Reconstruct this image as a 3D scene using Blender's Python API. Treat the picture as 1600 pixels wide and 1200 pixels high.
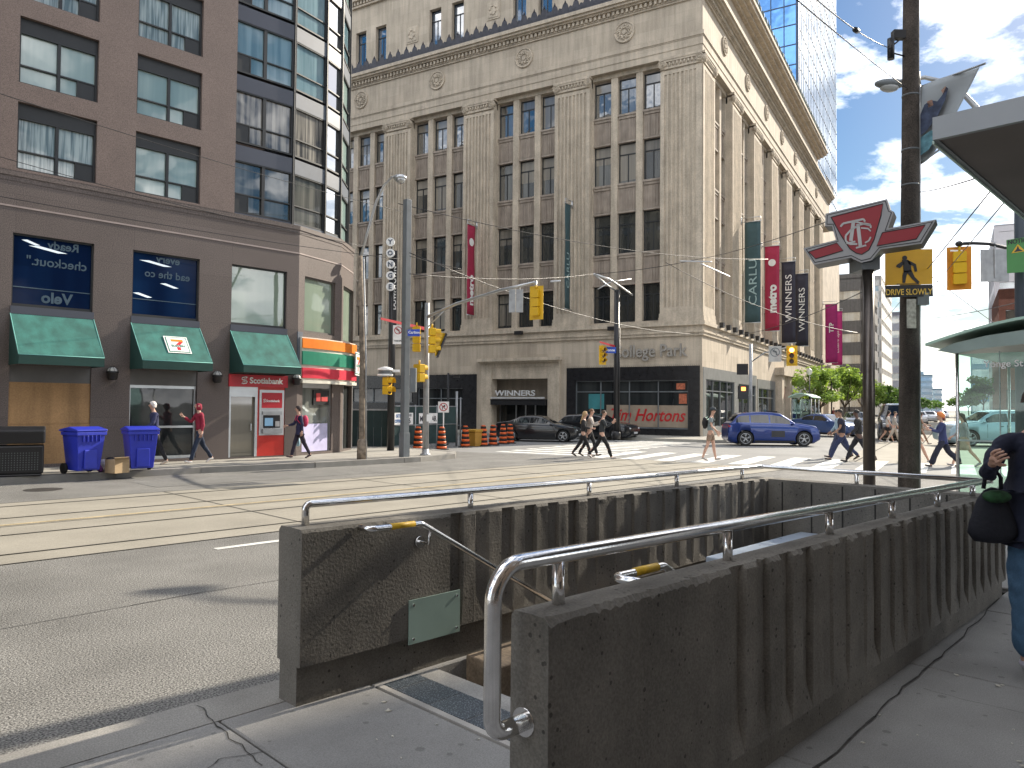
import bpy, bmesh, math, random
import numpy as np
from math import sin, cos, radians, pi, sqrt, atan2, floor
from mathutils import Vector, Matrix, noise
random.seed(7)
for o in list(bpy.data.objects): bpy.data.objects.remove(o)
scn = bpy.context.scene
COL = scn.collection
# ---------------------------------------------------------------- camera
FPX, CAMH = 1180.0, 1.75
_P, _R = radians(1.65), radians(0.5)
cf = Vector((0, cos(_P), sin(_P))); _r0 = Vector((1, 0, 0)); _u0 = _r0.cross(cf)
cr = _r0*cos(_R) + _u0*sin(_R); cu = _u0*cos(_R) - _r0*sin(_R)
cam = bpy.data.cameras.new("camera"); camo = bpy.data.objects.new("camera", cam); COL.objects.link(camo)
m = Matrix.Identity(4)
for i in range(3): m[i][0] = cr[i]; m[i][1] = cu[i]; m[i][2] = -cf[i]
m.translation = (0, 0, CAMH); camo.matrix_world = m
cam.sensor_width = 36; cam.lens = 36*FPX/1600; cam.clip_start = 0.05; cam.clip_end = 5000
scn.camera = camo
# ---------------------------------------------------------------- light
SUN_AZ, SUN_EL = 50.0, 31.0
w = bpy.data.worlds.new("World"); scn.world = w; w.use_nodes = True
nt = w.node_tree; N = nt.nodes; LK = nt.links; N.clear()
out = N.new('ShaderNodeOutputWorld'); bg = N.new('ShaderNodeBackground'); bg.inputs[1].default_value = 0.15
sky = N.new('ShaderNodeTexSky'); sky.sky_type = 'NISHITA'; sky.sun_disc = False
sky.sun_elevation = radians(SUN_EL); sky.sun_rotation = radians(SUN_AZ); sky.air_density = 1.1; sky.dust_density = 0.6; sky.ozone_density = 2.2
geo = N.new('ShaderNodeTexCoord')
sep = N.new('ShaderNodeSeparateXYZ'); LK.new(geo.outputs['Generated'], sep.inputs[0])
az_ = N.new('ShaderNodeMath'); az_.operation = 'ADD'; az_.inputs[1].default_value = 0.22; LK.new(sep.outputs[2], az_.inputs[0])
mx = N.new('ShaderNodeMath'); mx.operation = 'MAXIMUM'; mx.inputs[1].default_value = 0.05; LK.new(az_.outputs[0], mx.inputs[0])
dx = N.new('ShaderNodeMath'); dx.operation = 'DIVIDE'; LK.new(sep.outputs[0], dx.inputs[0]); LK.new(mx.outputs[0], dx.inputs[1])
dy = N.new('ShaderNodeMath'); dy.operation = 'DIVIDE'; LK.new(sep.outputs[1], dy.inputs[0]); LK.new(mx.outputs[0], dy.inputs[1])
cmb = N.new('ShaderNodeCombineXYZ'); LK.new(dx.outputs[0], cmb.inputs[0]); LK.new(dy.outputs[0], cmb.inputs[1]); cmb.inputs[2].default_value = 3.7
n1_ = N.new('ShaderNodeTexNoise'); n1_.inputs['Scale'].default_value = 1.9; n1_.inputs['Detail'].default_value = 9; n1_.inputs['Roughness'].default_value = 0.6; n1_.inputs['Distortion'].default_value = 0.25
LK.new(cmb.outputs[0], n1_.inputs['Vector'])
rmp = N.new('ShaderNodeValToRGB'); rmp.color_ramp.elements[0].position = 0.45; rmp.color_ramp.elements[1].position = 0.565
LK.new(n1_.outputs['Fac'], rmp.inputs[0])
n2_ = N.new('ShaderNodeTexNoise'); n2_.inputs['Scale'].default_value = 3.1; n2_.inputs['Detail'].default_value = 6; LK.new(cmb.outputs[0], n2_.inputs['Vector'])
crmp = N.new('ShaderNodeValToRGB'); crmp.color_ramp.elements[0].position = 0.35; crmp.color_ramp.elements[0].color = (6.2, 6.4, 6.8, 1); crmp.color_ramp.elements[1].position = 0.65; crmp.color_ramp.elements[1].color = (11, 10.9, 10.8, 1)
LK.new(n2_.outputs['Fac'], crmp.inputs[0])
mix = N.new('ShaderNodeMix'); mix.data_type = 'RGBA'
hs = N.new('ShaderNodeHueSaturation'); hs.inputs['Saturation'].default_value = 1.5; hs.inputs['Value'].default_value = 0.31; LK.new(sky.outputs[0], hs.inputs['Color'])
hz = N.new('ShaderNodeMapRange'); hz.interpolation_type = 'SMOOTHSTEP'; hz.inputs[1].default_value = .10; hz.inputs[2].default_value = -.01; hz.inputs[3].default_value = 0; hz.inputs[4].default_value = .92; LK.new(sep.outputs[2], hz.inputs[0])
mxm = N.new('ShaderNodeMath'); mxm.operation = 'MAXIMUM'; LK.new(rmp.outputs[0], mxm.inputs[0]); LK.new(hz.outputs[0], mxm.inputs[1])
LK.new(mxm.outputs[0], mix.inputs[0]); LK.new(hs.outputs[0], mix.inputs[6]); LK.new(crmp.outputs[0], mix.inputs[7])
LK.new(mix.outputs[2], bg.inputs[0]); LK.new(bg.outputs[0], out.inputs[0])
sl = bpy.data.lights.new("sun", 'SUN'); sl.energy = 3.9; sl.angle = radians(0.53); sl.color = (1.0, 0.90, 0.75)
so = bpy.data.objects.new("sun", sl); COL.objects.link(so)
sd = Vector((sin(radians(SUN_AZ))*cos(radians(SUN_EL)), cos(radians(SUN_AZ))*cos(radians(SUN_EL)), sin(radians(SUN_EL))))
so.rotation_euler = sd.to_track_quat('Z', 'Y').to_euler(); so.location = (0, 0, 60)
scn.view_settings.view_transform = 'Standard'; scn.view_settings.look = 'None'; scn.view_settings.exposure = 1.12; scn.view_settings.gamma = 1
scn.view_settings.use_curve_mapping = False
# ---------------------------------------------------------------- frames
A1, A3 = radians(44.6), radians(30.3)
U1 = Vector((sin(A1), cos(A1), 0)); N1 = Vector((-cos(A1), sin(A1), 0)); RZ1 = pi/2 - A1
U3 = Vector((sin(A3), cos(A3), 0)); V3 = Vector((-cos(A3), sin(A3), 0)); RZ3 = pi/2 - A3
CP = Vector((10.49, 41.65, 0))
def S(s, n, z=0): return U1*s + N1*n + Vector((0, 0, z))
def K(x, y, z=0): return CP + U3*x + V3*y + Vector((0, 0, z))
def onray(px, n, z=0.14):
    d = cf + cr*((px-800)/FPX) - cu*((680-600)/FPX); d = Vector((d.x, d.y, 0)); p = d*(n/d.dot(N1)); p.z = z; return p
def gp(px, py, z=0):
    d = cf + cr*((px-800)/FPX) - cu*((py-600)/FPX); t = (z-CAMH)/d.z
    return Vector((d.x*t, d.y*t, z))
def at(px, py, Y):
    d = cf + cr*((px-800)/FPX) - cu*((py-600)/FPX); t = Y/d.y
    return Vector((d.x*t, Y, CAMH + d.z*t))
# ---------------------------------------------------------------- mesh builder
class MB:
    def __init__(s): s.v = []; s.f = []; s.mi = []; s.sm = []; s.x = None
    def add(s, vs, fs, m=0, smooth=False):
        b = len(s.v)
        if s.x is not None: vs = [s.x @ Vector(q) for q in vs]
        s.v += [tuple(q) for q in vs]; s.f += [tuple(b+i for i in f) for f in fs]; s.mi += [m]*len(fs); s.sm += [smooth]*len(fs)
        return s
    def box(s, x0, x1, y0, y1, z0, z1, m=0):
        if x0 > x1: x0, x1 = x1, x0
        if y0 > y1: y0, y1 = y1, y0
        if z0 > z1: z0, z1 = z1, z0
        return s.add([(x0,y0,z0),(x1,y0,z0),(x1,y1,z0),(x0,y1,z0),(x0,y0,z1),(x1,y0,z1),(x1,y1,z1),(x0,y1,z1)],
              [(0,3,2,1),(4,5,6,7),(0,1,5,4),(1,2,6,5),(2,3,7,6),(3,0,4,7)], m)
    def gbox(s, g, a0, a1, d0, d1, z0, z1, m=0):
        p = [g(a, d, z) for z in (z0, z1) for (a, d) in ((a0,d0),(a1,d0),(a1,d1),(a0,d1))]
        fs = [(0,3,2,1),(4,5,6,7),(0,1,5,4),(1,2,6,5),(2,3,7,6),(3,0,4,7)]
        e1 = Vector(p[1])-Vector(p[0]); e2 = Vector(p[3])-Vector(p[0]); e3 = Vector(p[4])-Vector(p[0])
        if e1.cross(e2).dot(e3) < 0: fs = [tuple(reversed(f)) for f in fs]
        return s.add(p, fs, m)
    def prism(s, poly, ext, m=0, smooth=False):
        n = len(poly); P = [Vector(p) for p in poly]; E_ = Vector(ext)
        nr = Vector((0,0,0))
        for i in range(n): nr += P[i].cross(P[(i+1) % n])
        if nr.dot(E_) > 0: P.reverse()
        vs = P + [p+E_ for p in P]
        fs = [tuple(range(n)), tuple(range(2*n-1, n-1, -1))]
        s.add(vs, fs, m)
        b = len(s.v)-2*n
        s.f += [(b+i, b+n+i, b+n+(i+1) % n, b+(i+1) % n) for i in range(n)]; s.mi += [m]*n; s.sm += [smooth]*n
        return s
    def tube(s, pts, r, seg=8, m=0, caps=True, smooth=True):
        P = [Vector(p) for p in pts]; n = len(P)
        R = r if isinstance(r, (list, tuple)) else [r]*n
        up = Vector((0, 0, 1)); vs = []; prev = None
        for i in range(n):
            d = (P[min(i+1, n-1)]-P[max(i-1, 0)])
            if d.length < 1e-9: d = Vector((0, 0, 1))
            d.normalize()
            if prev is None:
                a = up if abs(d.z) < .9 else Vector((1, 0, 0)); x = d.cross(a).normalized()
            else:
                x = (prev - d*prev.dot(d)).normalized()
            prev = x; y = d.cross(x)
            for k in range(seg):
                t = 2*pi*k/seg; vs.append(P[i] + (x*cos(t)+y*sin(t))*R[i])
        fs = [(i*seg+k, i*seg+(k+1) % seg, (i+1)*seg+(k+1) % seg, (i+1)*seg+k) for i in range(n-1) for k in range(seg)]
        s.add(vs, fs, m, smooth)
        if caps:
            b = len(s.v)-n*seg
            s.f += [tuple(b+k for k in range(seg-1, -1, -1)), tuple(b+(n-1)*seg+k for k in range(seg))]; s.mi += [m]*2; s.sm += [False]*2
        return s
    def lathe(s, prof, c=(0,0,0), seg=16, m=0, sx=1, sy=1):
        vs = []; n = len(prof)
        for (r, z) in prof:
            for k in range(seg):
                t = 2*pi*k/seg; vs.append((c[0]+r*cos(t)*sx, c[1]+r*sin(t)*sy, c[2]+z))
        fs = [(i*seg+k, i*seg+(k+1) % seg, (i+1)*seg+(k+1) % seg, (i+1)*seg+k) for i in range(n-1) for k in range(seg)]
        s.add(vs, fs, m, True); b = len(s.v)-n*seg
        s.f += [tuple(b+k for k in range(seg-1, -1, -1)), tuple(b+(n-1)*seg+k for k in range(seg))]; s.mi += [m]*2; s.sm += [False]*2
        return s
    def ball(s, c, rx, ry=None, rz=None, seg=14, rings=9, m=0):
        ry = ry or rx; rz = rz or rx
        vs = []
        for i in range(1, rings):
            p = pi*i/rings
            for k in range(seg):
                t = 2*pi*k/seg; vs.append((c[0]+rx*sin(p)*cos(t), c[1]+ry*sin(p)*sin(t), c[2]-rz*cos(p)))
        vs += [(c[0], c[1], c[2]-rz), (c[0], c[1], c[2]+rz)]
        fs = [(i*seg+k, i*seg+(k+1) % seg, (i+1)*seg+(k+1) % seg, (i+1)*seg+k) for i in range(rings-2) for k in range(seg)]
        L0 = (rings-1)*seg
        fs += [(L0, (k+1) % seg, k) for k in range(seg)] + [((rings-2)*seg+k, (rings-2)*seg+(k+1) % seg, L0+1) for k in range(seg)]
        return s.add(vs, fs, m, True)
    def text(s, t, o, xd, yd, h, ext=.004, m=0, align='CENTER', bold=0.0, sx=1.0, shear=0, spacing=1.0):
        """text of cap height h, baseline origin o"""
        vs, fs, w_ = text_geo(t, bold, shear, spacing)
        xd = Vector(xd).normalized(); yd = Vector(yd).normalized(); nd = xd.cross(yd)
        k = h/0.7; off = -w_/2 if align == 'CENTER' else (0 if align == 'LEFT' else -w_)
        O = Vector(o)
        return s.add([O + xd*((v[0]+off)*k*sx) + yd*(v[1]*k) + nd*(v[2]*ext) for v in vs], fs, m)
    def build(s, name, mats, parent=None, loc=None, rz=0, bevel=0):
        me = bpy.data.meshes.new(name); me.from_pydata(s.v, [], s.f)
        if not isinstance(mats, (list, tuple)): mats = [mats]
        for q in mats: me.materials.append(q)
        me.polygons.foreach_set('material_index', s.mi); me.polygons.foreach_set('use_smooth', s.sm); me.update()
        o = bpy.data.objects.new(name, me); COL.objects.link(o)
        if parent is not None: o.parent = parent
        if loc is not None: o.location = loc
        o.rotation_euler.z = rz
        if bevel:
            b = o.modifiers.new('bevel', 'BEVEL'); b.width = bevel; b.segments = 2; b.limit_method = 'ANGLE'; b.angle_limit = radians(40)
        return o
_tc = {}
def text_geo(t, bold=0.0, shear=0, spacing=1.0):
    k = (t, bold, shear, spacing)
    if k in _tc: return _tc[k]
    cu_ = bpy.data.curves.new('t', 'FONT'); cu_.body = t; cu_.size = 1; cu_.extrude = 0.5; cu_.offset = bold; cu_.shear = shear; cu_.space_character = spacing; cu_.resolution_u = 3
    ob = bpy.data.objects.new('t', cu_); COL.objects.link(ob)
    dg = bpy.context.evaluated_depsgraph_get(); me = bpy.data.meshes.new_from_object(ob.evaluated_get(dg))
    vs = [(v.co.x, v.co.y, v.co.z+.5) for v in me.vertices]; fs = [tuple(p.vertices) for p in me.polygons]
    bpy.data.objects.remove(ob); bpy.data.curves.remove(cu_); bpy.data.meshes.remove(me)
    x0 = min(v[0] for v in vs); x1 = max(v[0] for v in vs)
    _tc[k] = ([(v[0]-x0, v[1], v[2]) for v in vs], fs, x1-x0)
    return _tc[k]
def tag(o, label=None, cat=None, group=None, kind=None):
    if label: o['label'] = label
    if cat: o['category'] = cat
    if group: o['group'] = group
    if kind: o['kind'] = kind
    return o
def thing(name, label, cat, loc=(0,0,0), rz=0, group=None):
    o = bpy.data.objects.new(name, None); COL.objects.link(o); o.empty_display_size = .2
    o.location = loc; o.rotation_euler.z = rz
    return tag(o, label, cat, group)
def copy_tree(o, parent=None):
    c = o.copy(); COL.objects.link(c); c.parent = parent
    for ch in list(o.children):
        if ch.name in bpy.data.objects: copy_tree(ch, c)
    return c
def dup(o, loc, rz, label, group=None):
    c = copy_tree(o); c.location = loc; c.rotation_euler.z = rz; c['label'] = label
    if group: c['group'] = group
    return c
def struct(name, mb, mat, **k): return tag(mb.build(name, mat, **k), kind='structure')
# ---------------------------------------------------------------- materials
def mat(name, col, rough=.7, metal=0.0, var=.12, scale=3.0, bump=0.0, bscale=60, spec=.5, fine=0.0, fscale=200, streak=0.0, spots=0.0, spscale=25, coat=0, emit=None, estr=0, alpha=None):
    M_ = bpy.data.materials.new(name); M_.use_nodes = True; t = M_.node_tree; n = t.nodes; l = t.links
    b = n['Principled BSDF']; b.inputs['Roughness'].default_value = rough; b.inputs['Metallic'].default_value = metal
    b.inputs['Specular IOR Level'].default_value = spec; b.inputs['Coat Weight'].default_value = coat; b.inputs['Coat Roughness'].default_value = .05
    tc = n.new('ShaderNodeTexCoord'); O = tc.outputs['Object']
    rgb = n.new('ShaderNodeRGB'); rgb.outputs[0].default_value = (*col, 1); cur = rgb.outputs[0]
    def mul(fac_sock, lo, hi, p0=.3, p1=.7):
        nonlocal cur
        r = n.new('ShaderNodeMapRange'); r.inputs[1].default_value = p0; r.inputs[2].default_value = p1; r.inputs[3].default_value = lo; r.inputs[4].default_value = hi
        l.new(fac_sock, r.inputs[0]); mm = n.new('ShaderNodeVectorMath'); mm.operation = 'SCALE'; l.new(cur, mm.inputs[0]); l.new(r.outputs[0], mm.inputs['Scale']); cur = mm.outputs[0]
    if var:
        z = n.new('ShaderNodeTexNoise'); z.inputs['Scale'].default_value = scale; z.inputs['Detail'].default_value = 5; l.new(O, z.inputs['Vector']); mul(z.outputs['Fac'], 1-var, 1+var)
    if fine:
        z = n.new('ShaderNodeTexNoise'); z.inputs['Scale'].default_value = fscale; z.inputs['Detail'].default_value = 2; l.new(O, z.inputs['Vector']); mul(z.outputs['Fac'], 1-fine, 1+fine, .35, .65)
    if streak:
        mp = n.new('ShaderNodeMapping'); mp.inputs['Scale'].default_value = (3, 3, .25); l.new(O, mp.inputs[0])
        z = n.new('ShaderNodeTexNoise'); z.inputs['Scale'].default_value = 1.3; z.inputs['Detail'].default_value = 6; l.new(mp.outputs[0], z.inputs['Vector']); mul(z.outputs['Fac'], 1-streak, 1+streak*.3, .35, .6)
    if spots:
        z = n.new('ShaderNodeTexVoronoi'); z.inputs['Scale'].default_value = spscale; z.inputs['Randomness'].default_value = 1; l.new(O, z.inputs['Vector'])
        z2 = n.new('ShaderNodeTexNoise'); z2.inputs['Scale'].default_value = spscale*.35; l.new(O, z2.inputs['Vector'])
        a = n.new('ShaderNodeMath'); a.operation = 'MULTIPLY_ADD'; a.inputs[1].default_value = -0.55; l.new(z2.outputs['Fac'], a.inputs[0]); 
        a.inputs[2].default_value = 0.37
        sb = n.new('ShaderNodeMath'); sb.operation = 'SUBTRACT'; l.new(z.outputs['Distance'], sb.inputs[0]); l.new(a.outputs[0], sb.inputs[1])
        mul(sb.outputs[0], 1-spots, 1, 0, .05); spotsock = sb.outputs[0]
    l.new(cur, b.inputs['Base Color'])
    if bump:
        z = n.new('ShaderNodeTexNoise'); z.inputs['Scale'].default_value = bscale; z.inputs['Detail'].default_value = 4; l.new(O, z.inputs['Vector'])
        bp = n.new('ShaderNodeBump'); bp.inputs['Strength'].default_value = bump; bp.inputs['Distance'].default_value = .02; l.new(z.outputs['Fac'], bp.inputs['Height']); l.new(bp.outputs[0], b.inputs['Normal'])
    if emit: b.inputs['Emission Color'].default_value = (*emit, 1); b.inputs['Emission Strength'].default_value = estr
    return M_
def glass_mat(name, tint=(.8,.93,.88), refl=.08, rough=.02):
    M_ = bpy.data.materials.new(name); M_.use_nodes = True; t = M_.node_tree; n = t.nodes; l = t.links; n.remove(n['Principled BSDF'])
    o = n['Material Output']; tr = n.new('ShaderNodeBsdfTransparent'); tr.inputs[0].default_value = (*tint, 1); g = n.new('ShaderNodeBsdfGlossy'); g.inputs['Roughness'].default_value = rough
    fr = n.new('ShaderNodeFresnel'); fr.inputs[0].default_value = 1.5
    ad = n.new('ShaderNodeMath'); ad.operation = 'ADD'; ad.use_clamp = True; ad.inputs[1].default_value = refl; l.new(fr.outputs[0], ad.inputs[0])
    mx = n.new('ShaderNodeMixShader'); l.new(ad.outputs[0], mx.inputs[0]); l.new(tr.outputs[0], mx.inputs[1]); l.new(g.outputs[0], mx.inputs[2]); l.new(mx.outputs[0], o.inputs[0])
    return M_
def pane_mat(name, col, col2=None, wscale=0, refl=.12, rough=.03, bumpy=.0):
    """window pane: dark or curtained interior behind a reflecting glass face"""
    M_ = bpy.data.materials.new(name); M_.use_nodes = True; t = M_.node_tree; n = t.nodes; l = t.links
    b = n['Principled BSDF']; b.inputs['Roughness'].default_value = .6; b.inputs['Base Color'].default_value = (*col, 1); b.inputs['Specular IOR Level'].default_value = 0
    tc = n.new('ShaderNodeTexCoord')
    if col2:
        s_ = n.new('ShaderNodeSeparateXYZ'); l.new(tc.outputs['Object'], s_.inputs[0]); a = n.new('ShaderNodeMath'); a.operation = 'ADD'; l.new(s_.outputs[0], a.inputs[0]); l.new(s_.outputs[1], a.inputs[1])
        c = n.new('ShaderNodeCombineXYZ'); l.new(a.outputs[0], c.inputs[0])
        z1 = n.new('ShaderNodeMath'); z1.operation = 'MULTIPLY'; z1.inputs[1].default_value = .05; l.new(s_.outputs[2], z1.inputs[0]); l.new(z1.outputs[0], c.inputs[1])
        z = n.new('ShaderNodeTexNoise'); z.inputs['Scale'].default_value = wscale; z.inputs['Detail'].default_value = 3; l.new(c.outputs[0], z.inputs['Vector'])
        r = n.new('ShaderNodeValToRGB'); r.color_ramp.elements[0].position = .38; r.color_ramp.elements[1].position = .62; r.color_ramp.elements[0].color = (*col, 1); r.color_ramp.elements[1].color = (*col2, 1)
        l.new(z.outputs['Fac'], r.inputs[0]); l.new(r.outputs[0], b.inputs['Base Color'])
    g = n.new('ShaderNodeBsdfGlossy'); g.inputs['Roughness'].default_value = rough
    z = n.new('ShaderNodeTexNoise'); z.inputs['Scale'].default_value = .9; l.new(tc.outputs['Object'], z.inputs['Vector'])
    bp = n.new('ShaderNodeBump'); bp.inputs['Strength'].default_value = bumpy; bp.inputs['Distance'].default_value = .05; l.new(z.outputs['Fac'], bp.inputs['Height']); l.new(bp.outputs[0], g.inputs['Normal'])
    fr = n.new('ShaderNodeFresnel'); fr.inputs[0].default_value = 1.5
    ad = n.new('ShaderNodeMath'); ad.operation = 'ADD'; ad.use_clamp = True; ad.inputs[1].default_value = refl; l.new(fr.outputs[0], ad.inputs[0])
    mx = n.new('ShaderNodeMixShader'); l.new(ad.outputs[0], mx.inputs[0]); l.new(b.outputs[0], mx.inputs[1]); l.new(g.outputs[0], mx.inputs[2]); l.new(mx.outputs[0], n['Material Output'].inputs[0])
    return M_
def add_blocks(M_, bw, bh, mort=.012, dark=.75, seamx=True):
    """masonry joints: brick texture in (x+y, z)"""
    t = M_.node_tree; n = t.nodes; l = t.links; b = n['Principled BSDF']
    src = b.inputs['Base Color'].links[0].from_socket
    tc = n.new('ShaderNodeTexCoord'); s_ = n.new('ShaderNodeSeparateXYZ'); l.new(tc.outputs['Object'], s_.inputs[0])
    a = n.new('ShaderNodeMath'); a.operation = 'ADD'; l.new(s_.outputs[0], a.inputs[0]); l.new(s_.outputs[1], a.inputs[1])
    c = n.new('ShaderNodeCombineXYZ'); l.new(a.outputs[0], c.inputs[0]); l.new(s_.outputs[2], c.inputs[1])
    k = n.new('ShaderNodeTexBrick'); k.inputs['Scale'].default_value = 1; k.inputs['Brick Width'].default_value = bw; k.inputs['Row Height'].default_value = bh; k.inputs['Mortar Size'].default_value = mort
    k.inputs['Color1'].default_value = (1,1,1,1); k.inputs['Color2'].default_value = (.88,.87,.86,1); k.inputs['Mortar'].default_value = (dark,dark,dark,1); k.inputs['Mortar Smooth'].default_value = .3
    l.new(c.outputs[0], k.inputs['Vector'])
    mm = n.new('ShaderNodeVectorMath'); mm.operation = 'MULTIPLY'; l.new(src, mm.inputs[0]); l.new(k.outputs['Color'], mm.inputs[1]); l.new(mm.outputs[0], b.inputs['Base Color'])
    return M_
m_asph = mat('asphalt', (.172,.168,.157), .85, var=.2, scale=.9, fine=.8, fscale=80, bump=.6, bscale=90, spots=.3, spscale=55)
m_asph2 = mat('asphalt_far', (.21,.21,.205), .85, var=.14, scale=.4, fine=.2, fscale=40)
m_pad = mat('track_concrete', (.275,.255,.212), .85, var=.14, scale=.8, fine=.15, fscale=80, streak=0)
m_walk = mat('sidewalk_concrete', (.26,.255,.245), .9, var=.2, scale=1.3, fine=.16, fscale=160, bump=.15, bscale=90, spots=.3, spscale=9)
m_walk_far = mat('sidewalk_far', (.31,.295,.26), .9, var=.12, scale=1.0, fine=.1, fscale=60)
m_curb = mat('curb_concrete', (.27,.26,.24), .9, var=.2, scale=2, fine=.2, fscale=120)
m_wallc = mat('stair_wall_concrete', (.158,.147,.128), .92, var=.24, scale=3.2, fine=.16, fscale=110, bump=.25, bscale=60, streak=.16, spots=.6, spscale=24)
m_steel = mat('brushed_steel', (.78,.77,.76), .16, 1.0, var=.12, scale=14, bump=.03, bscale=90)
m_yel_tape = mat('yellow_tape', (.62,.38,.02), .5, var=.2, scale=40)
m_granite = mat('pink_granite', (.130,.105,.096), .55, var=.06, scale=1.2, fine=.32, fscale=45, spec=.4)
add_blocks(m_granite, 2.7, 1.35, .006, .7)
m_gran_dk = mat('dark_trim', (.035,.035,.042), .5, var=.1)
m_slate = mat('slate_panel', (.05,.055,.075), .3, var=.1, scale=1)
m_slate_lt = mat('blue_grey_panel', (.095,.112,.14), .45, var=.08)
m_stone = mat('limestone', (.50,.43,.34), .85, var=.12, scale=.7, fine=.08, fscale=20, streak=.16)
add_blocks(m_stone, 1.6, .62, .008, .82)
m_stone2 = mat('limestone_carved', (.49,.42,.33), .85, var=.14, scale=1.5, fine=.1, fscale=14, streak=.17)
m_brownst = mat('brown_spandrel', (.34,.285,.235), .8, var=.14, scale=2, streak=.2)
m_bronze = mat('bronze_cresting', (.045,.045,.055), .5, .3, var=.3, scale=5)
m_blk = mat('black_granite', (.018,.018,.02), .25, var=.3, scale=4, fine=.2, fscale=60)
m_blkpaint = mat('black_paint', (.012,.012,.014), .4, var=.1)
m_frame = mat('dark_window_frame', (.02,.022,.024), .5, var=.1)
m_alu = mat('aluminium', (.5,.51,.52), .38, .9, var=.08)
m_galv = mat('galvanised_steel', (.36,.37,.38), .5, .6, var=.15, scale=6, streak=.15)
m_grey = mat('grey_painted_steel', (.14,.155,.165), .5, var=.12, scale=4, streak=.15)
m_white = mat('white_paint', (.78,.78,.77), .5, var=.05)
m_whtline = mat('road_paint', (.62,.62,.59), .8, var=.25, scale=3, fine=.25, fscale=60)
m_yelline = mat('yellow_road_paint', (.38,.31,.19), .8, var=.25, scale=3, fine=.25, fscale=60)
m_dark = mat('joint_dark', (.03,.028,.025), .95, var=.2)
m_sigyel = mat('signal_yellow', (.66,.40,.01), .45, var=.06)
m_red = mat('red_paint', (.42,.02,.03), .45, var=.06)
m_plast_blue = mat('blue_bin_plastic', (.02,.035,.42), .45, var=.1, scale=5)
m_orange = mat('orange_plastic', (.72,.12,.02), .5, var=.15, scale=6)
m_rubber = mat('black_rubber', (.015,.015,.015), .8, var=.1)
m_pane_dk = pane_mat('dark_window_glass', (.02,.024,.024), (.10,.10,.09), 1.6, .16, .02, .15)
m_pane_dk2 = pane_mat('shop_window_glass', (.012,.014,.016), (.04,.045,.045), 1.2, .02, .02, .1)
m_curt = [pane_mat('curtain_teal', (.26,.36,.34), (.34,.44,.41), 3, .10, .02, .1), pane_mat('blinds_pale', (.15,.2,.2), (.45,.52,.5), 16, .08, .02, .1), pane_mat('curtain_beige', (.06,.06,.06), (.34,.32,.28), 7, .08, .02, .1), pane_mat('curtain_blue', (.13,.22,.26), (.22,.33,.37), 5, .1, .02, .1), pane_mat('room_dark', (.04,.045,.04), (.15,.15,.13), 3, .14, .02, .1)]
m_clear = glass_mat('clear_glass', (.86,.95,.91), .04)
m_tree = mat('bark', (.09,.07,.05), .9, var=.3, scale=12, bump=.4, bscale=20)
def leaf_mat(name, c):
    M_ = mat(name, c, .6, var=.35, scale=1.6, fine=.25, fscale=6); b = M_.node_tree.nodes['Principled BSDF']; b.inputs['Transmission Weight'].default_value = 0
    n = M_.node_tree.nodes; l = M_.node_tree.links; tr = n.new('ShaderNodeBsdfTranslucent'); tr.inputs[0].default_value = (c[0]*1.6, c[1]*1.5, c[2]*.8, 1); mx = n.new('ShaderNodeMixShader'); mx.inputs[0].default_value = .35
    l.new(b.outputs[0], mx.inputs[1]); l.new(tr.outputs[0], mx.inputs[2]); l.new(mx.outputs[0], n['Material Output'].inputs[0]); return M_
m_leaf = leaf_mat('leaves_light', (.24,.36,.09)); m_leaf2 = leaf_mat('leaves_dark', (.09,.17,.045))
# ================================================================ GROUND (x = s along the near street, y = n across it)
SF = thing  # alias
def gstruct(name, mb, mt): return struct(name, mb, mt, loc=(0,0,0), rz=RZ1)
PX0, PX1, PY0, PY1 = 3.0, 7.45, 1.71, 3.60     # stair pit
CURB = 4.12
g = MB()
B_ = 1500
def sheet(mb, x0, x1, y0, y1, z): mb.add([(x0,y0,z),(x1,y0,z),(x1,y1,z),(x0,y1,z)], [(0,1,2,3)])
sheet(g, -B_, B_, CURB-.5, B_, 0); sheet(g, -B_, PX0-.5, -B_, CURB-.5, 0); sheet(g, PX1+.5, B_, -B_, CURB-.5, 0); sheet(g, PX0-.5, PX1+.5, -B_, PY0-.5, 0)
gstruct('road', g, m_asph)
# near sidewalk: slabs with open joints, pit left out
random.seed(3)
wk = MB()
def slab(x0, x1, y0, y1):
    e = .006; b = .008; z = .15 + random.uniform(-.002, .002)
    x0 += e; x1 -= e; y0 += e; y1 -= e
    wk.add([(x0,y0,-.02),(x1,y0,-.02),(x1,y1,-.02),(x0,y1,-.02),(x0,y0,z-b),(x1,y0,z-b),(x1,y1,z-b),(x0,y1,z-b),(x0+b,y0+b,z),(x1-b,y0+b,z),(x1-b,y1-b,z),(x0+b,y1-b,z)],
        [(0,1,5,4),(1,2,6,5),(2,3,7,6),(3,0,4,7),(4,5,9,8),(5,6,10,9),(6,7,11,10),(7,4,8,11),(8,9,10,11)])
xs = [-14,-12.2,-10.4,-8.6,-6.8,-5,-3.2,-1.4,.55,1.72]
for a, b in zip(xs[:-1], xs[1:]):
    for c, d in ((-3.6,-1.7),(-1.7,.3),(.3,2.45),(2.45,3.75)): slab(a, b, c, d)
slab(1.72, 2.55, 1.70, 3.75); slab(2.55, 7.9, 3.59, 3.75)                                  # landing in front of the stair
xs = [1.72,3.4,5.2,7.0,8.8,10.6,12.4]
for a, b in zip(xs[:-1], xs[1:]):
    for c, d in ((-3.6,-1.7),(-1.7,.3),(.3,1.60)): slab(a, b, c, d)
for a, b in ((8.0,9.6),(9.6,11.2),(11.2,12.4)):
    for c, d in ((1.5,3.75),): slab(a, b, c, d)
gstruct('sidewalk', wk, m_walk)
wd = MB()
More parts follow.
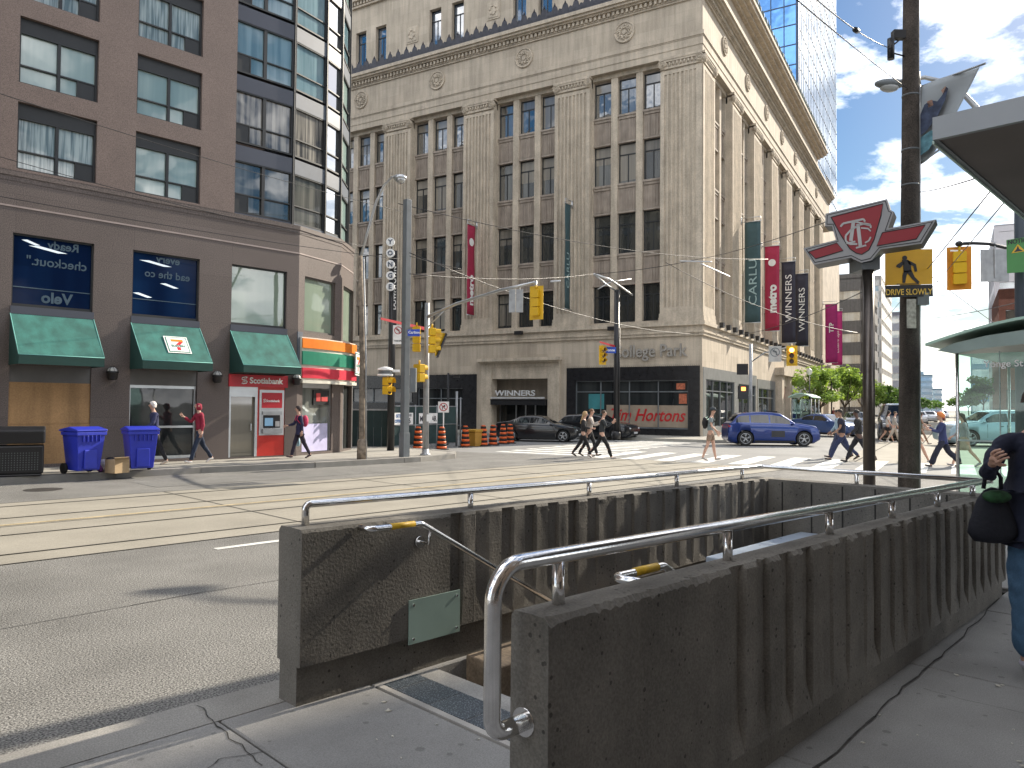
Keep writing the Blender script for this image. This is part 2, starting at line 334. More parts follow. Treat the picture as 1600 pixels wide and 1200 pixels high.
for (a,b,c,d) in ((-14,1.72,-3.6,3.75),(1.72,12.4,-3.6,1.6),(7.9,12.4,1.5,3.75),(1.72,2.6,1.5,3.75)): wd.box(a, b, c, d, .05, .128)
gstruct('sidewalk_joints', wd, m_dark)
kb = MB()
xx = -14.0
while xx < 12.3:
    x2 = min(xx+2.95, 12.4); y0, y1 = 3.75, CURB
    kb.add([(xx+.006,y0,0),(x2-.006,y0,0),(x2-.006,y1,0),(xx+.006,y1,0),(xx+.006,y0,.15),(x2-.006,y0,.15),(x2-.006,y1-.05,.148),(xx+.006,y1-.05,.148),(x2-.006,y1-.01,.10),(xx+.006,y1-.01,.10)],
      [(4,5,6,7),(7,6,8,9),(9,8,2,3),(0,4,7,9,3),(1,2,8,6,5),(0,1,5,4)]); xx = x2
kerb = gstruct('curb', kb, m_curb)
# near corner sidewalk bulge (right, around the shelter and poles)
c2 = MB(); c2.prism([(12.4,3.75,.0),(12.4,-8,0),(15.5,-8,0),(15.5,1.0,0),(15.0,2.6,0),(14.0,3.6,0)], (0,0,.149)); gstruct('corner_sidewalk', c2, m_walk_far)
# cracks in the sidewalk
ck = MB()
def crack(pts, wd_=.012, z=.156):
    wd_ *= .62
    P = [Vector((p[0], p[1], 0)) for p in pts]; Q = []
    for i in range(len(P)-1):
        for k in range(8):
            t = k/8; q = P[i].lerp(P[i+1], t); q += Vector((noise.noise(q*9), noise.noise(q*9+Vector((7,3,1))), 0))*.03; Q.append(q)
    Q.append(P[-1])
    for i in range(len(Q)-1):
        d = (Q[i+1]-Q[i]); nrm = Vector((-d.y, d.x, 0)).normalized(); a = wd_*(.4+.6*abs(noise.noise(Q[i]*20)))
        ck.add([Q[i]-nrm*a*.5+Vector((0,0,z)), Q[i+1]-nrm*a*.5+Vector((0,0,z)), Q[i+1]+nrm*a*.5+Vector((0,0,z)), Q[i]+nrm*a*.5+Vector((0,0,z))], [(0,1,2,3)])
def sn_(px, py, z=.15):
    p = gp(px, py, z); return (p.dot(U1), p.dot(N1))
crack([sn_(310,1105), sn_(345,1140), sn_(410,1198)], .02); crack([sn_(410,1175), sn_(340,1188), sn_(300,1215)], .012)
crack([sn_(1562,935), sn_(1480,1020), sn_(1400,1085), sn_(1290,1190), sn_(1190,1290)], .03)
crack([sn_(1445,1078), sn_(1530,1100), sn_(1610,1118)], .01)
gstruct('sidewalk_cracks', ck, mat('crack_dirt', (.055,.052,.048), .95, var=.5, scale=18))
# road wear: sealed cracks, seam, patches
def rcrack(pts, w_):
    global ck
    ck = MB(); crack(pts, w_, .0045); return ck
sm = rcrack([(-8,6.9),(-2,6.75),(3,6.95),(9,6.8),(20,6.9)], .035); gstruct('road_seam', sm, mat('tar_seam', (.05,.05,.048), .8, var=.6, scale=6))
sm = rcrack([(-3,9.4),(-2.2,8.2),(-2.6,7.1)], .03); gstruct('road_crack', sm, mat('tar_crack', (.05,.05,.048), .8, var=.5, scale=6))
pa = MB(); pa.add([(-6.5,7.3,.004),(-1.2,7.2,.004),(-1.1,9.0,.004),(-6.4,9.1,.004)], [(0,1,2,3)]); pa.add([(6,16.2,.004),(13,16.1,.004),(13.1,17.6,.004),(6,17.7,.004)], [(0,1,2,3)]); gstruct('asphalt_patch', pa, mat('asphalt_patch', (.15,.148,.14), .9, var=.15, scale=1.2, fine=.7, fscale=85))
mh = MB(); mh.tube([(4.2,17.2,.0),(4.2,17.2,.006)], .34, 24); gstruct('manhole', mh, mat('cast_iron', (.07,.065,.06), .6, .5, var=.3, scale=20))
# streetcar track pad
tp = MB()
pads = [(9.55, 15.3)]
sheet(tp, -60, 21, 9.55, 15.3, .004)
gstruct('streetcar_track_pad', tp, m_pad)
jt = MB(); Z = .008
def strip(mb, x0, x1, y0, y1, z=Z): sheet(mb, x0, x1, y0, y1, z)
for y in (10.15, 11.62, 13.30, 14.77):
    strip(jt, -60, 21, y-.028, y+.028); 
for y in (9.56, 12.42, 15.28): strip(jt, -60, 21, y-.012, y+.012)
for x in np.arange(-58.7, 21, 4.3): strip(jt, x-.012, x+.012, 9.57, 15.27)
gstruct('track_grooves', jt, m_dark)
rl = MB()
for y in (10.15, 11.62, 13.30, 14.77): sheet(rl, -60, 21, y-.022, y+.006, .012)
gstruct('streetcar_rails', rl, mat('rail_steel', (.25,.23,.2), .35, .9, var=.2))
yl = MB(); strip(yl, -60, 16, 12.52, 12.64, .009); gstruct('yellow_centre_line', yl, m_yelline)
wl = MB(); strip(wl, 4.0, 11, 8.85, 8.97, .005); gstruct('lane_line', wl, m_whtline)
# far sidewalk of the left building + corner
fs = MB()
_vx, _vy = V3.dot(U1), V3.dot(N1)
pl = [(-60,18.75),(8,18.75),(11,18.4),(14.6,18.35),(16.4,18.8),(17.4,19.9),(17.6,21.3),(17.6+_vx*80,21.3+_vy*80),(-60,21.3+_vy*80)]
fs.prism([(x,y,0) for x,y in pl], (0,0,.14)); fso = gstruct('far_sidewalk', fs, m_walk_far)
fk = MB()
pl2 = pl[:7] + [(17.6+_vx*8,21.3+_vy*8)]
for i in range(len(pl2)-1):
    a, b = Vector((*pl2[i],0)), Vector((*pl2[i+1],0)); d = (b-a).normalized(); nn = Vector((-d.y, d.x, 0)); L_ = (b-a).length; k = 0
    while k < L_:
        e = min(k+3.0, L_); p, q = a+d*(k+.008), a+d*(e-.008)
        fk.prism([p-nn*.02, q-nn*.02, q+nn*.26, p+nn*.26], (0,0,.15)); k = e
gstruct('far_curb', fk, mat('far_curb_concrete', (.24,.23,.21), .9, var=.2, scale=2))
# College side roads (x along College, y along Yonge)
def kstruct(name, mb, mt): return struct(name, mb, mt, loc=CP, rz=RZ3)
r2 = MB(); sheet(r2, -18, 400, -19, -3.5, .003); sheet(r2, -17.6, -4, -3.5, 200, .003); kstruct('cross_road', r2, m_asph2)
p2 = MB(); sheet(p2, -14, 400, -14.2, -8.6, .0065); kstruct('far_track_pad', p2, m_pad)
j2 = MB()
for y in (-13.6,-12.15,-10.6,-9.15): sheet(j2, -14, 400, y-.03, y+.03, .010)
kstruct('far_track_grooves', j2, m_dark)
cw = MB()
for x in np.arange(-16.9, -4.2, 1.15): cw.add([(x,-.9,.007),(x+.55,-.9,.007),(x+.55,3.0,.007),(x,3.0,.007)], [(0,1,2,3)])
for y in np.arange(-18.5, -1.2, 1.2): cw.add([(-17.6,y,.0115),(-13.2,y,.0115),(-13.2,y+.6,.0115),(-17.6,y+.6,.0115)], [(0,1,2,3)])
kstruct('crosswalk', cw, m_whtline)
s2 = MB()
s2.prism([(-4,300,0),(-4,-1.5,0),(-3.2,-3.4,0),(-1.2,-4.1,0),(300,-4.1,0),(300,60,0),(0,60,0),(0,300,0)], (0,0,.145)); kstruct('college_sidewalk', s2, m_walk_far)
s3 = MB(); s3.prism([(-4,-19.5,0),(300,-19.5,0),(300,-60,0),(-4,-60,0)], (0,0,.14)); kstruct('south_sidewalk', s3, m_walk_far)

# ================================================================ STAIR ENCLOSURE
def ribwall(mb, s0, s1, n_out, n_in, sgn_out, rib_out=None, rib_in=None, zb=.15, ztop=1.07, plinth=.36, pd=.03, tilt=0.0, seed=0, zin=None, mtop=0):
    """concrete wall along s; n_out = street/outer face, n_in = pit face. rib_*: s range with vertical ribs"""
    ds = .014; ns = int((s1-s0)/ds)+1
    zin = zb if zin is None else zin
    rnd = random.Random(seed); ribs = {}
    def rib(s):
        k = floor(s/.115); 
        if k not in ribs: ribs[k] = (rnd.uniform(.012,.034) if (k % 2) else 0.0, rnd.uniform(-.012,.012))
        return ribs[k][0]
    so_ = 1 if n_out > n_in else -1
    rows = []
    for i in range(ns+1):
        s = s0 + (s1-s0)*i/ns
        zt = ztop + tilt*(s-s0)
        c1 = noise.noise(Vector((s*7, seed, 0))); c2_ = noise.noise(Vector((s*31, seed, 5)))
        c3 = noise.noise(Vector((s*75, seed, 8))); chip = max(0, c1)*.014 + max(0, c2_)*.030 + max(0, c3)*.014
        def face(n0, zz, ribr, outward, zlow):
            col = []
            for z in zz:
                off = 0
                if ribr and ribr[0] <= s <= ribr[1] and z > plinth-.0: off = -rib(s) + noise.noise(Vector((s*12, z*9, seed)))*.007
                else: off = noise.noise(Vector((s*4, z*4, seed+9)))*.004
                if z < plinth - .001: off = -pd + noise.noise(Vector((s*5, z*5, seed+3)))*.004
                col.append((s, n0 + outward*off, z))
            return col
        zf = [zb, zb+.1, plinth-.002, plinth, plinth+.12, .62, .8, zt-.13, zt-.05, zt-.018-chip*.9]
        zi = [zin, plinth-.002, plinth, .6, .85, zt-.05, zt-.018-chip*.5]
        A = face(n_out, zf, rib_out, so_, zb); Bc = face(n_in, zi, rib_in, -so_, zin)
        top = [(s, n_out - so_*(.014+chip), zt-.002 + c2_*.002), (s, (n_out+n_in)/2, zt + noise.noise(Vector((s*15,2,seed)))*.003), (s, n_in + so_*.013, zt-.002)]
        rows.append(A + top + Bc[::-1])
    m_ = len(rows[0]); vs = [v for r in rows for v in r]
    fsx = []
    for i in range(ns):
        for k in range(m_-1):
            q = (i*m_+k, (i+1)*m_+k, (i+1)*m_+k+1, i*m_+k+1)
            fsx.append(q if so_ < 0 else q[::-1])
    mb.add(vs, fsx)
    b = len(mb.v)-len(vs)
    e0 = tuple(b+k for k in range(m_)); e1 = tuple(b+ns*m_+k for k in range(m_))
    mb.f += [e0 if so_ < 0 else e0[::-1], e1[::-1] if so_ < 0 else e1]; mb.mi += [0,0]; mb.sm += [False]*2
nw = thing('stairwell_wall', 'dark ribbed concrete parapet in the foreground, the sidewalk side of the subway stair', 'concrete wall', (0,0,0), RZ1)
a = MB(); ribwall(a, 1.74, 7.62, 1.55, 1.71, -1, rib_out=(2.86,7.6), rib_in=(2.86,7.6), zb=.12, ztop=1.10, plinth=.30, tilt=-.011, seed=1, zin=-2.6); a.build('parapet', m_wallc, nw)
fw = thing('stairwell_wall', 'concrete parapet on the road side of the subway stair, holding a pale metal plate', 'concrete wall', (0,0,0), RZ1)
a = MB(); ribwall(a, 2.08, 7.62, 3.84, 3.60, 1, rib_out=None, rib_in=(3.12,7.6), zb=-.02, ztop=1.085, plinth=.36, tilt=-.012, seed=2, zin=-2.6); a.build('parapet', m_wallc, fw)
ew = thing('stairwell_wall', 'short concrete end wall across the far end of the subway stair', 'concrete wall', (0,0,0), RZ1)
a = MB(); a.box(7.43, 7.62, 1.70, 3.60, -2.6, 1.02)
for n_ in np.arange(1.95, 3.6, .30): a.box(7.427, 7.431, n_-.008, n_+.008, -.2, 1.0, 1)
a.build('parapet', [m_wallc, m_dark], ew, bevel=.012)
# metal plate on the far wall
pm = mat('pale_green_metal', (.30,.41,.37), .42, .15, var=.12, scale=3)
pt = MB(); pt.box(2.79, 3.19, 3.588, 3.596, .33, .59); po = pt.build('cover_plate', pm, fw)
sc = MB()
for x in (2.82, 3.16):
    for z in (.36, .56): sc.tube([(x,3.588,z),(x,3.580,z)], .008, 8)
sc.build('screw', m_steel, po)
# landing edge, steps, pit
st = thing('subway_stairs', 'concrete steps going down between the parapets with a speckled granite strip on the top landing', 'stairs', (0,0,0), RZ1)
a = MB(); n0, n1 = 1.72, 3.58
a.box(2.562, 2.60, n0, n1, -.1, .152); a.build('landing_edge', mat('pale_edge', (.42,.40,.37), .8, var=.15, scale=5), st)
m_strip = mat('speckled_granite', (.10,.115,.13), .35, var=.1, fine=.0, spots=0); 
t_ = m_strip.node_tree; vv = t_.nodes.new('ShaderNodeTexVoronoi'); vv.inputs['Scale'].default_value = 95; tcx = t_.nodes.new('ShaderNodeTexCoord'); t_.links.new(tcx.outputs['Object'], vv.inputs['Vector'])
rr = t_.nodes.new('ShaderNodeValToRGB'); rr.color_ramp.elements[0].position = .12; rr.color_ramp.elements[0].color = (.42,.45,.47,1); rr.color_ramp.elements[1].position = .42; rr.color_ramp.elements[1].color = (.07,.085,.10,1)
t_.links.new(vv.outputs['Distance'], rr.inputs[0]); t_.links.new(rr.outputs[0], t_.nodes['Principled BSDF'].inputs['Base Color'])
a = MB(); k = n0
while k < n1-.05: a.box(2.603, 2.84, k+.004, min(k+.29, n1)-.004, -.1, .154); k += .29
a.build('granite_strip', m_strip, st)
a = MB(); a.box(2.603, 2.99, n0, n1, -.12, .151); 
a.build('top_step', mat('worn_step', (.34,.33,.31), .7, var=.2, scale=5, fine=.15, fscale=100), st)
for i in range(14):
    a = MB(); a.box(2.99+.29*i, 2.99+.29*(i+1)+.02, 1.72, 3.59, -.03-.165*(i+1)-.3, -.03-.165*i+.0); a.build('step', m_wallc, st, bevel=.008)
# solid pit floor, ledge and slab over the lower flight
a = MB(); a.box(3.25, 7.43, 3.28, 3.595, -2.4, .17); a.build('side_ledge', mat('stained_ledge', (.22,.17,.12), .9, var=.35, scale=4, fine=.2, fscale=50, streak=.2), st, bevel=.01)
a = MB(); a.box(5.6, 7.425, 1.72, 3.26, .40, .52); a.build('cover_slab', mat('blue_grey_roof', (.36,.42,.50), .4, var=.15, scale=3, spots=.6, spscale=12), st, bevel=.01)
# ---- rails
def arc(p0, p1, p2, r, n=7):
    """round corner at p1"""
    p0, p1, p2 = Vector(p0), Vector(p1), Vector(p2); a = (p0-p1).normalized(); b = (p2-p1).normalized(); ang = a.angle(b)
    t = r/math.tan(ang/2); A_ = p1+a*t; B2 = p1+b*t; bis = (a+b).normalized(); C_ = p1+bis*(r/sin(ang/2)); o = []
    va, vb = A_-C_, B2-C_
    for i in range(n+1):
        f_ = i/n; v = va.lerp(vb, f_).normalized()*r; o.append(C_+v)
    return o
hr = thing('guard_rail', 'thick stainless steel guard rail on top of the near parapet, curving down at its end', 'handrail', (0,0,0), RZ1)
R_ = .027; P = [(1.76,1.65,.76)]
P += arc((1.76,1.65,.76),(1.60,1.65,.76),(1.60,1.65,1.26),.05)+arc((1.60,1.65,.8),(1.60,1.65,1.262),(2.3,1.65,1.255),.11)+[(7.5,1.65,1.145)]
a = MB(); a.tube(P, R_, 20); a.build('rail', m_steel, hr)
for s_, zt in ((1.90,1.26),(3.02,1.24),(4.12,1.21),(5.1,1.19),(6.05,1.17),(7.0,1.155)):
    a = MB(); a.tube([(s_,1.65,1.05),(s_,1.65,zt-.02)], .021, 16); a.build('post', m_steel, hr)
a = MB(); a.tube([(1.745,1.65,.76),(1.735,1.65,.76)], .045, 20); a.build('flange', m_steel, hr)
hr2 = thing('guard_rail', 'stainless steel guard rail on the road side parapet, continuing round the far end', 'handrail', (0,0,0), RZ1)
a = MB(); P = [(2.17,3.72,1.06)] + arc((2.17,3.72,1.06),(2.17,3.72,1.20),(3,3.72,1.19),.03) + arc((3,3.72,1.19),(7.52,3.72,1.135),(7.52,1.65,1.14),.04) + [(7.52,1.62,1.14)]
a.tube(P, .021, 16); a.build('rail', m_steel, hr2)
for s_ in (3.39,4.64,5.89,7.1):
    a = MB(); a.tube([(s_,3.72,1.03),(s_,3.72,1.165-(s_-3.4)*.01)], .019, 14); a.build('post', m_steel, hr2)
for n_ in (2.75,):
    a = MB(); a.tube([(7.52,n_,.98),(7.52,n_,1.12)], .019, 14); a.build('post', m_steel, hr2)
def stair_rail(label, n_, wall_n, lab_s0=2.46):
    h = thing('stair_handrail', label, 'handrail', (0,0,0), RZ1); sg = 1 if wall_n > n_ else -1
    P = [(lab_s0-.02, wall_n, 1.06)] + arc((lab_s0-.02,wall_n,1.06),(lab_s0-.02,n_,1.06),(lab_s0+.3,n_,1.06),.04) + arc((lab_s0,n_,1.06),(lab_s0+.34,n_,1.055),(lab_s0+1.4,n_,.455),.06)+[(lab_s0+3.2,n_,-.57)]
    a = MB(); a.tube(P, .0175, 16); a.build('rail', m_steel, h)
    a = MB(); a.tube([(lab_s0+.12,n_,1.0595),(lab_s0+.29,n_,1.0575)], .0185, 16); a.build('yellow_tape', m_yel_tape, h)
    a = MB(); a.tube([(lab_s0+.40,wall_n,.93),(lab_s0+.40,wall_n-sg*.02,.93)], .035, 18); a.tube([(lab_s0+.40,wall_n,.93),(lab_s0+.40,n_,.93),(lab_s0+.41,n_,1.01)], .009, 8); a.build('bracket', m_steel, h)
stair_rail('steel stair handrail with yellow tape, running down past the pale metal plate', 3.50, 3.595)
stair_rail('steel stair handrail with yellow tape, mostly hidden behind the near parapet', 1.86, 1.715, 2.50)
# litter scraps on the near sidewalk
random.seed(11)
lm = mat('litter', (.55,.52,.45), .8, var=.2)
lt = MB()
for i in range(34):
    px, py = (random.uniform(1150, 1600), random.uniform(960, 1200)) if i < 24 else (random.uniform(560, 780), random.uniform(1080, 1200))
    q = Vector(sn_(px, py)).to_3d()
    if q.y > 1.45 and i < 24: continue
    r_ = random.uniform(.003, .010); an = random.uniform(0, pi); d = Vector((cos(an), sin(an), 0)); e = Vector((-d.y, d.x, 0)); z = Vector((0,0,.1545))
    lt.prism([q+d*r_*1.8+z, q+e*r_+z, q-d*r_*1.8+z, q-e*r_*.7+z], (0,0,.003+r_*.2))
tag(lt.build('litter', lm, rz=RZ1), kind='stuff', label='small pale scraps of litter scattered on the near sidewalk', cat='litter')
# off-frame right: unseen tower added far down the street to shade the near sidewalk
# ================================================================ helper: wall with real openings
def wall_open(mb, g, a0, a1, z0, z1, ops, depth=.3, m=0):
    xs = sorted({a0, a1, *[v for o in ops for v in (o[0], o[1])]}); zs = sorted({z0, z1, *[v for o in ops for v in (o[2], o[3])]})
    xs = [x for x in xs if a0 <= x <= a1]; zs = [z for z in zs if z0 <= z <= z1]
    p = [g(0,0,0), g(1,0,0), g(0,0,1), g(0,1,0)]; e = [Vector(q)-Vector(p[0]) for q in p[1:]]
    flip = e[0].cross(e[1]).dot(e[2]) < 0
    def q(vs): mb.add(vs[::-1] if flip else vs, [(0,1,2,3)], m)
    for i in range(len(xs)-1):
        for k in range(len(zs)-1):
            cx, cz = (xs[i]+xs[i+1])/2, (zs[k]+zs[k+1])/2
            if any(o[0] < cx < o[1] and o[2] < cz < o[3] for o in ops): continue
            q([g(xs[i],0,zs[k]), g(xs[i+1],0,zs[k]), g(xs[i+1],0,zs[k+1]), g(xs[i],0,zs[k+1])])
    for (x0, x1, y0, y1) in ops:
        q([g(x0,0,y0), g(x1,0,y0), g(x1,-depth,y0), g(x0,-depth,y0)]); q([g(x0,-depth,y1), g(x1,-depth,y1), g(x1,0,y1), g(x0,0,y1)])
        q([g(x0,0,y0), g(x0,-depth,y0), g(x0,-depth,y1), g(x0,0,y1)]); q([g(x1,-depth,y0), g(x1,0,y0), g(x1,0,y1), g(x1,-depth,y1)])
def gquad(mb, g, a0, a1, d, z0, z1, m=0):
    p = [g(0,0,0), g(1,0,0), g(0,0,1), g(0,1,0)]; e = [Vector(q)-Vector(p[0]) for q in p[1:]]
    vs = [g(a0,d,z0), g(a1,d,z0), g(a1,d,z1), g(a0,d,z1)]
    mb.add(vs[::-1] if e[0].cross(e[1]).dot(e[2]) < 0 else vs, [(0,1,2,3)], m)
def gfn(P, Q, loc=None):
    """facade frame: a from P to Q, d outwards to the right-hand side seen from outside"""
    P = Vector((*P, 0)); D = (Vector((*Q, 0))-P).normalized(); Nn = Vector((D.y, -D.x, 0))
    return lambda a, d, z: P + D*a + Nn*d + Vector((0,0,z))

# ================================================================ LEFT BUILDING (pink granite podium, glass corner drum)
LB = thing('corner_building', 'pinkish brown granite building on the left with green awnings and a rounded glass corner', 'building', (0,0,0), RZ1)
def wl(p): 
    v = Vector((p[0], p[1], 0)); return (v.dot(U1), v.dot(N1))
F0 = (-24.0, 21.2); P0 = (12.0, 21.2); P1 = wl((-5.79,25.31)); P2 = wl((-5.72,26.95)); P3 = (P2[0]-16.0, P2[1]+26.0)
_v = Vector((V3.dot(U1), V3.dot(N1), 0)); P3 = (P2[0]+_v.x*30, P2[1]+_v.y*30)
gF = gfn(F0, P0); gB0 = gfn(P0, P1); gC = gfn(P1, P2); gD = gfn(P2, P3)
kB = (Vector(P1)-Vector(P0)).length/1.63; LBw = 1.63; gB = lambda a, d, z: gB0(a*kB, d, z); LCw = (Vector(P2)-Vector(P1)).length
o_ = -F0[0]
def so(s): return s + o_
bays = [(4.40,6.18),(7.12,8.90),(9.84,11.6)]
lb_bays = bays + [(1.68,3.46),(-1.04,.74),(-3.76,-1.98)]
ops = []
for i, (a, b) in enumerate(lb_bays): ops += [(so(a), so(b), 4.05, 5.81), (so(a), so(b), .22 if i != 2 else .18, 2.62)]
a = MB()
wall_open(a, gF, 0, so(12.0), .1, 7.05, ops, .28)
wall_open(a, gB, 0, LBw, .1, 7.05, [(.22,1.40,4.02,5.78),(.20,1.34,.22,2.5)], .25)
wall_open(a, gC, 0, LCw, .1, 7.05, [(.35,1.7,3.9,5.8),(.5,1.8,.2,2.4)], .25)
ops = [(x, x+1.7, z, z+1.7) for x in np.arange(1.5, 28, 2.7) for z in (1.0, 4.0)]
wall_open(a, gD, 0, 30, .1, 7.05, ops, .25)
a.build('wall', m_granite, LB)
# ledge on top of the podium
poly = [F0, P0, P1, P2, P3, (-24, P3[1])]
def offs(poly, d):
    n = len(poly); o = []
    for i in range(n):
        p, q, r = Vector(poly[i-1]), Vector(poly[i]), Vector(poly[(i+1) % n]); a_ = (q-p).normalized(); b_ = (r-q).normalized()
        na, nb = Vector((a_.y, -a_.x)), Vector((b_.y, -b_.x)); k = (na+nb); k = k/(1+na.dot(nb)); o.append(tuple(q+k*d))
    return o
a = MB(); a.prism([(*p, 7.05) for p in offs(poly, .012)], (0,0,.12)); a.prism([(*p, 7.171) for p in offs(poly, .035)], (0,0,.13)); a.build('podium_ledge', m_granite, LB)
a = MB()
for g_, L_ in ((gF, so(12.0)), (gB, LBw), (gC, LCw)): a.gbox(g_, 0, L_, 0.0, .015, 6.42, 6.46)
a.build('reveal_line', mat('granite_light_line', (.33,.27,.25), .6), LB)
# upper floors: granite part s<9.83 and the glass drum
Q0, Q1, Q2, Q3, Q4 = (9.86, 21.34), (11.80, 21.30), wl((-6.17,24.53)), wl((-5.874,25.39)), wl((-5.93,26.91))
Q5 = (Q4[0]+_v.x*28, Q4[1]+_v.y*28)
TOPZ = 28.0; FLH = 2.10
gU = gfn((-24, 21.16), (9.86, 21.16)); a = MB(); ops = []
ucols = [(4.42,6.17),(7.11,8.85),(1.73,3.48),(-.96,.79),(-3.65,-1.9)]
rows = [7.36+FLH*i for i in range(9)]
for (c, d) in ucols:
    for z in rows: ops.append((so(c), so(d), z, z+1.63))
wall_open(a, gU, 0, so(9.86), 7.3, TOPZ, ops, .26)
gquad(a, gfn((9.86,21.16),(9.86,21.9)), 0, .74, 0, 7.3, TOPZ)
a.build('upper_wall', mat('upper_granite', (.155,.115,.10), .6, var=.08, scale=1.2, fine=.3, fscale=45), LB)
def win_unit(g, a0, a1, z0, z1, dep, kind, curt, header=.33, parent=LB, leaf=True):
    """frame (header panel, mullions) with a pane behind it"""
    f = MB(); fw_ = .05
    if header: f.gbox(g, a0, a1, -dep-.05, -dep+.03, z1-header, z1)
    zt = z1-header
    for (x0, x1, y0, y1) in ((a0,a0+fw_,z0,zt),(a1-fw_,a1,z0,zt),(a0+fw_,a1-fw_,z0,z0+fw_),(a0+fw_,a1-fw_,zt-fw_,zt)): f.gbox(g, x0, x1, -dep-.05, -dep+.04, y0, y1)
    mid = (a0+a1)/2; zq = z0+(zt-z0)*.36
    if kind == 'res':
        f.gbox(g, mid-.035, mid+.035, -dep-.05, -dep+.035, z0+fw_, zt-fw_); f.gbox(g, a0+fw_, mid-.035, -dep-.05, -dep+.03, zq-.018, zq+.018); f.gbox(g, mid+.035, a1-fw_, -dep-.05, -dep+.03, zq-.018, zq+.018)
        q = mid+.035+(a1-mid)*.45; f.gbox(g, q-.014, q+.014, -dep-.05, -dep+.03, z0+fw_, zq-.018)
        f.gbox(g, q+.014, a1-fw_, -dep-.05, -dep+.012, z0+fw_, zq-.018)
    elif kind == 'half':
        f.gbox(g, a0+fw_, a1-fw_, -dep-.05, -dep+.03, zq-.018, zq+.018)
        if curt[1]: f.gbox(g, mid-.014, mid+.014, -dep-.05, -dep+.03, z0+fw_, zq-.018); f.gbox(g, a0+fw_, mid-.014, -dep-.05, -dep+.012, z0+fw_, zq-.018)
        curt = curt[0]
    fo = f.build('window', m_frame, parent)
    p = MB(); gquad(p, g, a0+.01, a1-.01, -dep-.03, z0+.01, zt if header else z1-.01); p.build('pane', curt, fo)
    return fo
random.seed(5)
cc = {(0,0):0,(0,1):0,(0,2):1,(1,0):1,(1,1):0,(1,2):1}
for i, (c, d) in enumerate(ucols):
    for j, z in enumerate(rows[:4] if i > 1 else rows[:5]):
        win_unit(gU, so(c), so(d), z, z+1.63, .14, 'res', m_curt[cc.get((1-i, j), random.choice([0,1,1,2])) if i < 2 else random.choice([0,1,2])])
# glass drum
fac = [(Q0,Q1),(Q1,Q2),(Q2,Q3),(Q3,Q4),(Q4,Q5)]
for i, (p, q) in enumerate(fac):
    g_ = gfn(p, q); L_ = (Vector(q)-Vector(p)).length
    for j in range(-1, 6):
        z1 = 7.30+FLH*(j+1)+.0; z0 = z1-.50+.04
        if j == -1: z0, z1 = 7.3, 7.38
        if j == 5: z1 = TOPZ
        a = MB(); a.gbox(g_, 0, L_, -.25, 0, z0, z1); a.build('spandrel', m_slate if i == 0 else m_slate_lt, LB)
    if i < 4:
        for x in (0, L_): c_ = MB(); c_.gbox(g_, x-.03, x+.03, -.2, .035 if x else .034, 7.3, TOPZ); c_.build('mullion', m_frame, LB)
ck_ = [(4,2,3,3,3),(4,2,3,3,0),(4,2,3,1,3)]
sunny = pane_mat('mirror_glass', (.10,.12,.13), None, 0, .72, .02, .05)
for j in range(5):
    z0 = 7.39+FLH*j; z1 = z0+1.56
    g_ = gfn(*fac[0]); L_ = (Vector(Q1)-Vector(Q0)).length
    win_unit(g_, .04, L_/2, z0, z1, .05, 'half', (m_curt[[4,2,3,3,0][j]], True), 0); win_unit(g_, L_/2, L_-.03, z0, z1, .05, 'half', (m_curt[[4,2,3,3,3][j]], False), 0)
    for i in (1, 2, 3):
        g_ = gfn(*fac[i]); L_ = (Vector(fac[i][1])-Vector(fac[i][0])).length
        win_unit(g_, .03, L_-.03, z0, z1, .05, 'half', (sunny if i == 2 else m_curt[[4,2,3,3,1][j]] if i == 1 else m_curt[[0,0,0,3,0][j]], False), 0)
g_ = gfn(*fac[4]); a = MB()
gquad(a, g_, 0, 28, -.06, 7.3, TOPZ); a.build('side_glazing', m_pane_dk, LB)
a = MB(); a.prism([(*p, TOPZ) for p in ((-24,21.16),(9.86,21.16),Q1,Q2,Q3,Q4,Q5,(-24,Q5[1]))], (0,0,.5)); a.build('roof', m_gran_dk, LB)
a = MB()
for (p, q) in ((P3, (-24, P3[1])), ((-24, P3[1]), F0)): gquad(a, gfn(p, q), 0, (Vector(q)-Vector(p)).length, 0, 0, TOPZ)
a.build('back_wall', m_granite, LB)
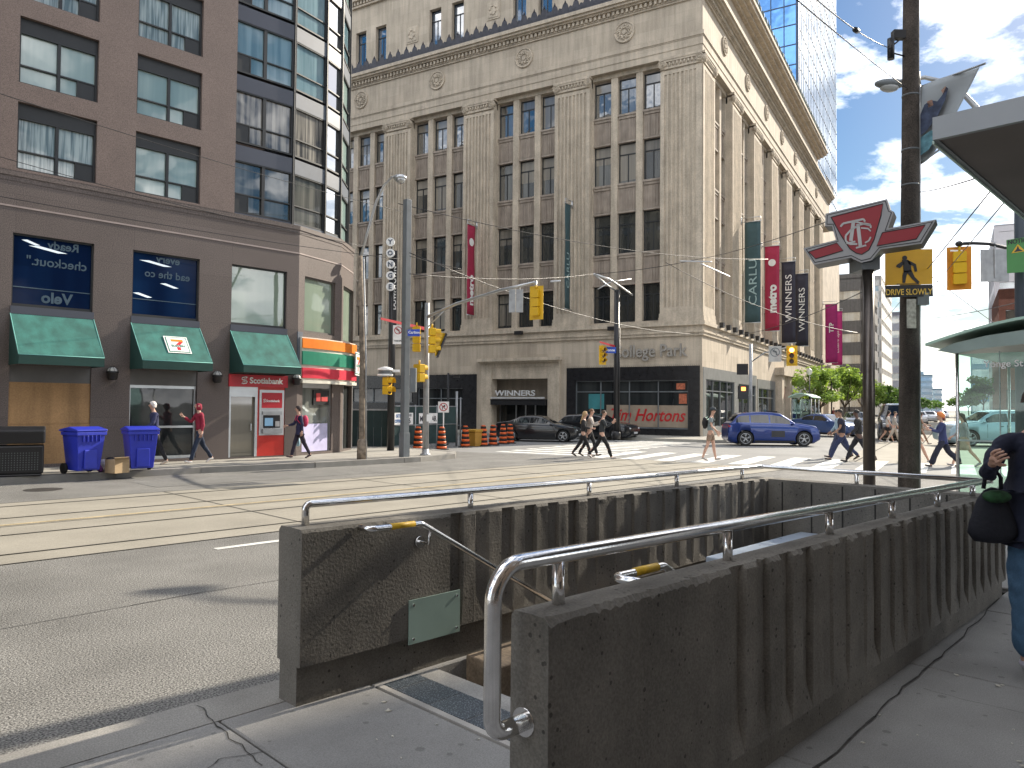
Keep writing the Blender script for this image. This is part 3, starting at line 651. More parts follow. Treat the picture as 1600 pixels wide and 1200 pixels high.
# second-storey shop windows
blue = pane_mat('blue_film_glass', (.004,.012,.045), (.008,.028,.085), .8, -.035, .02, .05)
pale = pane_mat('pale_green_glass', (.20,.27,.21), (.28,.34,.27), 1.0, .12, .02, .08)
wtxt = mat('faded_lettering', (.08,.13,.17), .6)
m_lampglow = mat('pane_lamp_glow', (.5,.55,.55), .5, emit=(.8,.9,1), estr=.35)  # glowing slivers laid on the pane, imitating lamp light in the glass
for i, (c, d) in enumerate(lb_bays):
    f = MB(); dep = .10; x0, x1 = so(c), so(d)
    for r_ in ((x0,x0+.035,4.05,5.81),(x1-.035,x1,4.05,5.81),(x0,x1,4.05,4.12),(x0,x1,5.77,5.81)): f.gbox(gF, r_[0], r_[1], -dep-.05, -dep+.03, r_[2], r_[3])
    fo = f.build('window', m_frame, LB)
    p = MB(); gquad(p, gF, x0+.01, x1-.01, -dep-.02, 4.06, 5.80); p.build('pane', blue if i != 2 else pale, fo)
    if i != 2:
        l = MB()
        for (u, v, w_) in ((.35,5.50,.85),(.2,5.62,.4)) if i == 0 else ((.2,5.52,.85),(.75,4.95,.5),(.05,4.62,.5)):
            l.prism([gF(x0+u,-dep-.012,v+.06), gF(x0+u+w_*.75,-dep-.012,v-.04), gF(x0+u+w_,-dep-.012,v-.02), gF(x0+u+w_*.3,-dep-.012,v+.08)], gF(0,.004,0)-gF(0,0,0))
        l.build('pane_lamp_glow', m_lampglow, fo)
        t = MB(); xd = gF(-1,0,0)-gF(0,0,0)
        def T(txt, cx, z, h, bold=.0): t.text(txt, gF(x0+cx, -dep-.012, z), xd, (0,0,1), h, .004, bold=bold); 
        if i == 0: T('Ready', 1.1, 5.55, .20, .02); T('checkout."', .98, 5.10, .22, .01); T('Velo', 1.0, 4.2, .26, .03)
        elif i == 1: T('every', .95, 5.58, .20, .02); T('ead the co', .95, 5.16, .2, .01)
        if i < 2:
            fl_ = MB(); fl_.gbox(gF, x0+.03, x1-.03, -dep-.019, -dep-.013, 4.52, 4.54); fl_.build('glazing_bar', wtxt, fo)
            t.build('window_lettering', wtxt, fo)
# chamfer windows
for g_, (x0,x1,z0,z1) in ((gB,(.22,1.40,4.02,5.78)),(gC,(.35,1.7,3.9,5.8))):
    f = MB()
    for r_ in ((x0,x0+.04,z0,z1),(x1-.04,x1,z0,z1),(x0,x1,z0,z0+.06),(x0,x1,z1-.05,z1)): f.gbox(g_, r_[0], r_[1], -.15, -.06, r_[2], r_[3])
    fo = f.build('window', mat('bronze_frame', (.10,.09,.08), .5), LB); p = MB(); gquad(p, g_, x0+.01, x1-.01, -.12, z0+.01, z1-.01); p.build('pane', pale, fo)
# slate bands between shop floor and upper windows
for (c, d) in lb_bays: a = MB(); a.gbox(gF, so(c)-.02, so(d)+.02, -.02, .03, 3.86, 4.045); a.build('slate_band', m_slate, LB)
# awnings (things that belong to the building: parts)
m_awn = mat('green_awning_canvas', (.028,.135,.115), .8, var=.2, scale=2.5, fine=.1, fscale=80, streak=.25); m_awnd = mat('dark_green_canvas', (.012,.05,.042), .8, var=.1)
def logo711(mb, O, X, Y, w_, off=None):
    """square sign: white field, orange and red seven, green rim; mats 0 white 1 green 2 orange 3 red"""
    O, X, Y = Vector(O), Vector(X).normalized(), Vector(Y).normalized(); Nn = X.cross(Y)
    def poly(pts, lv, m_): mb.prism([O + X*(p[0]*w_) + Y*(p[1]*w_) + Nn*(.004*lv) for p in pts], Nn*.003, m_)
    poly([(-.5,-.5),(.5,-.5),(.5,.5),(-.5,.5)], 1, 0); poly([(-.45,-.45),(.45,-.45),(.45,.45),(-.45,.45)], 2, 1); poly([(-.41,-.41),(.41,-.41),(.41,.41),(-.41,.41)], 3, 0)
    poly([(-.24,.30),(.27,.30),(.27,.17),(-.24,.17)], 4, 2); poly([(.27,.17),(.10,.17),(-.02,.05),(-.07,-.02),(.10,-.02)], 4, 3); poly([(-.07,-.16),(.08,-.16),(.08,-.34),(-.07,-.34)], 4, 3)
    mb.text('ELEVEN', O + Y*(-.145*w_) + Nn*.016, X, Y, .12*w_, .004, 1, bold=.02)
m_logo = [m_white, mat('logo_green', (.0,.16,.09), .5), mat('logo_orange', (.8,.22,.01), .5), mat('logo_red', (.6,.01,.02), .5)]
for i, (c, d) in enumerate(lb_bays):
    x0, x1 = so(c)-.02, so(d)+.02; zt, zb, zv, dp = 3.86, 2.84, 2.62, .92
    if i == 2: dp, zb, zv = .88, 2.84, 2.63
    a = MB(); nx = 9
    # gently sagging canvas
    vs = []; 
    for u in range(nx+1):
        for v in range(5):
            sag = .018*sin(pi*v/4)*(1-.5*abs(cos(pi*u/nx*2)))
            vs.append(gF(x0+(x1-x0)*u/nx, .02+(dp)*v/4, zt+(zb-zt)*v/4-sag))
    a.add(vs, [(u*5+v, (u+1)*5+v, (u+1)*5+v+1, u*5+v+1) for u in range(nx) for v in range(4)], 0, True)
    e = MB(); e.gbox(gF, x0, x1, dp-.005, dp+.018, zv, zb-.004)
    for x in (x0, x1-.015): e.prism([gF(x, .0, zt-.03), gF(x, dp, zb-.03), gF(x, dp, zv), gF(x, .0, zv)], gF(.015,0,0)-gF(0,0,0))
    aw = a.build('awning', m_awn, LB); e.build('valance', m_awnd, aw)
    h = MB(); h.tube([gF(x0,dp+.01,zb), gF(x1,dp+.01,zb)], .012, 6); h.tube([gF(x0,.02,zt+.005), gF(x0,dp+.01,zb)], .01, 6); h.tube([gF(x1,.02,zt+.005), gF(x1,dp+.01,zb)], .01, 6); h.build('awning_piping', mat('awning_edge', (.16,.42,.38), .7), aw)
    if i == 1:
        l = MB(); Yv = gF(0, .02, zt)-gF(0, dp, zb); O = gF(x0+1.02, .02+dp*.55, zt+(zb-zt)*.55); X = gF(1,0,0)-gF(0,0,0)
        nn = X.normalized().cross(Yv.normalized()); logo711(l, O+nn*.012, X, Yv, .62); l.build('shop_sign', m_logo, aw)
# ground-floor shopfronts
m_ply = mat('weathered_plywood', (.36,.215,.10), .8, var=.16, scale=1.3, fine=.1, fscale=30, streak=.25)
for i, (c, d) in enumerate(lb_bays):
    x0, x1 = so(c), so(d)
    if i == 2: continue
    a = MB(); a.gbox(gF, x0, x1, -.2, -.04, 2.22, 2.62); a.build('header_panel', mat('grey_header', (.11,.105,.10), .5), LB)
    if i == 0 or i > 2:
        a = MB(); a.gbox(gF, x0, x1, -.2, -.041, 1.2, 2.2185); a.gbox(gF, x0, x1, -.2, -.024, .22, 1.195); a.build('plywood_boarding', m_ply, LB)
    else:
        f = MB(); f.gbox(gF, x0, x1, -.2, -.08, 2.14, 2.22)
        for r_ in ((x0,x0+.05,.22,2.14),(x1-.05,x1,.22,2.14),(x0+.05,x1-.05,.22,.30),(x0+.05,x1-.05,1.06,1.12)): f.gbox(gF, r_[0], r_[1], -.2, -.1, r_[2], r_[3])
        fo = f.build('shop_window', m_alu, LB); p = MB(); gquad(p, gF, x0+.02, x1-.02, -.15, .25, 2.2); p.build('pane', m_pane_dk2, fo)
# bank front: sign, door, cash machine
x0, x1 = so(9.84), so(11.6); m_bankred = mat('bank_red', (.50,.012,.025), .4, var=.04)
def swirl(mb, O, X, h, m_=0):
    X = Vector(X).normalized(); Y = Vector((0,0,1)); Nn = X.cross(Y); O = Vector(O)
    P = [(.42,.42),(.15,.5),(-.3,.42),(-.42,.2),(-.2,.05),(.25,-.05),(.42,-.22),(.25,-.42),(-.15,-.5),(-.42,-.42)]
    mb.tube([O+X*(p[0]*h)+Y*(p[1]*h)+Nn*.006 for p in P], h*.09, 6, m_); mb.tube([O+X*(-.1*h)+Y*(.2*h)+Nn*.006, O+X*(.3*h)+Y*(.2*h)+Nn*.006], h*.07, 5, m_); mb.tube([O+X*(-.3*h)+Y*(-.22*h)+Nn*.006, O+X*(.12*h)+Y*(-.22*h)+Nn*.006], h*.07, 5, m_)
XF = gF(1,0,0)-gF(0,0,0)
a = MB(); a.gbox(gF, x0-.04, x1+.06, -.2, .05, 2.24, 2.60); sg = a.build('bank_sign', m_bankred, LB)
t = MB(); t.text('Scotiabank', gF(x0+1.12, .052, 2.35), XF, (0,0,1), .17, .01, bold=.03); swirl(t, gF(x0+.42,.052,2.43), XF, .2); t.build('bank_lettering', m_white, sg)
a = MB()
for r_ in ((x0,x0+.06,.18,2.24),(x0+.80,x0+.88,.18,2.24),(x0+.06,x0+.80,1.95,2.24)): a.gbox(gF, r_[0], r_[1], -.2, -.02, r_[2], r_[3])
dr = a.build('door', m_alu, LB); a = MB(); gquad(a, gF, x0+.05, x0+.82, -.12, .18, 1.96); a.build('door_glass', pane_mat('door_glass', (.13,.12,.09), (.2,.18,.14), 1.2, .1), dr)
a = MB(); a.gbox(gF, x0+.70, x0+.73, -.12, -.07, .95, 1.15); a.build('handle', m_alu, dr)
a = MB(); a.gbox(gF, x0+.88, x1, -.2, -.03, .18, 2.24); cm = a.build('cash_machine', mat('red_panel', (.55,.03,.02), .4), LB)
a = MB(); a.gbox(gF, x0+.93, x1-.03, -.03, .0, .80, 2.16)
a.build('machine_surround', m_alu, cm)
a = MB(); a.gbox(gF, x0+1.00, x1-.1, .0, .012, 1.62, 2.08); q = a.build('machine_sign', m_bankred, cm)
t = MB(); t.text('Scotiabank', gF(x0+1.36, .013, 1.80), XF, (0,0,1), .07, .006, bold=.03); swirl(t, gF(x0+1.08,.013,1.84), XF, .09); t.build('bank_lettering', m_white, q)
a = MB(); a.gbox(gF, x0+1.02, x1-.12, .0, .05, 1.42, 1.52); a.gbox(gF, x0+1.02, x1-.12, .0, .09, .86, 1.00); a.build('machine_body', mat('machine_grey', (.32,.34,.36), .4), cm)
a = MB(); a.gbox(gF, x0+1.06, x1-.16, .0, .015, 1.02, 1.40); a.build('machine_recess', m_blkpaint, cm)
a = MB(); a.gbox(gF, x0+1.1, x0+1.36, .015, .03, 1.08, 1.32); a.build('screen', mat('machine_screen', (.08,.16,.24), .2, emit=(.3,.5,.7), estr=.2), cm)
a = MB(); a.gbox(gF, x0+1.42, x0+1.56, .015, .06, 1.06, 1.22); a.build('keypad', m_alu, cm)
# convenience store corner
a = MB(); pts = []
def curve_pt(t, d):  # around B and C
    return gB(t, d, 0) if t < LBw*.75 else None
Pa, Pb, Pc = gB(.06,.10,0), gB(LBw+.0,.36,0), gC(LCw*.55,.30,0)
def bez(t): 
    return Pa*(1-t)**2 + (gB(LBw*.75,.42,0))*2*t*(1-t) + Pc*t**2
def band(z0, z1, e, mt, nm):
    mb = MB(); n = 14; P = [bez(i/n) for i in range(n+1)]; vs = []
    for i, p in enumerate(P):
        d = (P[min(i+1,n)]-P[max(i-1,0)]).normalized(); nn = Vector((d.y, -d.x, 0))
        for (k, z) in ((e,z0),(e,z1),(e-.12,z1),(e-.12,z0)): vs.append(p+nn*k+Vector((0,0,z)))
    mb.add(vs, [(i*4+j, (i+1)*4+j, (i+1)*4+(j+1) % 4, i*4+(j+1) % 4) for i in range(n) for j in range(4)] + [(0,1,2,3), (n*4+3,n*4+2,n*4+1,n*4)])
    return mb.build(nm, mt, sgo)
sgo = MB(); sgo.prism([bez(i/10)+Vector((0,0,2.42)) for i in range(11)] + [gC(LCw*.55,0,2.42), gB(LBw,0.0,2.42), gB(.06,0,2.42)], (0,0,1.42)); sgo = sgo.build('store_sign', mat('sign_cream', (.62,.60,.52), .5), LB)
band(3.50, 3.80, .05, mat('sign_orange', (.78,.20,.01), .4), 'orange_band'); band(2.98, 3.40, .05, mat('sign_green', (.01,.20,.12), .4), 'green_band'); band(2.56, 2.88, .05, mat('sign_red', (.62,.03,.06), .4), 'red_band')
band(2.40, 2.50, .06, mat('sign_cream2', (.62,.60,.52), .5), 'lower_trim')
l = MB(); O = gC(LCw*.52,.0,3.15); Xc = gC(1,0,0)-gC(0,0,0); Nc = gC(0,1,0)-gC(0,0,0); logo711(l, O+Nc*.40, Xc, (0,0,1), .8); l.build('square_logo', m_logo, sgo)
a = MB(); a.gbox(gB, -.02, .16, -.02, .025, 2.5, 4.0); a.build('slate_pilaster', m_slate_lt, LB)
f = MB()
for r_ in ((.20,.25,.22,2.5),(1.29,1.34,.22,2.5),(.25,1.29,2.26,2.5)): f.gbox(gB, r_[0], r_[1], -.2, -.06, r_[2], r_[3])
fo = f.build('shop_window', m_alu, LB); p = MB(); gquad(p, gB, .22, 1.32, -.12, .22, 2.4); p.build('pane', pane_mat('store_glass', (.10,.11,.10), (.30,.31,.28), 1.2, .08), fo)
a = MB(); a.gbox(gB, .25, 1.22, -.08, -.05, .24, 1.12); a.build('lilac_panel', mat('lilac_panel', (.50,.48,.70), .5), fo)
a = MB(); a.gbox(gB, .66, 1.26, -.1, -.05, 1.72, 2.2); q = a.build('poster_board', m_blkpaint, fo)
a = MB(); a.gbox(gB, .76, .92, -.05, -.04, 1.84, 2.1); a.gbox(gB, .96, 1.2, -.05, -.04, 1.84, 1.98); a.build('poster', mat('poster_red', (.5,.05,.05), .5), q)
a = MB(); a.gbox(gC, .5, .56, -.2, .0, .2, 2.4); a.gbox(gC, 1.74, 1.8, -.2, 0, .2, 2.4); dr = a.build('door', m_alu, LB); a = MB(); gquad(a, gC, .55, 1.75, -.14, .2, 2.4); a.build('door_glass', m_pane_dk2, dr)
# wall lamps (round caged bulkheads)
for k, x in enumerate((6.62, 9.38, 11.87)):
    a = MB(); a.lathe([(.02,-.2),(.10,-.19),(.12,-.15),(.13,-.03),(.15,-.02),(.15,.02),(.13,.03)], gF(so(x),.2,2.52), 16); a.x = None
    a.gbox(gF, so(x)-.05, so(x)+.05, 0, .12, 2.38, 2.46); lo = a.build('wall_lamp', m_blkpaint, LB)
    b = MB(); b.ball(gF(so(x),.2,2.54), .13, .13, .12, 16, 10); b.build('lamp_globe', mat('frosted_glass', (.45,.44,.42), .4), lo)
    c_ = MB()
    for q in range(4):
        t = pi*q/4; c_.tube([gF(so(x),.2,2.54)+Vector((cos(t)*.137*cos(u), sin(t)*.137*cos(u), .127*sin(u))) for u in np.linspace(0, pi, 9)], .006, 4)
    c_.build('cage', m_blkpaint, lo)
# ================================================================ COLLEGE BLOCK (limestone building with giant pilasters)
CB = thing('limestone_building', 'large limestone building with giant fluted pilasters, round medallions and a dark crested cornice', 'building', CP, RZ3)
gY = lambda a, d, z: Vector((-d, a, z)); gX = lambda a, d, z: Vector((a, -d, z))
YL, XL = 47.0, 50.0      # lengths
PZ0, PZ1 = 6.55, 21.7    # pilaster zone
a = MB()
a.box(1.15, XL-.5, 1.15, YL-.5, .1, 25.0)                      # core behind the walls
# ground-floor masonry, per face
for (g_, L_, ops) in ((gY, YL, [(.45,8.15,.15,4.02),(9.55,13.6,.15,3.45),(14.95,26.2,.15,3.75),(27.5,45,.15,3.75)]),
                      (gX, XL, [(.45,7.3,.15,3.75),(7.95,13.2,.15,3.6),(13.8,19.5,.15,3.6),(20.8,23.2,.15,3.9),(24.3,29.6,.15,3.6),(30.4,36.0,.15,3.6),(36.8,42.2,.15,3.6),(43,49,.15,3.6)])):
    wall_open(a, g_, 0, L_, .1, 5.75, ops, .55)
    # frieze and architrave
    a.gbox(g_, 1.2 if g_ is gX else .0, L_, -1.2, .0, 21.7, 24.75)
    e_ = 0 if g_ is gX else 1
    a.gbox(g_, -.06*e_, L_, 0.0, .06, 22.55, 22.62); a.gbox(g_, -.10*e_, L_, 0.0, .10, 22.62, 22.85)
    a.gbox(g_, -.035*e_, L_, 0, .035, 22.1, 22.55)
    # bay recess back wall between pilasters
a.build('wall', m_stone, CB)
PIL_Y = [(0,2.45),(6.85,9.25),(13.65,16.05),(20.45,22.85),(27.25,29.65),(34.05,36.45),(40.85,43.25)]
PIL_X = [(0,2.45)] + [(6.5+6.0*i, 8.85+6.0*i) for i in range(7)]
def volute(mb, g, a_, z, r, d):
    pts = []
    for i in range(26):
        t = i/25*2*pi*2.1; rr = r*(1-i/25*.85); pts.append(g(a_+rr*cos(t), d, z+rr*sin(t)))
    mb.tube(pts, .035, 5); mb.tube([g(a_,d-.18,z), g(a_,d-.01,z)], r*.95, 16)
    mb.tube([g(a_,d,z), g(a_,d+.05,z)], .05, 8)
def pilaster(g, a0, a1, corner=False):
    mb = MB(); w_ = a1-a0; z0, z1 = PZ0+.5, 21.05
    mb.gbox(g, a0, a1, -1.1, -.02, PZ0, z1)
    nf = 8; m0, m1 = a0+(.20 if not corner else .30), a1-.20; p = (m1-m0)/nf
    mb.gbox(g, a0+.02, m0, -.02, .04, z0, z1-.1); mb.gbox(g, m1, a1-.02, -.02, .04, z0, z1-.1)
    # flutes: a fillet, then a scooped channel
    zf0, zf1 = z0+.35, z1-.3
    mb.gbox(g, m0, m1, -.02, .04, z0, zf0); mb.gbox(g, m0, m1, -.02, .04, zf1, z1-.1)
    for i in range(nf):
        x = m0+p*i; mb.gbox(g, x, x+p*.22, -.02, .04, zf0, zf1); mb.gbox(g, x+p*.78, x+p, -.02, .04, zf0, zf1)
    mb.gbox(g, a0-.04, a1+.04, -.02, .10, PZ0, PZ0+.28); mb.gbox(g, a0-.02, a1+.02, -.02, .07, PZ0+.28, z0)
    o = mb.build('pilaster', m_stone2, CB)
    c = MB(); c.gbox(g, a0, a1, -.3, .08, 21.05, 21.18); c.gbox(g, a0+.02, a1-.02, -.3, .05, 21.18, 21.45); c.gbox(g, a0-.05, a1+.05, -.3, .16, 21.56, 21.698)
    for k in range(9): x = a0+.35+(w_-.7)*k/8; c.tube([g(x,.05,21.2), g(x,.10,21.30), g(x,.06,21.42)], .06, 5)
    volute(c, g, a0+.14, 21.33, .24, .16); volute(c, g, a1-.14, 21.33, .24, .16)
    c.gbox(g, a0+.1, a1-.1, .04, .13, 21.44, 21.56)
    c.build('capital', m_stone2, o)
for p in PIL_Y: pilaster(gY, p[0], p[1], p[0] == 0)
for p in PIL_X: pilaster(gX, p[0], p[1], p[0] == 0)
WROWS = [(6.75,8.95),(10.85,13.25),(15.05,17.45),(19.2,21.35)]
cpw = {}
def cp_window(g, a0, a1, z0, z1, dep, mt, cols=1):
    f = MB(); w_ = a1-a0; t = .07
    f.gbox(g, a0, a0+t, -dep-.06, -dep, z0, z1); f.gbox(g, a1-t, a1, -dep-.06, -dep, z0, z1); f.gbox(g, a0+t, a1-t, -dep-.06, -dep, z0, z0+t); f.gbox(g, a0+t, a1-t, -dep-.06, -dep, z1-t, z1)
    zq = z0+(z1-z0)*.72; f.gbox(g, a0+t, a1-t, -dep-.06, -dep-.005, zq-.035, zq+.035); mid = (a0+a1)/2
    f.gbox(g, mid-.03, mid+.03, -dep-.06, -dep-.01, z0+t, zq-.035)
    fo = f.build('window', m_frame, CB); p = MB(); gquad(p, g, a0+.02, a1-.02, -dep-.04, z0+.02, z1-.02); p.build('pane', mt, fo); return fo
random.seed(9)
m_tan_refl = [pane_mat('tan_reflection_a', (.24,.215,.175), (.32,.29,.24), 3, .12), pane_mat('tan_reflection_b', (.15,.14,.12), (.22,.2,.17), 5, .14), pane_mat('tan_reflection_c', (.33,.30,.25), (.38,.35,.3), 2, .12)]  # tan sheets on the panes, painting the reflection of the buildings opposite
def bay(g, a0, a1, full=True):
    """three window columns between two pilasters: mullion piers, spandrels and windows"""
    w_ = (a1-a0); mw = .42; ww = (w_-2*mw-.08)/3
    mb = MB(); cols = [(a0+.04+i*(ww+mw), a0+.04+i*(ww+mw)+ww) for i in range(3)]
    for i in range(2): mb.gbox(g, cols[i][1], cols[i+1][0], -.95, -.38, PZ0, 21.45)
    mb.gbox(g, a0, cols[0][0], -.95, -.40, PZ0, 21.45); mb.gbox(g, cols[2][1], a1, -.95, -.40, PZ0, 21.45)
    mb.gbox(g, a0, a1, -.95, -.34, 21.451, 21.7)
    mb.gbox(g, a0+.01, a1-.01, -.95, -.25, PZ0, 6.72)
    io = mb.build('mullion_piers', m_stone2, CB)
    zs = [(8.95,10.85),(13.25,15.05),(17.45,19.2)]
    for (c0, c1) in cols:
        sb = MB(); sb.gbox(g, c0+.01, c1-.01, -.98, -.90, PZ0+.2, 21.3)
        for (z0, z1) in zs:
            sb.gbox(g, c0, c1, -.95, -.52, z0, z1)
            sb.gbox(g, c0, c1, -.52, -.40, z1-.14, z1-.02); sb.gbox(g, c0+.04, c1-.04, -.52, -.455, z1-.30, z1-.14); sb.gbox(g, c0, c1, -.52, -.44, z0, z0+.1)
            nr = 6
            for k in range(nr): x = c0+.08+(c1-c0-.16)*k/nr; sb.gbox(g, x, x+.045, -.52, -.48, z0+.16, z1-.36)
        sb.gbox(g, c0, c1, -.95, -.62, 21.352, 21.449)
        sb.build('spandrels', m_brownst, io)
    if full:
        for (c0, c1) in cols:
            for r, (z0, z1) in enumerate(WROWS):
                wo_ = cp_window(g, c0, c1, z0, z1, .66, m_cpref[r])
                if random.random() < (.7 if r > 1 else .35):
                    hb = random.choice([.3,.45,.6,.95])*(z1-z0-.14); q_ = MB(); gquad(q_, g, c0+.07, c1-.07, -.695, z1-.07-hb, z1-.07); q_.build('tan_reflection', m_tan_refl[random.randrange(3)], wo_)
    else:
        for r, (z0, z1) in enumerate(WROWS):
            f = MB(); p = MB()
            for (c0, c1) in cols:
                f.gbox(g, c0, c0+.07, -.72, -.66, z0, z1); f.gbox(g, c1-.07, c1, -.72, -.66, z0, z1); f.gbox(g, c0+.07, c1-.07, -.72, -.66, z0, z0+.07); f.gbox(g, c0+.07, c1-.07, -.72, -.66, z1-.6, z1-.53); f.gbox(g, (c0+c1)/2-.03, (c0+c1)/2+.03, -.72, -.67, z0+.07, z1-.6)
                gquad(p, g, c0+.02, c1-.02, -.70, z0+.02, z1-.02)
            fo = f.build('window', m_frame, CB); p.build('pane', m_pane_dk, fo)
m_cpref = [pane_mat('cp_glass_low', (.015,.018,.02), (.05,.05,.045), 1.4, .10, .02, .2), pane_mat('cp_glass_3', (.03,.035,.035), (.09,.09,.08), 1.4, .16, .02, .2), pane_mat('cp_glass_4', (.05,.055,.055), (.18,.18,.16), 1.8, .25, .02, .2), pane_mat('cp_glass_5', (.06,.065,.065), (.22,.21,.18), 1.8, .28, .02, .2)]
for i in range(4): bay(gY, PIL_Y[i][1], PIL_Y[i+1][0])
for i in (4, 5): bay(gY, PIL_Y[i][1], PIL_Y[i+1][0], False)
for i in range(7): bay(gX, PIL_X[i][1], PIL_X[i+1][0], False)
# medallions
def medallion(g, a_, z, r=.62):
    mb = MB(); mb.tube([g(a_,-.05,z), g(a_,.05,z)], r, 28)
    mb.tube([g(a_+r*.95*cos(t), .055, z+r*.95*sin(t)) for t in np.linspace(0, 2*pi, 29)], .05, 5); mb.tube([g(a_,.04,z), g(a_,.11,z)], r*.22, 12)
    for k in range(8):
        t = 2*pi*k/8; c = (a_+r*.55*cos(t), z+r*.55*sin(t)); mb.tube([g(c[0]+.15*r*cos(u+t), .07, c[1]+.15*r*sin(u+t)) for u in np.linspace(0, 5.2, 8)], .045, 5)
        t += pi/8; mb.tube([g(a_+r*.25*cos(t),.06,z+r*.25*sin(t)), g(a_+r*.72*cos(t),.06,z+r*.72*sin(t))], .03, 4)
    mb.build('medallion', m_stone2, CB)
for i in range(6): medallion(gY, 4.65+6.8*i, 23.85)
for i in range(7): medallion(gX, 4.6+6.0*i, 23.85, .55)
# cornice with dentils
c = MB()
for (g_, L_) in ((gY, YL), (gX, XL)):
    q_ = (lambda v: .4) if g_ is gX else (lambda v: -v)
    c.gbox(g_, q_(.10), L_, -.4, .10, 24.751, 24.86); c.gbox(g_, q_(.16), L_, -.4, .16, 24.86, 24.9)
    c.gbox(g_, q_(.10), L_, -.4, .10, 24.9, 25.16)
    x = 0.0
    while x < L_-.2: c.gbox(g_, x, x+.15, .10, .26, 24.92, 25.14); x += .29
    c.gbox(g_, q_(.34), L_, -.4, .34, 25.161, 25.26); c.gbox(g_, q_(.5), L_, -.4, .50, 25.26, 25.40); c.gbox(g_, q_(.62), L_, -.4, .62, 25.401, 25.62)
c.build('cornice', m_stone2, CB)
cr_ = MB(); random.seed(2)
for (g_, L_) in ((gY, YL), (gX, XL)):
    x = -.3; k = 0
    if g_ is gX: x = 44.3
    cr_.gbox(g_, x-.2, L_, .44, .50, 25.62, 25.80)
    while x < L_:
        h = .62 if k % 2 == 0 else .34; w_ = .26 if k % 2 == 0 else .17
        cr_.prism([g_(x+w_*cos(t)*(1 if sin(t) < .3 else .85), .45, 25.78+h*max(0, sin(t))**.7) for t in np.linspace(0, pi, 9)], g_(0,.05,0)-g_(0,0,0))
        if k % 2 == 0: cr_.tube([g_(x,.475,25.8+h*.9), g_(x,.475,25.8+h+.14)], [.07,.02], 6)
        else:
            cr_.tube([g_(x-.12+.09*cos(u), .47, 25.98+.09*sin(u)) for u in np.linspace(-1, 4, 7)], .03, 4)
        x += .36; k += 1
cr_.build('cresting', m_bronze, CB)
# attic storey, set back
at_ = MB(); DA = .9; gA = lambda a, d, z: Vector((DA-d, a, z))
ops = []; aw_ = [(3.15+6.8*i, 4.15+6.8*i) for i in range(6)] + [(5.05+6.8*i, 6.05+6.8*i) for i in range(6)]
for (p, q) in aw_: ops.append((p, q, 26.8, 29.5))
wall_open(at_, gA, 2.6, YL, 25.0, 33.0, ops, .4)
at_.box(DA, 9, 2.6, 2.61, 25, 33.0); at_.box(DA+.02, 9, 2.62, YL, 32.9, 33.0); at_.box(9, 9.1, 2.6, YL, 25, 33)
at_.gbox(gA, 2.5, YL, 0, .12, 26.45, 26.62); at_.gbox(gA, 2.5, YL, 0, .2, 31.3, 31.45)
x = 2.6
while x < YL: at_.gbox(gA, x, x+.16, 0, .3, 31.45, 31.7); x += .3
at_.gbox(gA, 2.4, YL, 0, .45, 31.7, 32.1)
at_.build('attic_storey', m_stone, CB)
for (p, q) in aw_[:5] + aw_[6:11]: cp_window(gA, p, q, 26.8, 29.5, .3, pane_mat('attic_glass', (.08,.12,.18), None, 0, .4))  if (p, q) in (aw_[0],) else None
m_attic = pane_mat('attic_window_glass', (.05,.09,.15), (.15,.2,.26), 1, .38, .02, .1)
for (p, q) in aw_[1:5] + aw_[6:11]: cp_window(gA, p, q, 26.8, 29.5, .3, m_attic)
for i in range(6):
    sq = MB()
    a0 = .25+6.8*i
    if a0 < 3: continue
    sq.gbox(gA, a0, a0+1.0, 0, .05, 27.5, 28.7); sq.gbox(gA, a0+.12, a0+.88, .05, .08, 27.62, 28.58)
    for k in range(6): t = k*pi/3; sq.tube([gA(a0+.5+.25*cos(t+u*.9), .09, 28.1+.3*sin(t+u*.9)) for u in (0,.4,.8)], .05, 5)
    sq.build('carved_square', m_stone2, CB)
# upper tier and heavy top cornice along the sunlit side
ut = MB(); ut.box(9.2, 44, .35, 9, 25.4, 28.3); ut.box(2.7, 9.2, .35, 2.6, 25.4, 28.3); ut.gbox(gX, 2.8, 44, -.35, -.22, 26.2, 26.32); ut.gbox(gX, 2.8, 44, -.35, -.22, 27.35, 27.47)
for x in np.arange(3.1, 43.8, .62):
    ut.tube([gX(x+.2*cos(t), -.30, 26.83+.33*sin(t)) for t in np.linspace(0, 2*pi, 9)], .06, 4); ut.gbox(gX, x+.27, x+.35, -.35, -.24, 26.4, 27.3)
ut.build('upper_tier', m_stone2, CB)
tc_ = MB(); tc_.box(2.5, 44.2, .10, 3, 28.301, 28.5); tc_.box(2.3, 44.4, -.2, 3, 28.5, 28.72); tc_.box(2.1, 44.6, -.5, 3, 28.721, 28.95); tc_.box(2.0, 44.7, -.62, 3, 28.951, 29.2); tc_.build('top_cornice', m_stone2, CB)
cg = MB(); cg.box(2.2, 44.5, -.55, -.48, 29.2, 29.36)
for x in np.arange(3.0, 44, 1.0): cg.lathe([(.10,29.2),(.16,29.4),(.13,29.62),(.05,29.8),(.01,30.05 if int(x) % 3 == 0 else 29.85)], (x,-.5,0), 6)
cg.build('top_cresting', mat('green_cresting', (.10,.13,.12), .7, var=.3), CB)
rf = MB(); rf.box(.0, XL, .0, YL, 25.05, 25.5); rf.build('roof', m_gran_dk, CB)
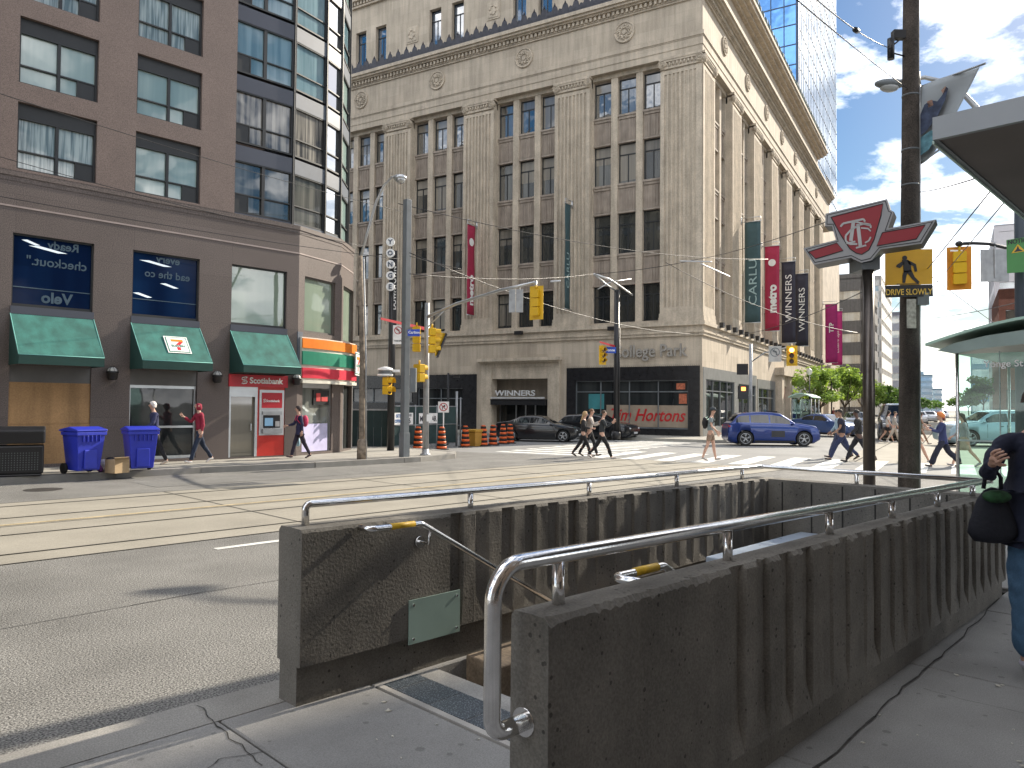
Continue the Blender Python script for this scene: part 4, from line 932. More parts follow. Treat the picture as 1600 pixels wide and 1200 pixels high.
# belt course above the shops
b = MB()
for (g_, L_) in ((gY, YL), (gX, XL)):
    q_ = (lambda v, w_: w_) if g_ is gX else (lambda v, w_: -v)
    b.gbox(g_, q_(.10,.5), L_, -.5, .10, 5.751, 5.92); b.gbox(g_, q_(.16,.5), L_, -.5, .16, 5.92, 6.02); b.gbox(g_, q_(.06,.5), L_, -.5, .06, 6.02, 6.32); b.gbox(g_, q_(.2,1.2), L_, -1.2, .2, 6.321, 6.55)
b.build('belt_course', m_stone2, CB)
# anti-bird spikes / dark brackets along the belt (floodlights)
for x in (5.2, 11.5, 18.2): fl = MB(); fl.gbox(gY, x-.25, x+.25, .2, .5, 6.2, 6.42); fl.build('floodlight', m_blkpaint, CB)
for x in list(np.arange(3.0, 42, 1.55)): fl = MB(); fl.gbox(gX, x-.16, x+.16, .19, .42, 6.42, 6.72); fl.build('floodlight', m_blkpaint, CB)
# ---- Yonge shopfronts
def shopfront(g, a0, a1, z1, wins, dep=.18, mt=m_blk, nm='shopfront'):
    """granite or bronze surround with recessed glazing. wins: (a0,a1,z0,z1, mullion positions, transom)"""
    mb = MB(); wall_open(mb, g, a0, a1, .15, z1, [(w_[0],w_[1],w_[2],w_[3]) for w_ in wins], dep)
    for e0 in (a0, a1): pass
    # return sides so the slab has thickness
    for (p, q) in ((a0, a0-.001), (a1, a1+.001)): mb.gbox(g, min(p,q), max(p,q), -.5, 0, .15, z1)
    mb.gbox(g, a0, a1, -.5, -.002, z1, z1+.001)
    so_ = mb.build(nm, mt, CB)
    for w_ in wins:
        f = MB()
        for x in [w_[0]+.025, w_[1]-.025] + list(w_[4]): f.gbox(g, x-.025, x+.025, -dep-.02, -dep+.07, w_[2], w_[3])
        f.gbox(g, w_[0]+.05, w_[1]-.05, -dep-.02, -dep+.06, w_[3]-.06, w_[3]); f.gbox(g, w_[0]+.05, w_[1]-.05, -dep-.02, -dep+.06, w_[2], w_[2]+.06)
        if w_[5]: f.gbox(g, w_[0]+.05, w_[1]-.05, -dep-.02, -dep+.055, w_[5]-.03, w_[5]+.03)
        fo = f.build('shop_window', m_grey, so_); p = MB(); gquad(p, g, w_[0], w_[1], -dep, w_[2], w_[3]); p.build('pane', m_pane_dk2, fo)
    return so_
g0 = lambda a, d, z: Vector((-d-.03, a, z))
sf = shopfront(g0, .12, 8.3, 4.06, [(.78,7.72,.52,3.28,[2.55,4.3,6.1],2.62)])
tx = MB(); YX = Vector((0,-1,0))
# white window film with red script lettering, seen between the mullions
f = MB(); gquad(f, g0, .85, 4.28, -.17, .60, 1.85); gquad(f, g0, 4.32, 5.75, -.17, .60, 1.85)
f.build('window_film', mat('cream_film', (.30,.24,.18), .5, var=.12), sf)
tx.text('Tim Hortons', g0(3.2, -.165, .95), YX, (0,0,1), .70, .01, bold=.012, shear=.35, sx=.86)
tx.build('red_script', mat('red_lettering', (.45,.015,.02), .4), sf)
f = MB(); f.gbox(g0, 5.9, 6.9, -.17, -.16, 1.6, 2.5); f.build('teal_poster', mat('teal_film', (.05,.22,.24), .4), sf)
f = MB(); f.gbox(g0, .9, 1.35, -.17, -.16, 1.95, 2.5); f.gbox(g0, 1.0, 1.5, -.17, -.16, 2.75, 3.1); f.build('red_poster', mat('poster_film', (.42,.12,.06), .5, var=.4, scale=8), sf)
# spiky bird strip over the surround
sp = MB()
for x in np.arange(.15, 8.3, .12): sp.tube([g0(x,.0,4.06), g0(x+.03,.1,4.18)], [.012,.003], 3)
for x in np.arange(14.9, 26.2, .12): sp.tube([g0(x,.0,3.78), g0(x+.03,.1,3.9)], [.012,.003], 3)
sp.build('bird_spikes', m_blkpaint, CB)
shopfront(g0, 14.8, 26.3, 3.78, [(15.9,19.6,.4,2.9,[17.7],2.2),(20.0,25.6,1.9,2.9,[21.8,23.6],None)])
# entrance with canopy and WINNERS sign
en = MB(); en.gbox(gY, 8.75, 9.55, 0, .12, .15, 4.2); en.gbox(gY, 13.6, 14.4, 0, .12, .15, 4.2); en.gbox(gY, 8.75, 14.4, 0, .12, 4.2, 4.45); en.gbox(gY, 8.7, 14.45, 0, .35, 4.45, 4.55); en.gbox(gY, 8.6, 14.55, 0, .5, 4.551, 4.75)
en.gbox(gY, 9.55, 13.6, 0, .07, 3.45, 4.2)
eo = en.build('entrance_surround', m_stone2, CB)
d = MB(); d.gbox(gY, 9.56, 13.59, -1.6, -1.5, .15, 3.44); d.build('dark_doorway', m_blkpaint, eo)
d = MB()
for x in (9.65, 10.9, 11.6, 12.3, 13.5): d.gbox(gY, x-.035, x+.035, -.9, -.8, .15, 2.2)
d.gbox(gY, 9.6, 13.55, -.9, -.82, 2.1, 2.18); do_ = d.build('doors', m_alu, eo); p = MB(); gquad(p, gY, 9.62, 13.53, -.86, .16, 2.1); p.build('pane', m_pane_dk2, do_)
d = MB(); d.gbox(gY, 9.6, 13.55, -.8, .32, 1.80, 2.10); d.gbox(gY, 9.6, 13.55, -.8, .36, 2.1, 2.16); cpo = d.build('canopy', m_blkpaint, eo)
d = MB(); d.gbox(gY, 9.65, 13.5, .30, .37, 2.2, 2.30); d.build('sign_rail', mat('sign_grey', (.5,.5,.5), .4), cpo)
t = MB(); t.text('WINNERS', gY(11.75, .33, 2.38), YX, (0,0,1), .34, .05, bold=.015, sx=1.35); t.build('sign_lettering', mat('sign_letters', (.6,.6,.6), .4), cpo)
# College Park letters on the fascia
t = MB(); t.text('College Park', gY(3.05, .06, 4.62), YX, (0,0,1), .70, .07, bold=.015, sx=.86)
t.build('fascia_lettering', mat('grey_letters', (.30,.28,.25), .6), CB)
# ---- College shopfronts
m_bz = mat('grey_granite_front', (.17,.175,.17), .5, var=.15, scale=2)
g1 = lambda a, d, z: Vector((a, -d-.03, z))
shopfront(g1, .12, 13.3, 4.0, [(.7,7.0,.6,3.35,[2.3,3.9,5.5],2.7),(8.1,12.9,.5,3.3,[9.6,11.3],2.6)], .12, m_bz)
shopfront(g1, 13.6, 19.75, 3.8, [(13.95,19.3,.6,3.15,[15.6,17.4],2.5)], .12, m_bz)
shopfront(g1, 24.0, 42.5, 3.8, [(24.5,29.6,.6,3.05,[26.2,27.9],2.4),(30.6,36.2,.6,3.0,[32.4,34.3],2.4),(37,42,.6,3,[39.5],2.4)], .12, m_bz)
pt = MB(); pt.gbox(gX, 19.9, 20.8, 0, .5, .15, 4.3); pt.gbox(gX, 23.2, 24.0, 0, .5, .15, 4.3); pt.gbox(gX, 19.7, 24.2, 0, .7, 4.3, 4.9); pt.gbox(gX, 20.8, 23.2, 0, .25, 3.5, 4.3)
po_ = pt.build('portal', m_stone2, CB); t = MB(); t.gbox(gX, 20.8, 23.2, -.5, .1, 2.5, 3.4); t.build('portal_sign', mat('red_brown_sign', (.3,.09,.06), .5, var=.4, scale=6), po_)
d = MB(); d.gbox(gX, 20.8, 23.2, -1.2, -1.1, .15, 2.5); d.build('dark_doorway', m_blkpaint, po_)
# rear part of the block, lower, further along College
a = MB(); a.box(XL, XL+16, .9, 30, .1, 24.2); a.build('rear_wing', m_stone, CB)

# ---------------------------------------------------------------- banners on the facade
def banner(name, label, g, a_, z0, z1, w_, mt, texts, X, arm0=.12, grp='vertical banners hung from the limestone facade', both=True):
    """banner hanging perpendicular to the facade; X = reading frame handled by caller"""
    O = K(*g(a_, .15, 0)[:2]); t = thing(name, label, 'banner', O, 0, grp)
    D = (K(*g(a_, 1, 0)[:2]) - K(*g(a_, 0, 0)[:2])).normalized(); Al = (K(*g(a_+1, 0, 0)[:2]) - K(*g(a_, 0, 0)[:2])).normalized()
    b = MB(); n = 10; vs = []
    for i in range(n+1):
        z = z0+(z1-z0)*i/n
        for k in range(5):
            u = arm0+w_*k/4; vs.append(D*u + Al*(.02*sin(i*1.1+k)) + Vector((0,0,z)))
    b.add(vs, [(i*5+k, i*5+k+1, (i+1)*5+k+1, (i+1)*5+k) for i in range(n) for k in range(4)], 0, True)
    bo = b.build('cloth', mt, t); bo.modifiers.new('solid', 'SOLIDIFY').thickness = .01
    a = MB(); 
    for z in (z1+.03, z0-.03): a.tube([D*-.15+Vector((0,0,z)), D*(arm0+w_+.05)+Vector((0,0,z))], .03, 6)
    a.tube([D*-.12+Vector((0,0,z1+.35)), D*-.12+Vector((0,0,z1-.1))], .05, 6); a.tube([D*-.1+Vector((0,0,z1+.3)), D*(arm0+w_)+Vector((0,0,z1+.3))], .025, 6)
    a.tube([D*(arm0+w_)+Vector((0,0,z1+.3)), D*(arm0+w_)+Vector((0,0,z1))], .02, 5)
    a.build('bracket', m_alu, t)
    for (txt, h, zc, u, mtx, bold, vert, fn) in texts:
        tb = MB()
        for side in (1, -1):
            Nn = Al*side*-1     # face direction
            xh = Vector((0,0,1)).cross(Nn) # reading right for an upright text seen from Nn side
            c = D*(arm0+w_*u) + Vector((0,0,zc)) + Nn*.035
            if fn: fn(tb, c, xh, Nn); continue
            if vert: # rotated 90 degrees, reads upwards
                tb.text(txt, c + xh*(h*.5), (0,0,1), -xh, h, .006, bold=bold, sx=vert)
            else: tb.text(txt, c - Vector((0,0,h/2)), xh, (0,0,1), h, .006, bold=bold)
        tb.build('lettering', mtx, bo)
    return t
m_bteal = mat('banner_teal', (.035,.075,.085), .7, var=.1); m_bmar = mat('banner_crimson', (.32,.015,.055), .7, var=.08); m_bblk = mat('banner_black', (.014,.014,.03), .6, var=.1)
m_bpur = mat('banner_magenta', (.30,.012,.13), .7, var=.08); m_bpur2 = mat('banner_plum', (.40,.02,.16), .7, var=.08); m_lett = mat('banner_letters', (.72,.72,.70), .6); m_lettt = mat('banner_letters_pale', (.30,.42,.42), .6)
def disc(tb, c, xh, Nn):
    tb.tube([c, c+Nn*.01], .26, 18)
banner('hanging_banner', 'narrow crimson banner with white lettering on the shaded facade, above the shop entrance', gY, 14.9, 7.6, 13.4, .85, m_bmar, [('metro', .5, 9.2, .5, m_lett, .04, 1.1, None), ('', 0, 12.3, .5, m_lett, 0, 0, disc)], YX)
banner('hanging_banner', 'narrow teal banner on the shaded facade, between the yellow traffic signal and the corner', gY, 8.0, 7.6, 13.9, .7, m_bteal, [('CARLU', .36, 9.9, .5, m_lettt, 0, 1.35, None)], YX)
banner('hanging_banner', 'dark teal banner reading CARLU, nearest the corner on the sunlit facade', gX, 8.75, 7.3, 13.85, 1.0, m_bteal, [('CARLU', .5, 9.9, .5, m_lettt, 0, 1.35, None)], YX)
banner('hanging_banner', 'crimson banner with bold white lettering and a white disc on the sunlit facade', gX, 14.85, 7.3, 13.4, 1.0, m_bmar, [('metro', .56, 9.6, .5, m_lett, .05, 1.0, None), ('', 0, 12.2, .5, m_lett, 0, 0, disc)], YX)
banner('hanging_banner', 'black WINNERS banner beside the crimson one, the nearer of the two black ones', gX, 20.95, 6.9, 13.3, 1.05, m_bblk, [('WINNERS', .48, 10.4, .5, m_lett, .0, 1.25, None)], YX)
banner('hanging_banner', 'black WINNERS banner, the farther of the two black ones', gX, 27.0, 7.1, 13.3, 1.05, m_bblk, [('WINNERS', .48, 10.2, .5, m_lett, .0, 1.25, None)], YX)
banner('hanging_banner', 'magenta banner with a small white square near the far end of the sunlit facade', gX, 44.6, 6.6, 12.8, 1.2, m_bpur, [('TTP', .42, 10.3, .5, m_lett, .03, 1.0, None)], YX)
banner('hanging_banner', 'pinker magenta banner with script lettering, farthest along the sunlit facade', gX, 49.5, 6.6, 12.6, 1.1, m_bpur2, [('Eclaire Spa', .4, 9.2, .5, m_lett, .0, 1.0, None)], YX)

# ================================================================ OTHER BUILDINGS
def box_walls(mb, x0, x1, y0, y1, z0, z1, m=0): mb.box(x0, x1, y0, y1, z0, z1, m)
GT = thing('glass_tower', 'tall blue mirrored glass tower rising behind the limestone building', 'skyscraper', (at(1248, 620, 110).x, 110.0, 0), RZ3)
m_tower = bpy.data.materials.new('tower_glass'); m_tower.use_nodes = True; _n = m_tower.node_tree.nodes; _l = m_tower.node_tree.links; _b = _n['Principled BSDF']
_b.inputs['Base Color'].default_value = (.10,.24,.50,1); _b.inputs['Metallic'].default_value = .85; _b.inputs['Roughness'].default_value = .06
_t = _n.new('ShaderNodeTexCoord'); _z = _n.new('ShaderNodeTexNoise'); _z.inputs['Scale'].default_value = .35; _l.new(_t.outputs['Object'], _z.inputs['Vector']); _bp = _n.new('ShaderNodeBump'); _bp.inputs['Strength'].default_value = .12; _bp.inputs['Distance'].default_value = .3; _l.new(_z.outputs['Fac'], _bp.inputs['Height']); _l.new(_bp.outputs[0], _b.inputs['Normal'])
m_tower_cloud = m_tower.copy(); m_tower_cloud.node_tree.nodes['Principled BSDF'].inputs['Base Color'].default_value = (.74,.82,.90,1)  # paler copy for one face: its bright cloud reflection is put into the colour
a = MB(); a.box(.3, 43, .02, 60, 0, 150); a.box(0, .3, .3, 60, 0, 149.9); a.mi[4+2] = 0; a.mi = [1 if i == 2 else 0 for i in range(12)]; a.build('glass_walls', [m_tower, m_tower_cloud], GT)
fr = MB()
for z in np.arange(1.5, 150, 3.0): fr.box(-.06, 0, -.06, 60, z, z+.16); fr.box(.3, 43, -.03, .02, z+.02, z+.09)
for y in np.arange(0, 60, 1.9): fr.box(-.10, 0, y, y+.12, 0, 150)
for x in np.arange(1.6, 43, 1.6): fr.box(x, x+.07, -.04, .02, 0, 150, 1)
fr.box(-.12, .25, -.12, .25, 0, 150)
fr.build('mullions', [mat('tower_mullion', (.05,.08,.14), .5), mat('tower_mullion_pale', (.30,.36,.42), .5)], GT)
def midrise(label, px, Y, top_py, wL, wR, fl, mt_wall, mt_win, band=.5, az=30.3, inset=.15, cat='building', endw=True, bays=0, rooftop=True, side=1):
    """slab block: px,Y = pixel and depth of its near corner; faces along Yonge (wL, to the left) and along College (wR)"""
    c = at(px, 620, Y); rz = pi/2-radians(az); H = at(px, top_py, Y).z
    T_ = thing('midrise_building', label, cat, (c.x, c.y, 0) if side > 0 else tuple(Vector((c.x, c.y, 0)) - Vector((-cos(radians(az)), sin(radians(az)), 0))*wL), rz)
    a = MB(); a.box(.25, wR, .25, wL, 0, H-.3)
    nfl = int(H/fl)
    for k in range(nfl+1):
        z = k*fl; z1 = min(z+fl*band, H)
        a.box(0, wR, 0, wL, z, z1)
    a.box(0, wR, 0, wL, H-.9, H)
    if bays:
        for y in np.arange(0, wL, wL/bays): a.box(.02, .4, y, y+.5, 0, H-.5)
        for x in np.arange(0, wR, 4.0): a.box(x, x+.7, .02, .4, 0, H-.5)
        a.box(.03, .4, wL-.5, wL, 0, H-.5)
    a.build('wall', mt_wall, T_)
    p = MB()
    p.box(.2, wR-.05, .2, wL-.05, .5, H-.6)
    p.build('window_bands', mt_win, T_)
    if rooftop:
        r = MB(); r.box(wR*.25, wR*.6, wL*.3, wL*.75, H, H+2.4); r.box(wR*.65, wR*.8, wL*.5, wL*.6, H, H+1.4); r.build('roof_plant', mt_wall, T_)
    return T_
m_conc = mat('midrise_concrete', (.14,.13,.12), .85, var=.1, streak=.15); m_conc_w = mat('midrise_white', (.62,.58,.52), .8, var=.08); m_bgl = pane_mat('blue_band_glass', (.10,.2,.26), (.3,.42,.5), .5, .35, .05); m_band = pane_mat('band_glass', (.1,.12,.12), (.5,.55,.55), .6, .25, .05)
midrise('grey brown office block with white window bands just beyond the limestone building', 1350, 118, 426, 40, 26, 3.4, m_conc, m_band, .60, bays=5)
midrise('narrow white block with small windows beside the steel sign post', 1378, 150, 430, 6, 30, 3.3, m_conc_w, m_band, .68, bays=1, rooftop=False)
midrise('grey block with wide blue glass bands, seen left of the wooden pole', 1409, 190, 487, 24, 34, 3.6, mat('midrise_grey', (.30,.29,.30), .85), m_bgl, .5, bays=3)
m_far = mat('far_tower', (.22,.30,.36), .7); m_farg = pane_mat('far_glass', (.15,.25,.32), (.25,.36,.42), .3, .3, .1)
midrise('slim pale blue tower far down the street, right of the wooden pole', 1457, 520, 585, 18, 18, 4, m_far, m_farg, .4)
midrise('lower stepped blue grey block at the end of the street', 1472, 560, 607, 26, 20, 4, m_far, m_farg, .4)
midrise('low blue block in the haze at the end of the street, beside the stepped one', 1436, 600, 612, 30, 20, 4, m_far, m_farg, .45)
midrise('tan brick block low behind the wooden pole', 1428, 260, 594, 10, 20, 3.6, mat('far_tan', (.36,.28,.16), .8), m_band, .55)
# south side of the street (right edge of the picture)
m_brick = mat('red_brick', (.20,.085,.06), .85, var=.15, scale=2); add_blocks(m_brick, .25, .08, .012, 1.3)
RB = midrise('red brick building with pale string courses at the right edge', 1562, 66, 452, 26, 14, 3.5, m_brick, m_pane_dk, .55, bays=9, side=-1)
midrise('white rendered block standing behind the brick building at the right edge', 1556, 96, 352, 22, 20, 3.6, mat('white_render', (.62,.62,.66), .7, var=.05), m_band, .78, bays=1, side=-1)
midrise('blue glazed block low behind the shelter roof', 1519, 170, 545, 24, 16, 3.6, mat('teal_block', (.10,.2,.28), .6), m_bgl, .35, side=-1)
# tower added outside the frame to keep the near sidewalk in the shade
OT = thing('shade_tower', 'unseen tall tower added further down the street to shade the near sidewalk', 'building', tuple(S(62, -2.12)), RZ1 - radians(5.4))
a = MB(); a.box(0, 30, -34, 0, 0, 58)
a.build('wall', mat('shade_tower_concrete', (.30,.28,.26), .8), OT)
a = MB()
for z in np.arange(3, 56, 3.6): a.box(-.05, -.0, -33.5, -.5, z, z+1.7); a.box(.5, 29.5, 0, .05, z, z+1.7)
a.build('window_bands', m_pane_dk, OT)
# street wall behind the camera
BB = thing('brick_shop_row', 'brown brick street front on the camera side of the street', 'building', tuple(S(0, -4.0)), RZ1)
a = MB(); gn = lambda a_, d, z: Vector((a_, d, z)); ops = [(x, x+1.6, z, z+2.0) for x in np.arange(-38, 5, 3.0) for z in np.arange(4.6, 17, 3.6)] + [(x, x+4.6, .5, 3.3) for x in np.arange(-38, 2, 6.0)]
a.x = Matrix.Identity(4); wall_open(a, gn, -40, 7, .0, 19, ops, .3); a.box(-40, 7, -12, -.35, 0, 19); a.build('wall', mat('tan_brick', (.34,.25,.18), .8, var=.1), BB)
a = MB(); a.box(-39.9, 6.9, -.34, -.28, .4, 18); a.build('glazing', m_pane_dk, BB)
# ================================================================ STREET FURNITURE
def pt_(v): return Vector(v)
def wire_pts(a, b, sag, n=14):
    a, b = Vector(a), Vector(b); return [a.lerp(b, i/n) - Vector((0,0,4*sag*(i/n)*(1-i/n))) for i in range(n+1)]
def wire(a, b, sag, label, r=.012, name='overhead_wire', grp=None, mt=None, extra=None):
    m_ = MB(); O = Vector(a); m_.tube([p-O for p in wire_pts(a, b, sag)], r, 5)
    if extra:
        for (f_, rr, ln) in extra:
            c = Vector(a).lerp(Vector(b), f_) - Vector((0,0,4*sag*f_*(1-f_))) - O; d = (Vector(b)-Vector(a)).normalized(); m_.tube([c-d*ln, c+d*ln], rr, 8)
    o = m_.build(name, mt or m_blkpaint, loc=O); return tag(o, label, 'wire', grp)
m_lens_r = mat('red_lens_lit', (.9,.15,.03), .3, emit=(1,.25,.05), estr=9); m_lens_o = mat('lens_dark', (.06,.02,.01), .3)
def sig_head(parent, c, az, h=.95, w_=.30, back=True, lit=None, bw=.14, nl=3, bcol=None, visor=True):
    """signal head centred at c (parent space), lenses face azimuth az"""
    a = radians(az); F_ = Vector((sin(a), cos(a), 0)); X = Vector((0,0,1)).cross(F_); Z = Vector((0,0,1)); c = Vector(c)
    def P(x, y, z): return c + X*x + F_*y + Z*z
    mb = MB()
    seg = h/nl
    for i in range(nl):
        z = -h/2+seg*i
        p8 = [(-w_/2+.02,z+.01),(w_/2-.02,z+.01),(w_/2,z+.03),(w_/2,z+seg-.03),(w_/2-.02,z+seg-.01),(-w_/2+.02,z+seg-.01),(-w_/2,z+seg-.03),(-w_/2,z+.03)]
        mb.prism([P(x,-.10,zz) for x, zz in p8], F_*.2)
    mb.tube([P(0,0,h/2), P(0,0,h/2+.12)], .03, 8)
    o = mb.build('signal_housing', m_sigyel, parent)
    if back:
        b = MB(); b.prism([P(x,.02,z) for x, z in [(-w_/2-bw,-h/2-bw),(w_/2+bw,-h/2-bw),(w_/2+bw,h/2+bw),(-w_/2-bw,h/2+bw)]], F_*.012); b.build('backboard', bcol or m_sigyel, o)
    ln = MB(); vz = MB(); lt_ = MB()
    for i in range(nl):
        cz = -h/2+seg*(i+.5); r_ = min(seg, w_)*.40
        (lt_ if lit == i else ln).tube([P(0,.10,cz), P(0,.115,cz)], r_, 18)
        if visor:
            vs = []; 
            for k in range(11):
                t = radians(-20+220*k/10); vs += [P(r_*1.08*cos(t), .1, cz+r_*1.08*sin(t)), P(r_*1.08*cos(t), .27+.0*k, cz+r_*1.08*sin(t))]
            vz.add(vs, [(2*k, 2*k+1, 2*k+3, 2*k+2) for k in range(10)])
    ln.build('lens', m_lens_o, o)
    if lit is not None: lt_.build('lit_lens', m_lens_r, o)
    if visor: vz.build('visor', m_sigyel, o)
    return o
def board(mb, c, az, w_, h, th=.01, m_=0):
    a = radians(az); F_ = Vector((sin(a), cos(a), 0)); X = Vector((0,0,1)).cross(F_); c = Vector(c)
    mb.prism([c+X*x+Vector((0,0,z)) for x, z in [(-w_/2,-h/2),(w_/2,-h/2),(w_/2,h/2),(-w_/2,h/2)]], F_*th, m_); return F_, X
def no_turn(mb, c, az, s_=.6, right=False, h=None):
    """white square sign, red ring and bar over a black turn arrow; mats white,red,black"""
    F_, X = board(mb, c, az, s_, h or s_, .008, 0); c = Vector(c)+F_*.010; r_ = s_*.38; Z = Vector((0,0,1)); k = 1 if right else -1
    if h and h > s_: c = c + Z*(h-s_)/2
    N_ = 20
    for i in range(N_):
        t0, t1 = 2*pi*i/N_, 2*pi*(i+1)/N_
        mb.add([c+X*r_*cos(t0)+Z*r_*sin(t0), c+X*r_*cos(t1)+Z*r_*sin(t1), c+X*r_*.8*cos(t1)+Z*r_*.8*sin(t1), c+X*r_*.8*cos(t0)+Z*r_*.8*sin(t0)], [(0,1,2,3)], 1)
    def st_(p, q, w__, m_, l_): 
        p = c+X*p[0]*s_+Z*p[1]*s_+F_*l_; q = c+X*q[0]*s_+Z*q[1]*s_+F_*l_; d = (q-p).normalized(); n_ = d.cross(F_)*w__*s_; mb.prism([p-n_, q-n_, q+n_, p+n_], F_*.002, m_)
    st_((-.1*k,-.24),(-.1*k,.05), .035, 2, .001); st_((-.1*k,.05),(.12*k,.10), .035, 2, .001); st_((.02*k,.20),(.17*k,.11), .03, 2, .001); st_((.04*k,0),(.17*k,.11), .03, 2, .001)
    st_((-.26,.26),(.26,-.26), .035, 1, .004)
m_signs = [m_white, m_red, m_blkpaint]
def tapered_pole(name, label, cat, base, H, r0, r1, mt, seg=16, lean=(0,0), collar=True, kindp='pole'):
    t = thing(name, label, cat, base); mb = MB(); n = 8
    mb.tube([Vector((lean[0]*i/n, lean[1]*i/n, H*i/n)) for i in range(n+1)], [r0+(r1-r0)*i/n for i in range(n+1)], seg)
    mb.build(kindp, mt, t)
    if collar: c = MB(); c.lathe([(r0*1.8,0),(r0*1.8,.03),(r0*1.25,.05),(r0*1.2,.25),(r0,.28)], (0,0,0), seg); c.build('base_plate', mt, t)
    return t
# ---- corner opposite (left building): leaning street lamp
b0 = onray(566, 18.7)
lp = thing('street_lamp', 'slim street lamp with a long slanted arm at the corner of the green awning building', 'street lamp', b0)
m_rust = mat('patchy_paint', (.20,.16,.12), .8, var=.45, scale=9, streak=.3)
Yb = b0.y
def rel(px, py, Y, o): return at(px, py, Y) - o
mb = MB(); P = [Vector((0,0,0)), rel(566,560,Yb,b0), rel(563,400,Yb,b0)]; mb.tube([P[0], P[0].lerp(P[1],.4), P[1], P[2]], [.095,.09,.08,.065], 12); mb.build('pole', m_rust, lp)
mb = MB(); mb.lathe([(.15,0),(.15,.3),(.14,.55),(.10,.6)], (0,0,0), 12); mb.build('base_cover', m_rust, lp)
mb = MB(); mb.tube([rel(565,720,Yb,b0)+Vector((.14,-.05,.0)), rel(566,560,Yb,b0)+Vector((.12,-.05,0)), rel(563,405,Yb,b0)+Vector((.11,-.05,0))], .025, 6); mb.build('conduit', m_galv, lp)
mb = MB(); arm = [rel(562,408,Yb,b0), rel(575,360,Yb,b0), rel(588,315,Yb-.2,b0), rel(600,290,Yb-.3,b0), rel(612,277,Yb-.45,b0), rel(622,274,Yb-.6,b0)]; mb.tube(arm, [.045,.04,.038,.035,.032,.03], 10); mb.build('arm', m_alu, lp)
mb = MB(); c = rel(625,278,Yb-.7,b0); mb.ball(c, .20, .17, .10, 14, 8); mb.ball(c+Vector((.02,-.02,-.06)), .14, .13, .11, 14, 8); mb.build('lamp_head', m_alu, lp)
# ---- grey square steel pole
b1 = onray(632, 18.75)
gpz = thing('steel_pole', 'tall square grey steel pole at the far corner, just right of the slanted street lamp', 'pole', b1, RZ1)
mb = MB(); mb.box(-.10,.10,-.10,.10,0,8.0); mb.build('pole', m_grey, gpz, bevel=.015); mb = MB(); mb.box(-.12,.12,-.12,.12,0,.75); mb.build('pole_sleeve', m_grey, gpz, bevel=.01)
# ---- black sign pole with YONGE letters
b2 = Vector((-4.25, 26.6, .14))
yp = thing('landmark_sign_pole', 'black pole carrying white YONGE discs above a black DOWNTOWN blade', 'sign pole', b2)
mb = MB(); mb.tube([(0,0,0),(0,0,7.0)], .13, 12); mb.build('pole', m_blkpaint, yp)
mb = MB(); mb.box(-.02,.16,-.10,.0,4.4,7.05); bl = mb.build('blade', m_blkpaint, yp)
mb = MB(); mb.text('DOWNTOWN', (.135,-.104,5.72), (0,0,1), (-1,0,0), .13, .01, bold=.02, sx=1.25); mb.build('blade_lettering', m_lett, bl)
for i, ch in enumerate('YONGE'):
    mb = MB(); c = rel(610, 378+i*17.5, 26.4, b2); mb.tube([c+Vector((0,.05,0)), c+Vector((0,-.03,0))], .15, 18); q = mb.build('letter_disc', m_white, yp)
    mb = MB(); mb.text(ch, c+Vector((0,-.035,-.08)), (1,0,0), (0,0,1), .16, .015, bold=.03); mb.build('disc_lettering', mat('letter_slate', (.08,.10,.14), .5), q)
mb = MB(); mb.tube([rel(612,375,26.5,b2), rel(614,500,26.5,b2)], .03, 6); mb.build('letter_rod', m_blkpaint, yp)
t = thing('no_turn_sign', 'tall white no left turn sign on the black sign pole', 'road sign', rel(622,523,26.2,Vector((0,0,0))))
mb = MB(); no_turn(mb, (0,0,0), 180, .36, h=.66); mb.text('7AM-6PM', (0,-.012,-.24), (1,0,0), (0,0,1), .05, .003, 2, bold=.02); mb.build('sign_face', m_signs, t)
# street name blades
t = thing('street_name_sign', 'thin red street name blade slanting across the black sign pole', 'street sign', rel(630,503,26.0,Vector((0,0,0))))
mb = MB(); O = at(630,503,26.0); mb.prism([at(595,496,25.0)-O, at(595,499.5,25.0)-O, at(664,516,27)-O, at(664,511,27)-O], (0,.04,0)); mb.build('blade', m_red, t)
t = thing('street_name_sign', 'blue street name blade on the grey steel pole', 'street sign', at(646,519,22.1))
mb = MB(); O = at(646,519,22.1); mb.prism([at(637,515,22.1)-O, at(637,525,22.1)-O, at(656,525.5,22.3)-O, at(656,514,22.3)-O], (0,.02,0)); bl = mb.build('blade', mat('sign_blue', (.01,.05,.42), .4), t)
mb = MB(); mb.text('Carlton', (.02,-.012,-.04), (1,.1,0), (0,0,1), .075, .005, bold=.02); mb.build('blade_lettering', m_white, bl)
t = thing('lantern_sign', 'small white and grey lantern shaped sign bracketed to the black sign pole', 'sign', at(602,580,26.3))
mb = MB(); mb.lathe([(.05,.16),(.26,.10),(.27,.05),(.27,.02)], (0,0,0), 14); mb.lathe([(.24,.02),(.24,-.10)], (0,0,0), 14, 1); mb.lathe([(.27,-.10),(.27,-.17),(.05,-.18)], (0,0,0), 14); mb.box(.25,.5,-.02,.02,-.03,.06); mb.build('lantern', [m_white, m_grey], t)
t = thing('pedestrian_signal', 'orange pedestrian signal on the black sign pole, seen from the side', 'traffic signal', at(605,603,26.3)); sig_head(t, (0,0,0), 110, .62, .32, False, nl=2)
t = thing('traffic_signal', 'black backed signal box strapped to the right side of the grey steel pole', 'traffic signal', at(642,595,22.3))
mb = MB(); mb.box(-.02,.16,-.1,.12,-.34,.38); mb.build('signal_housing', m_grey, t, bevel=.02)
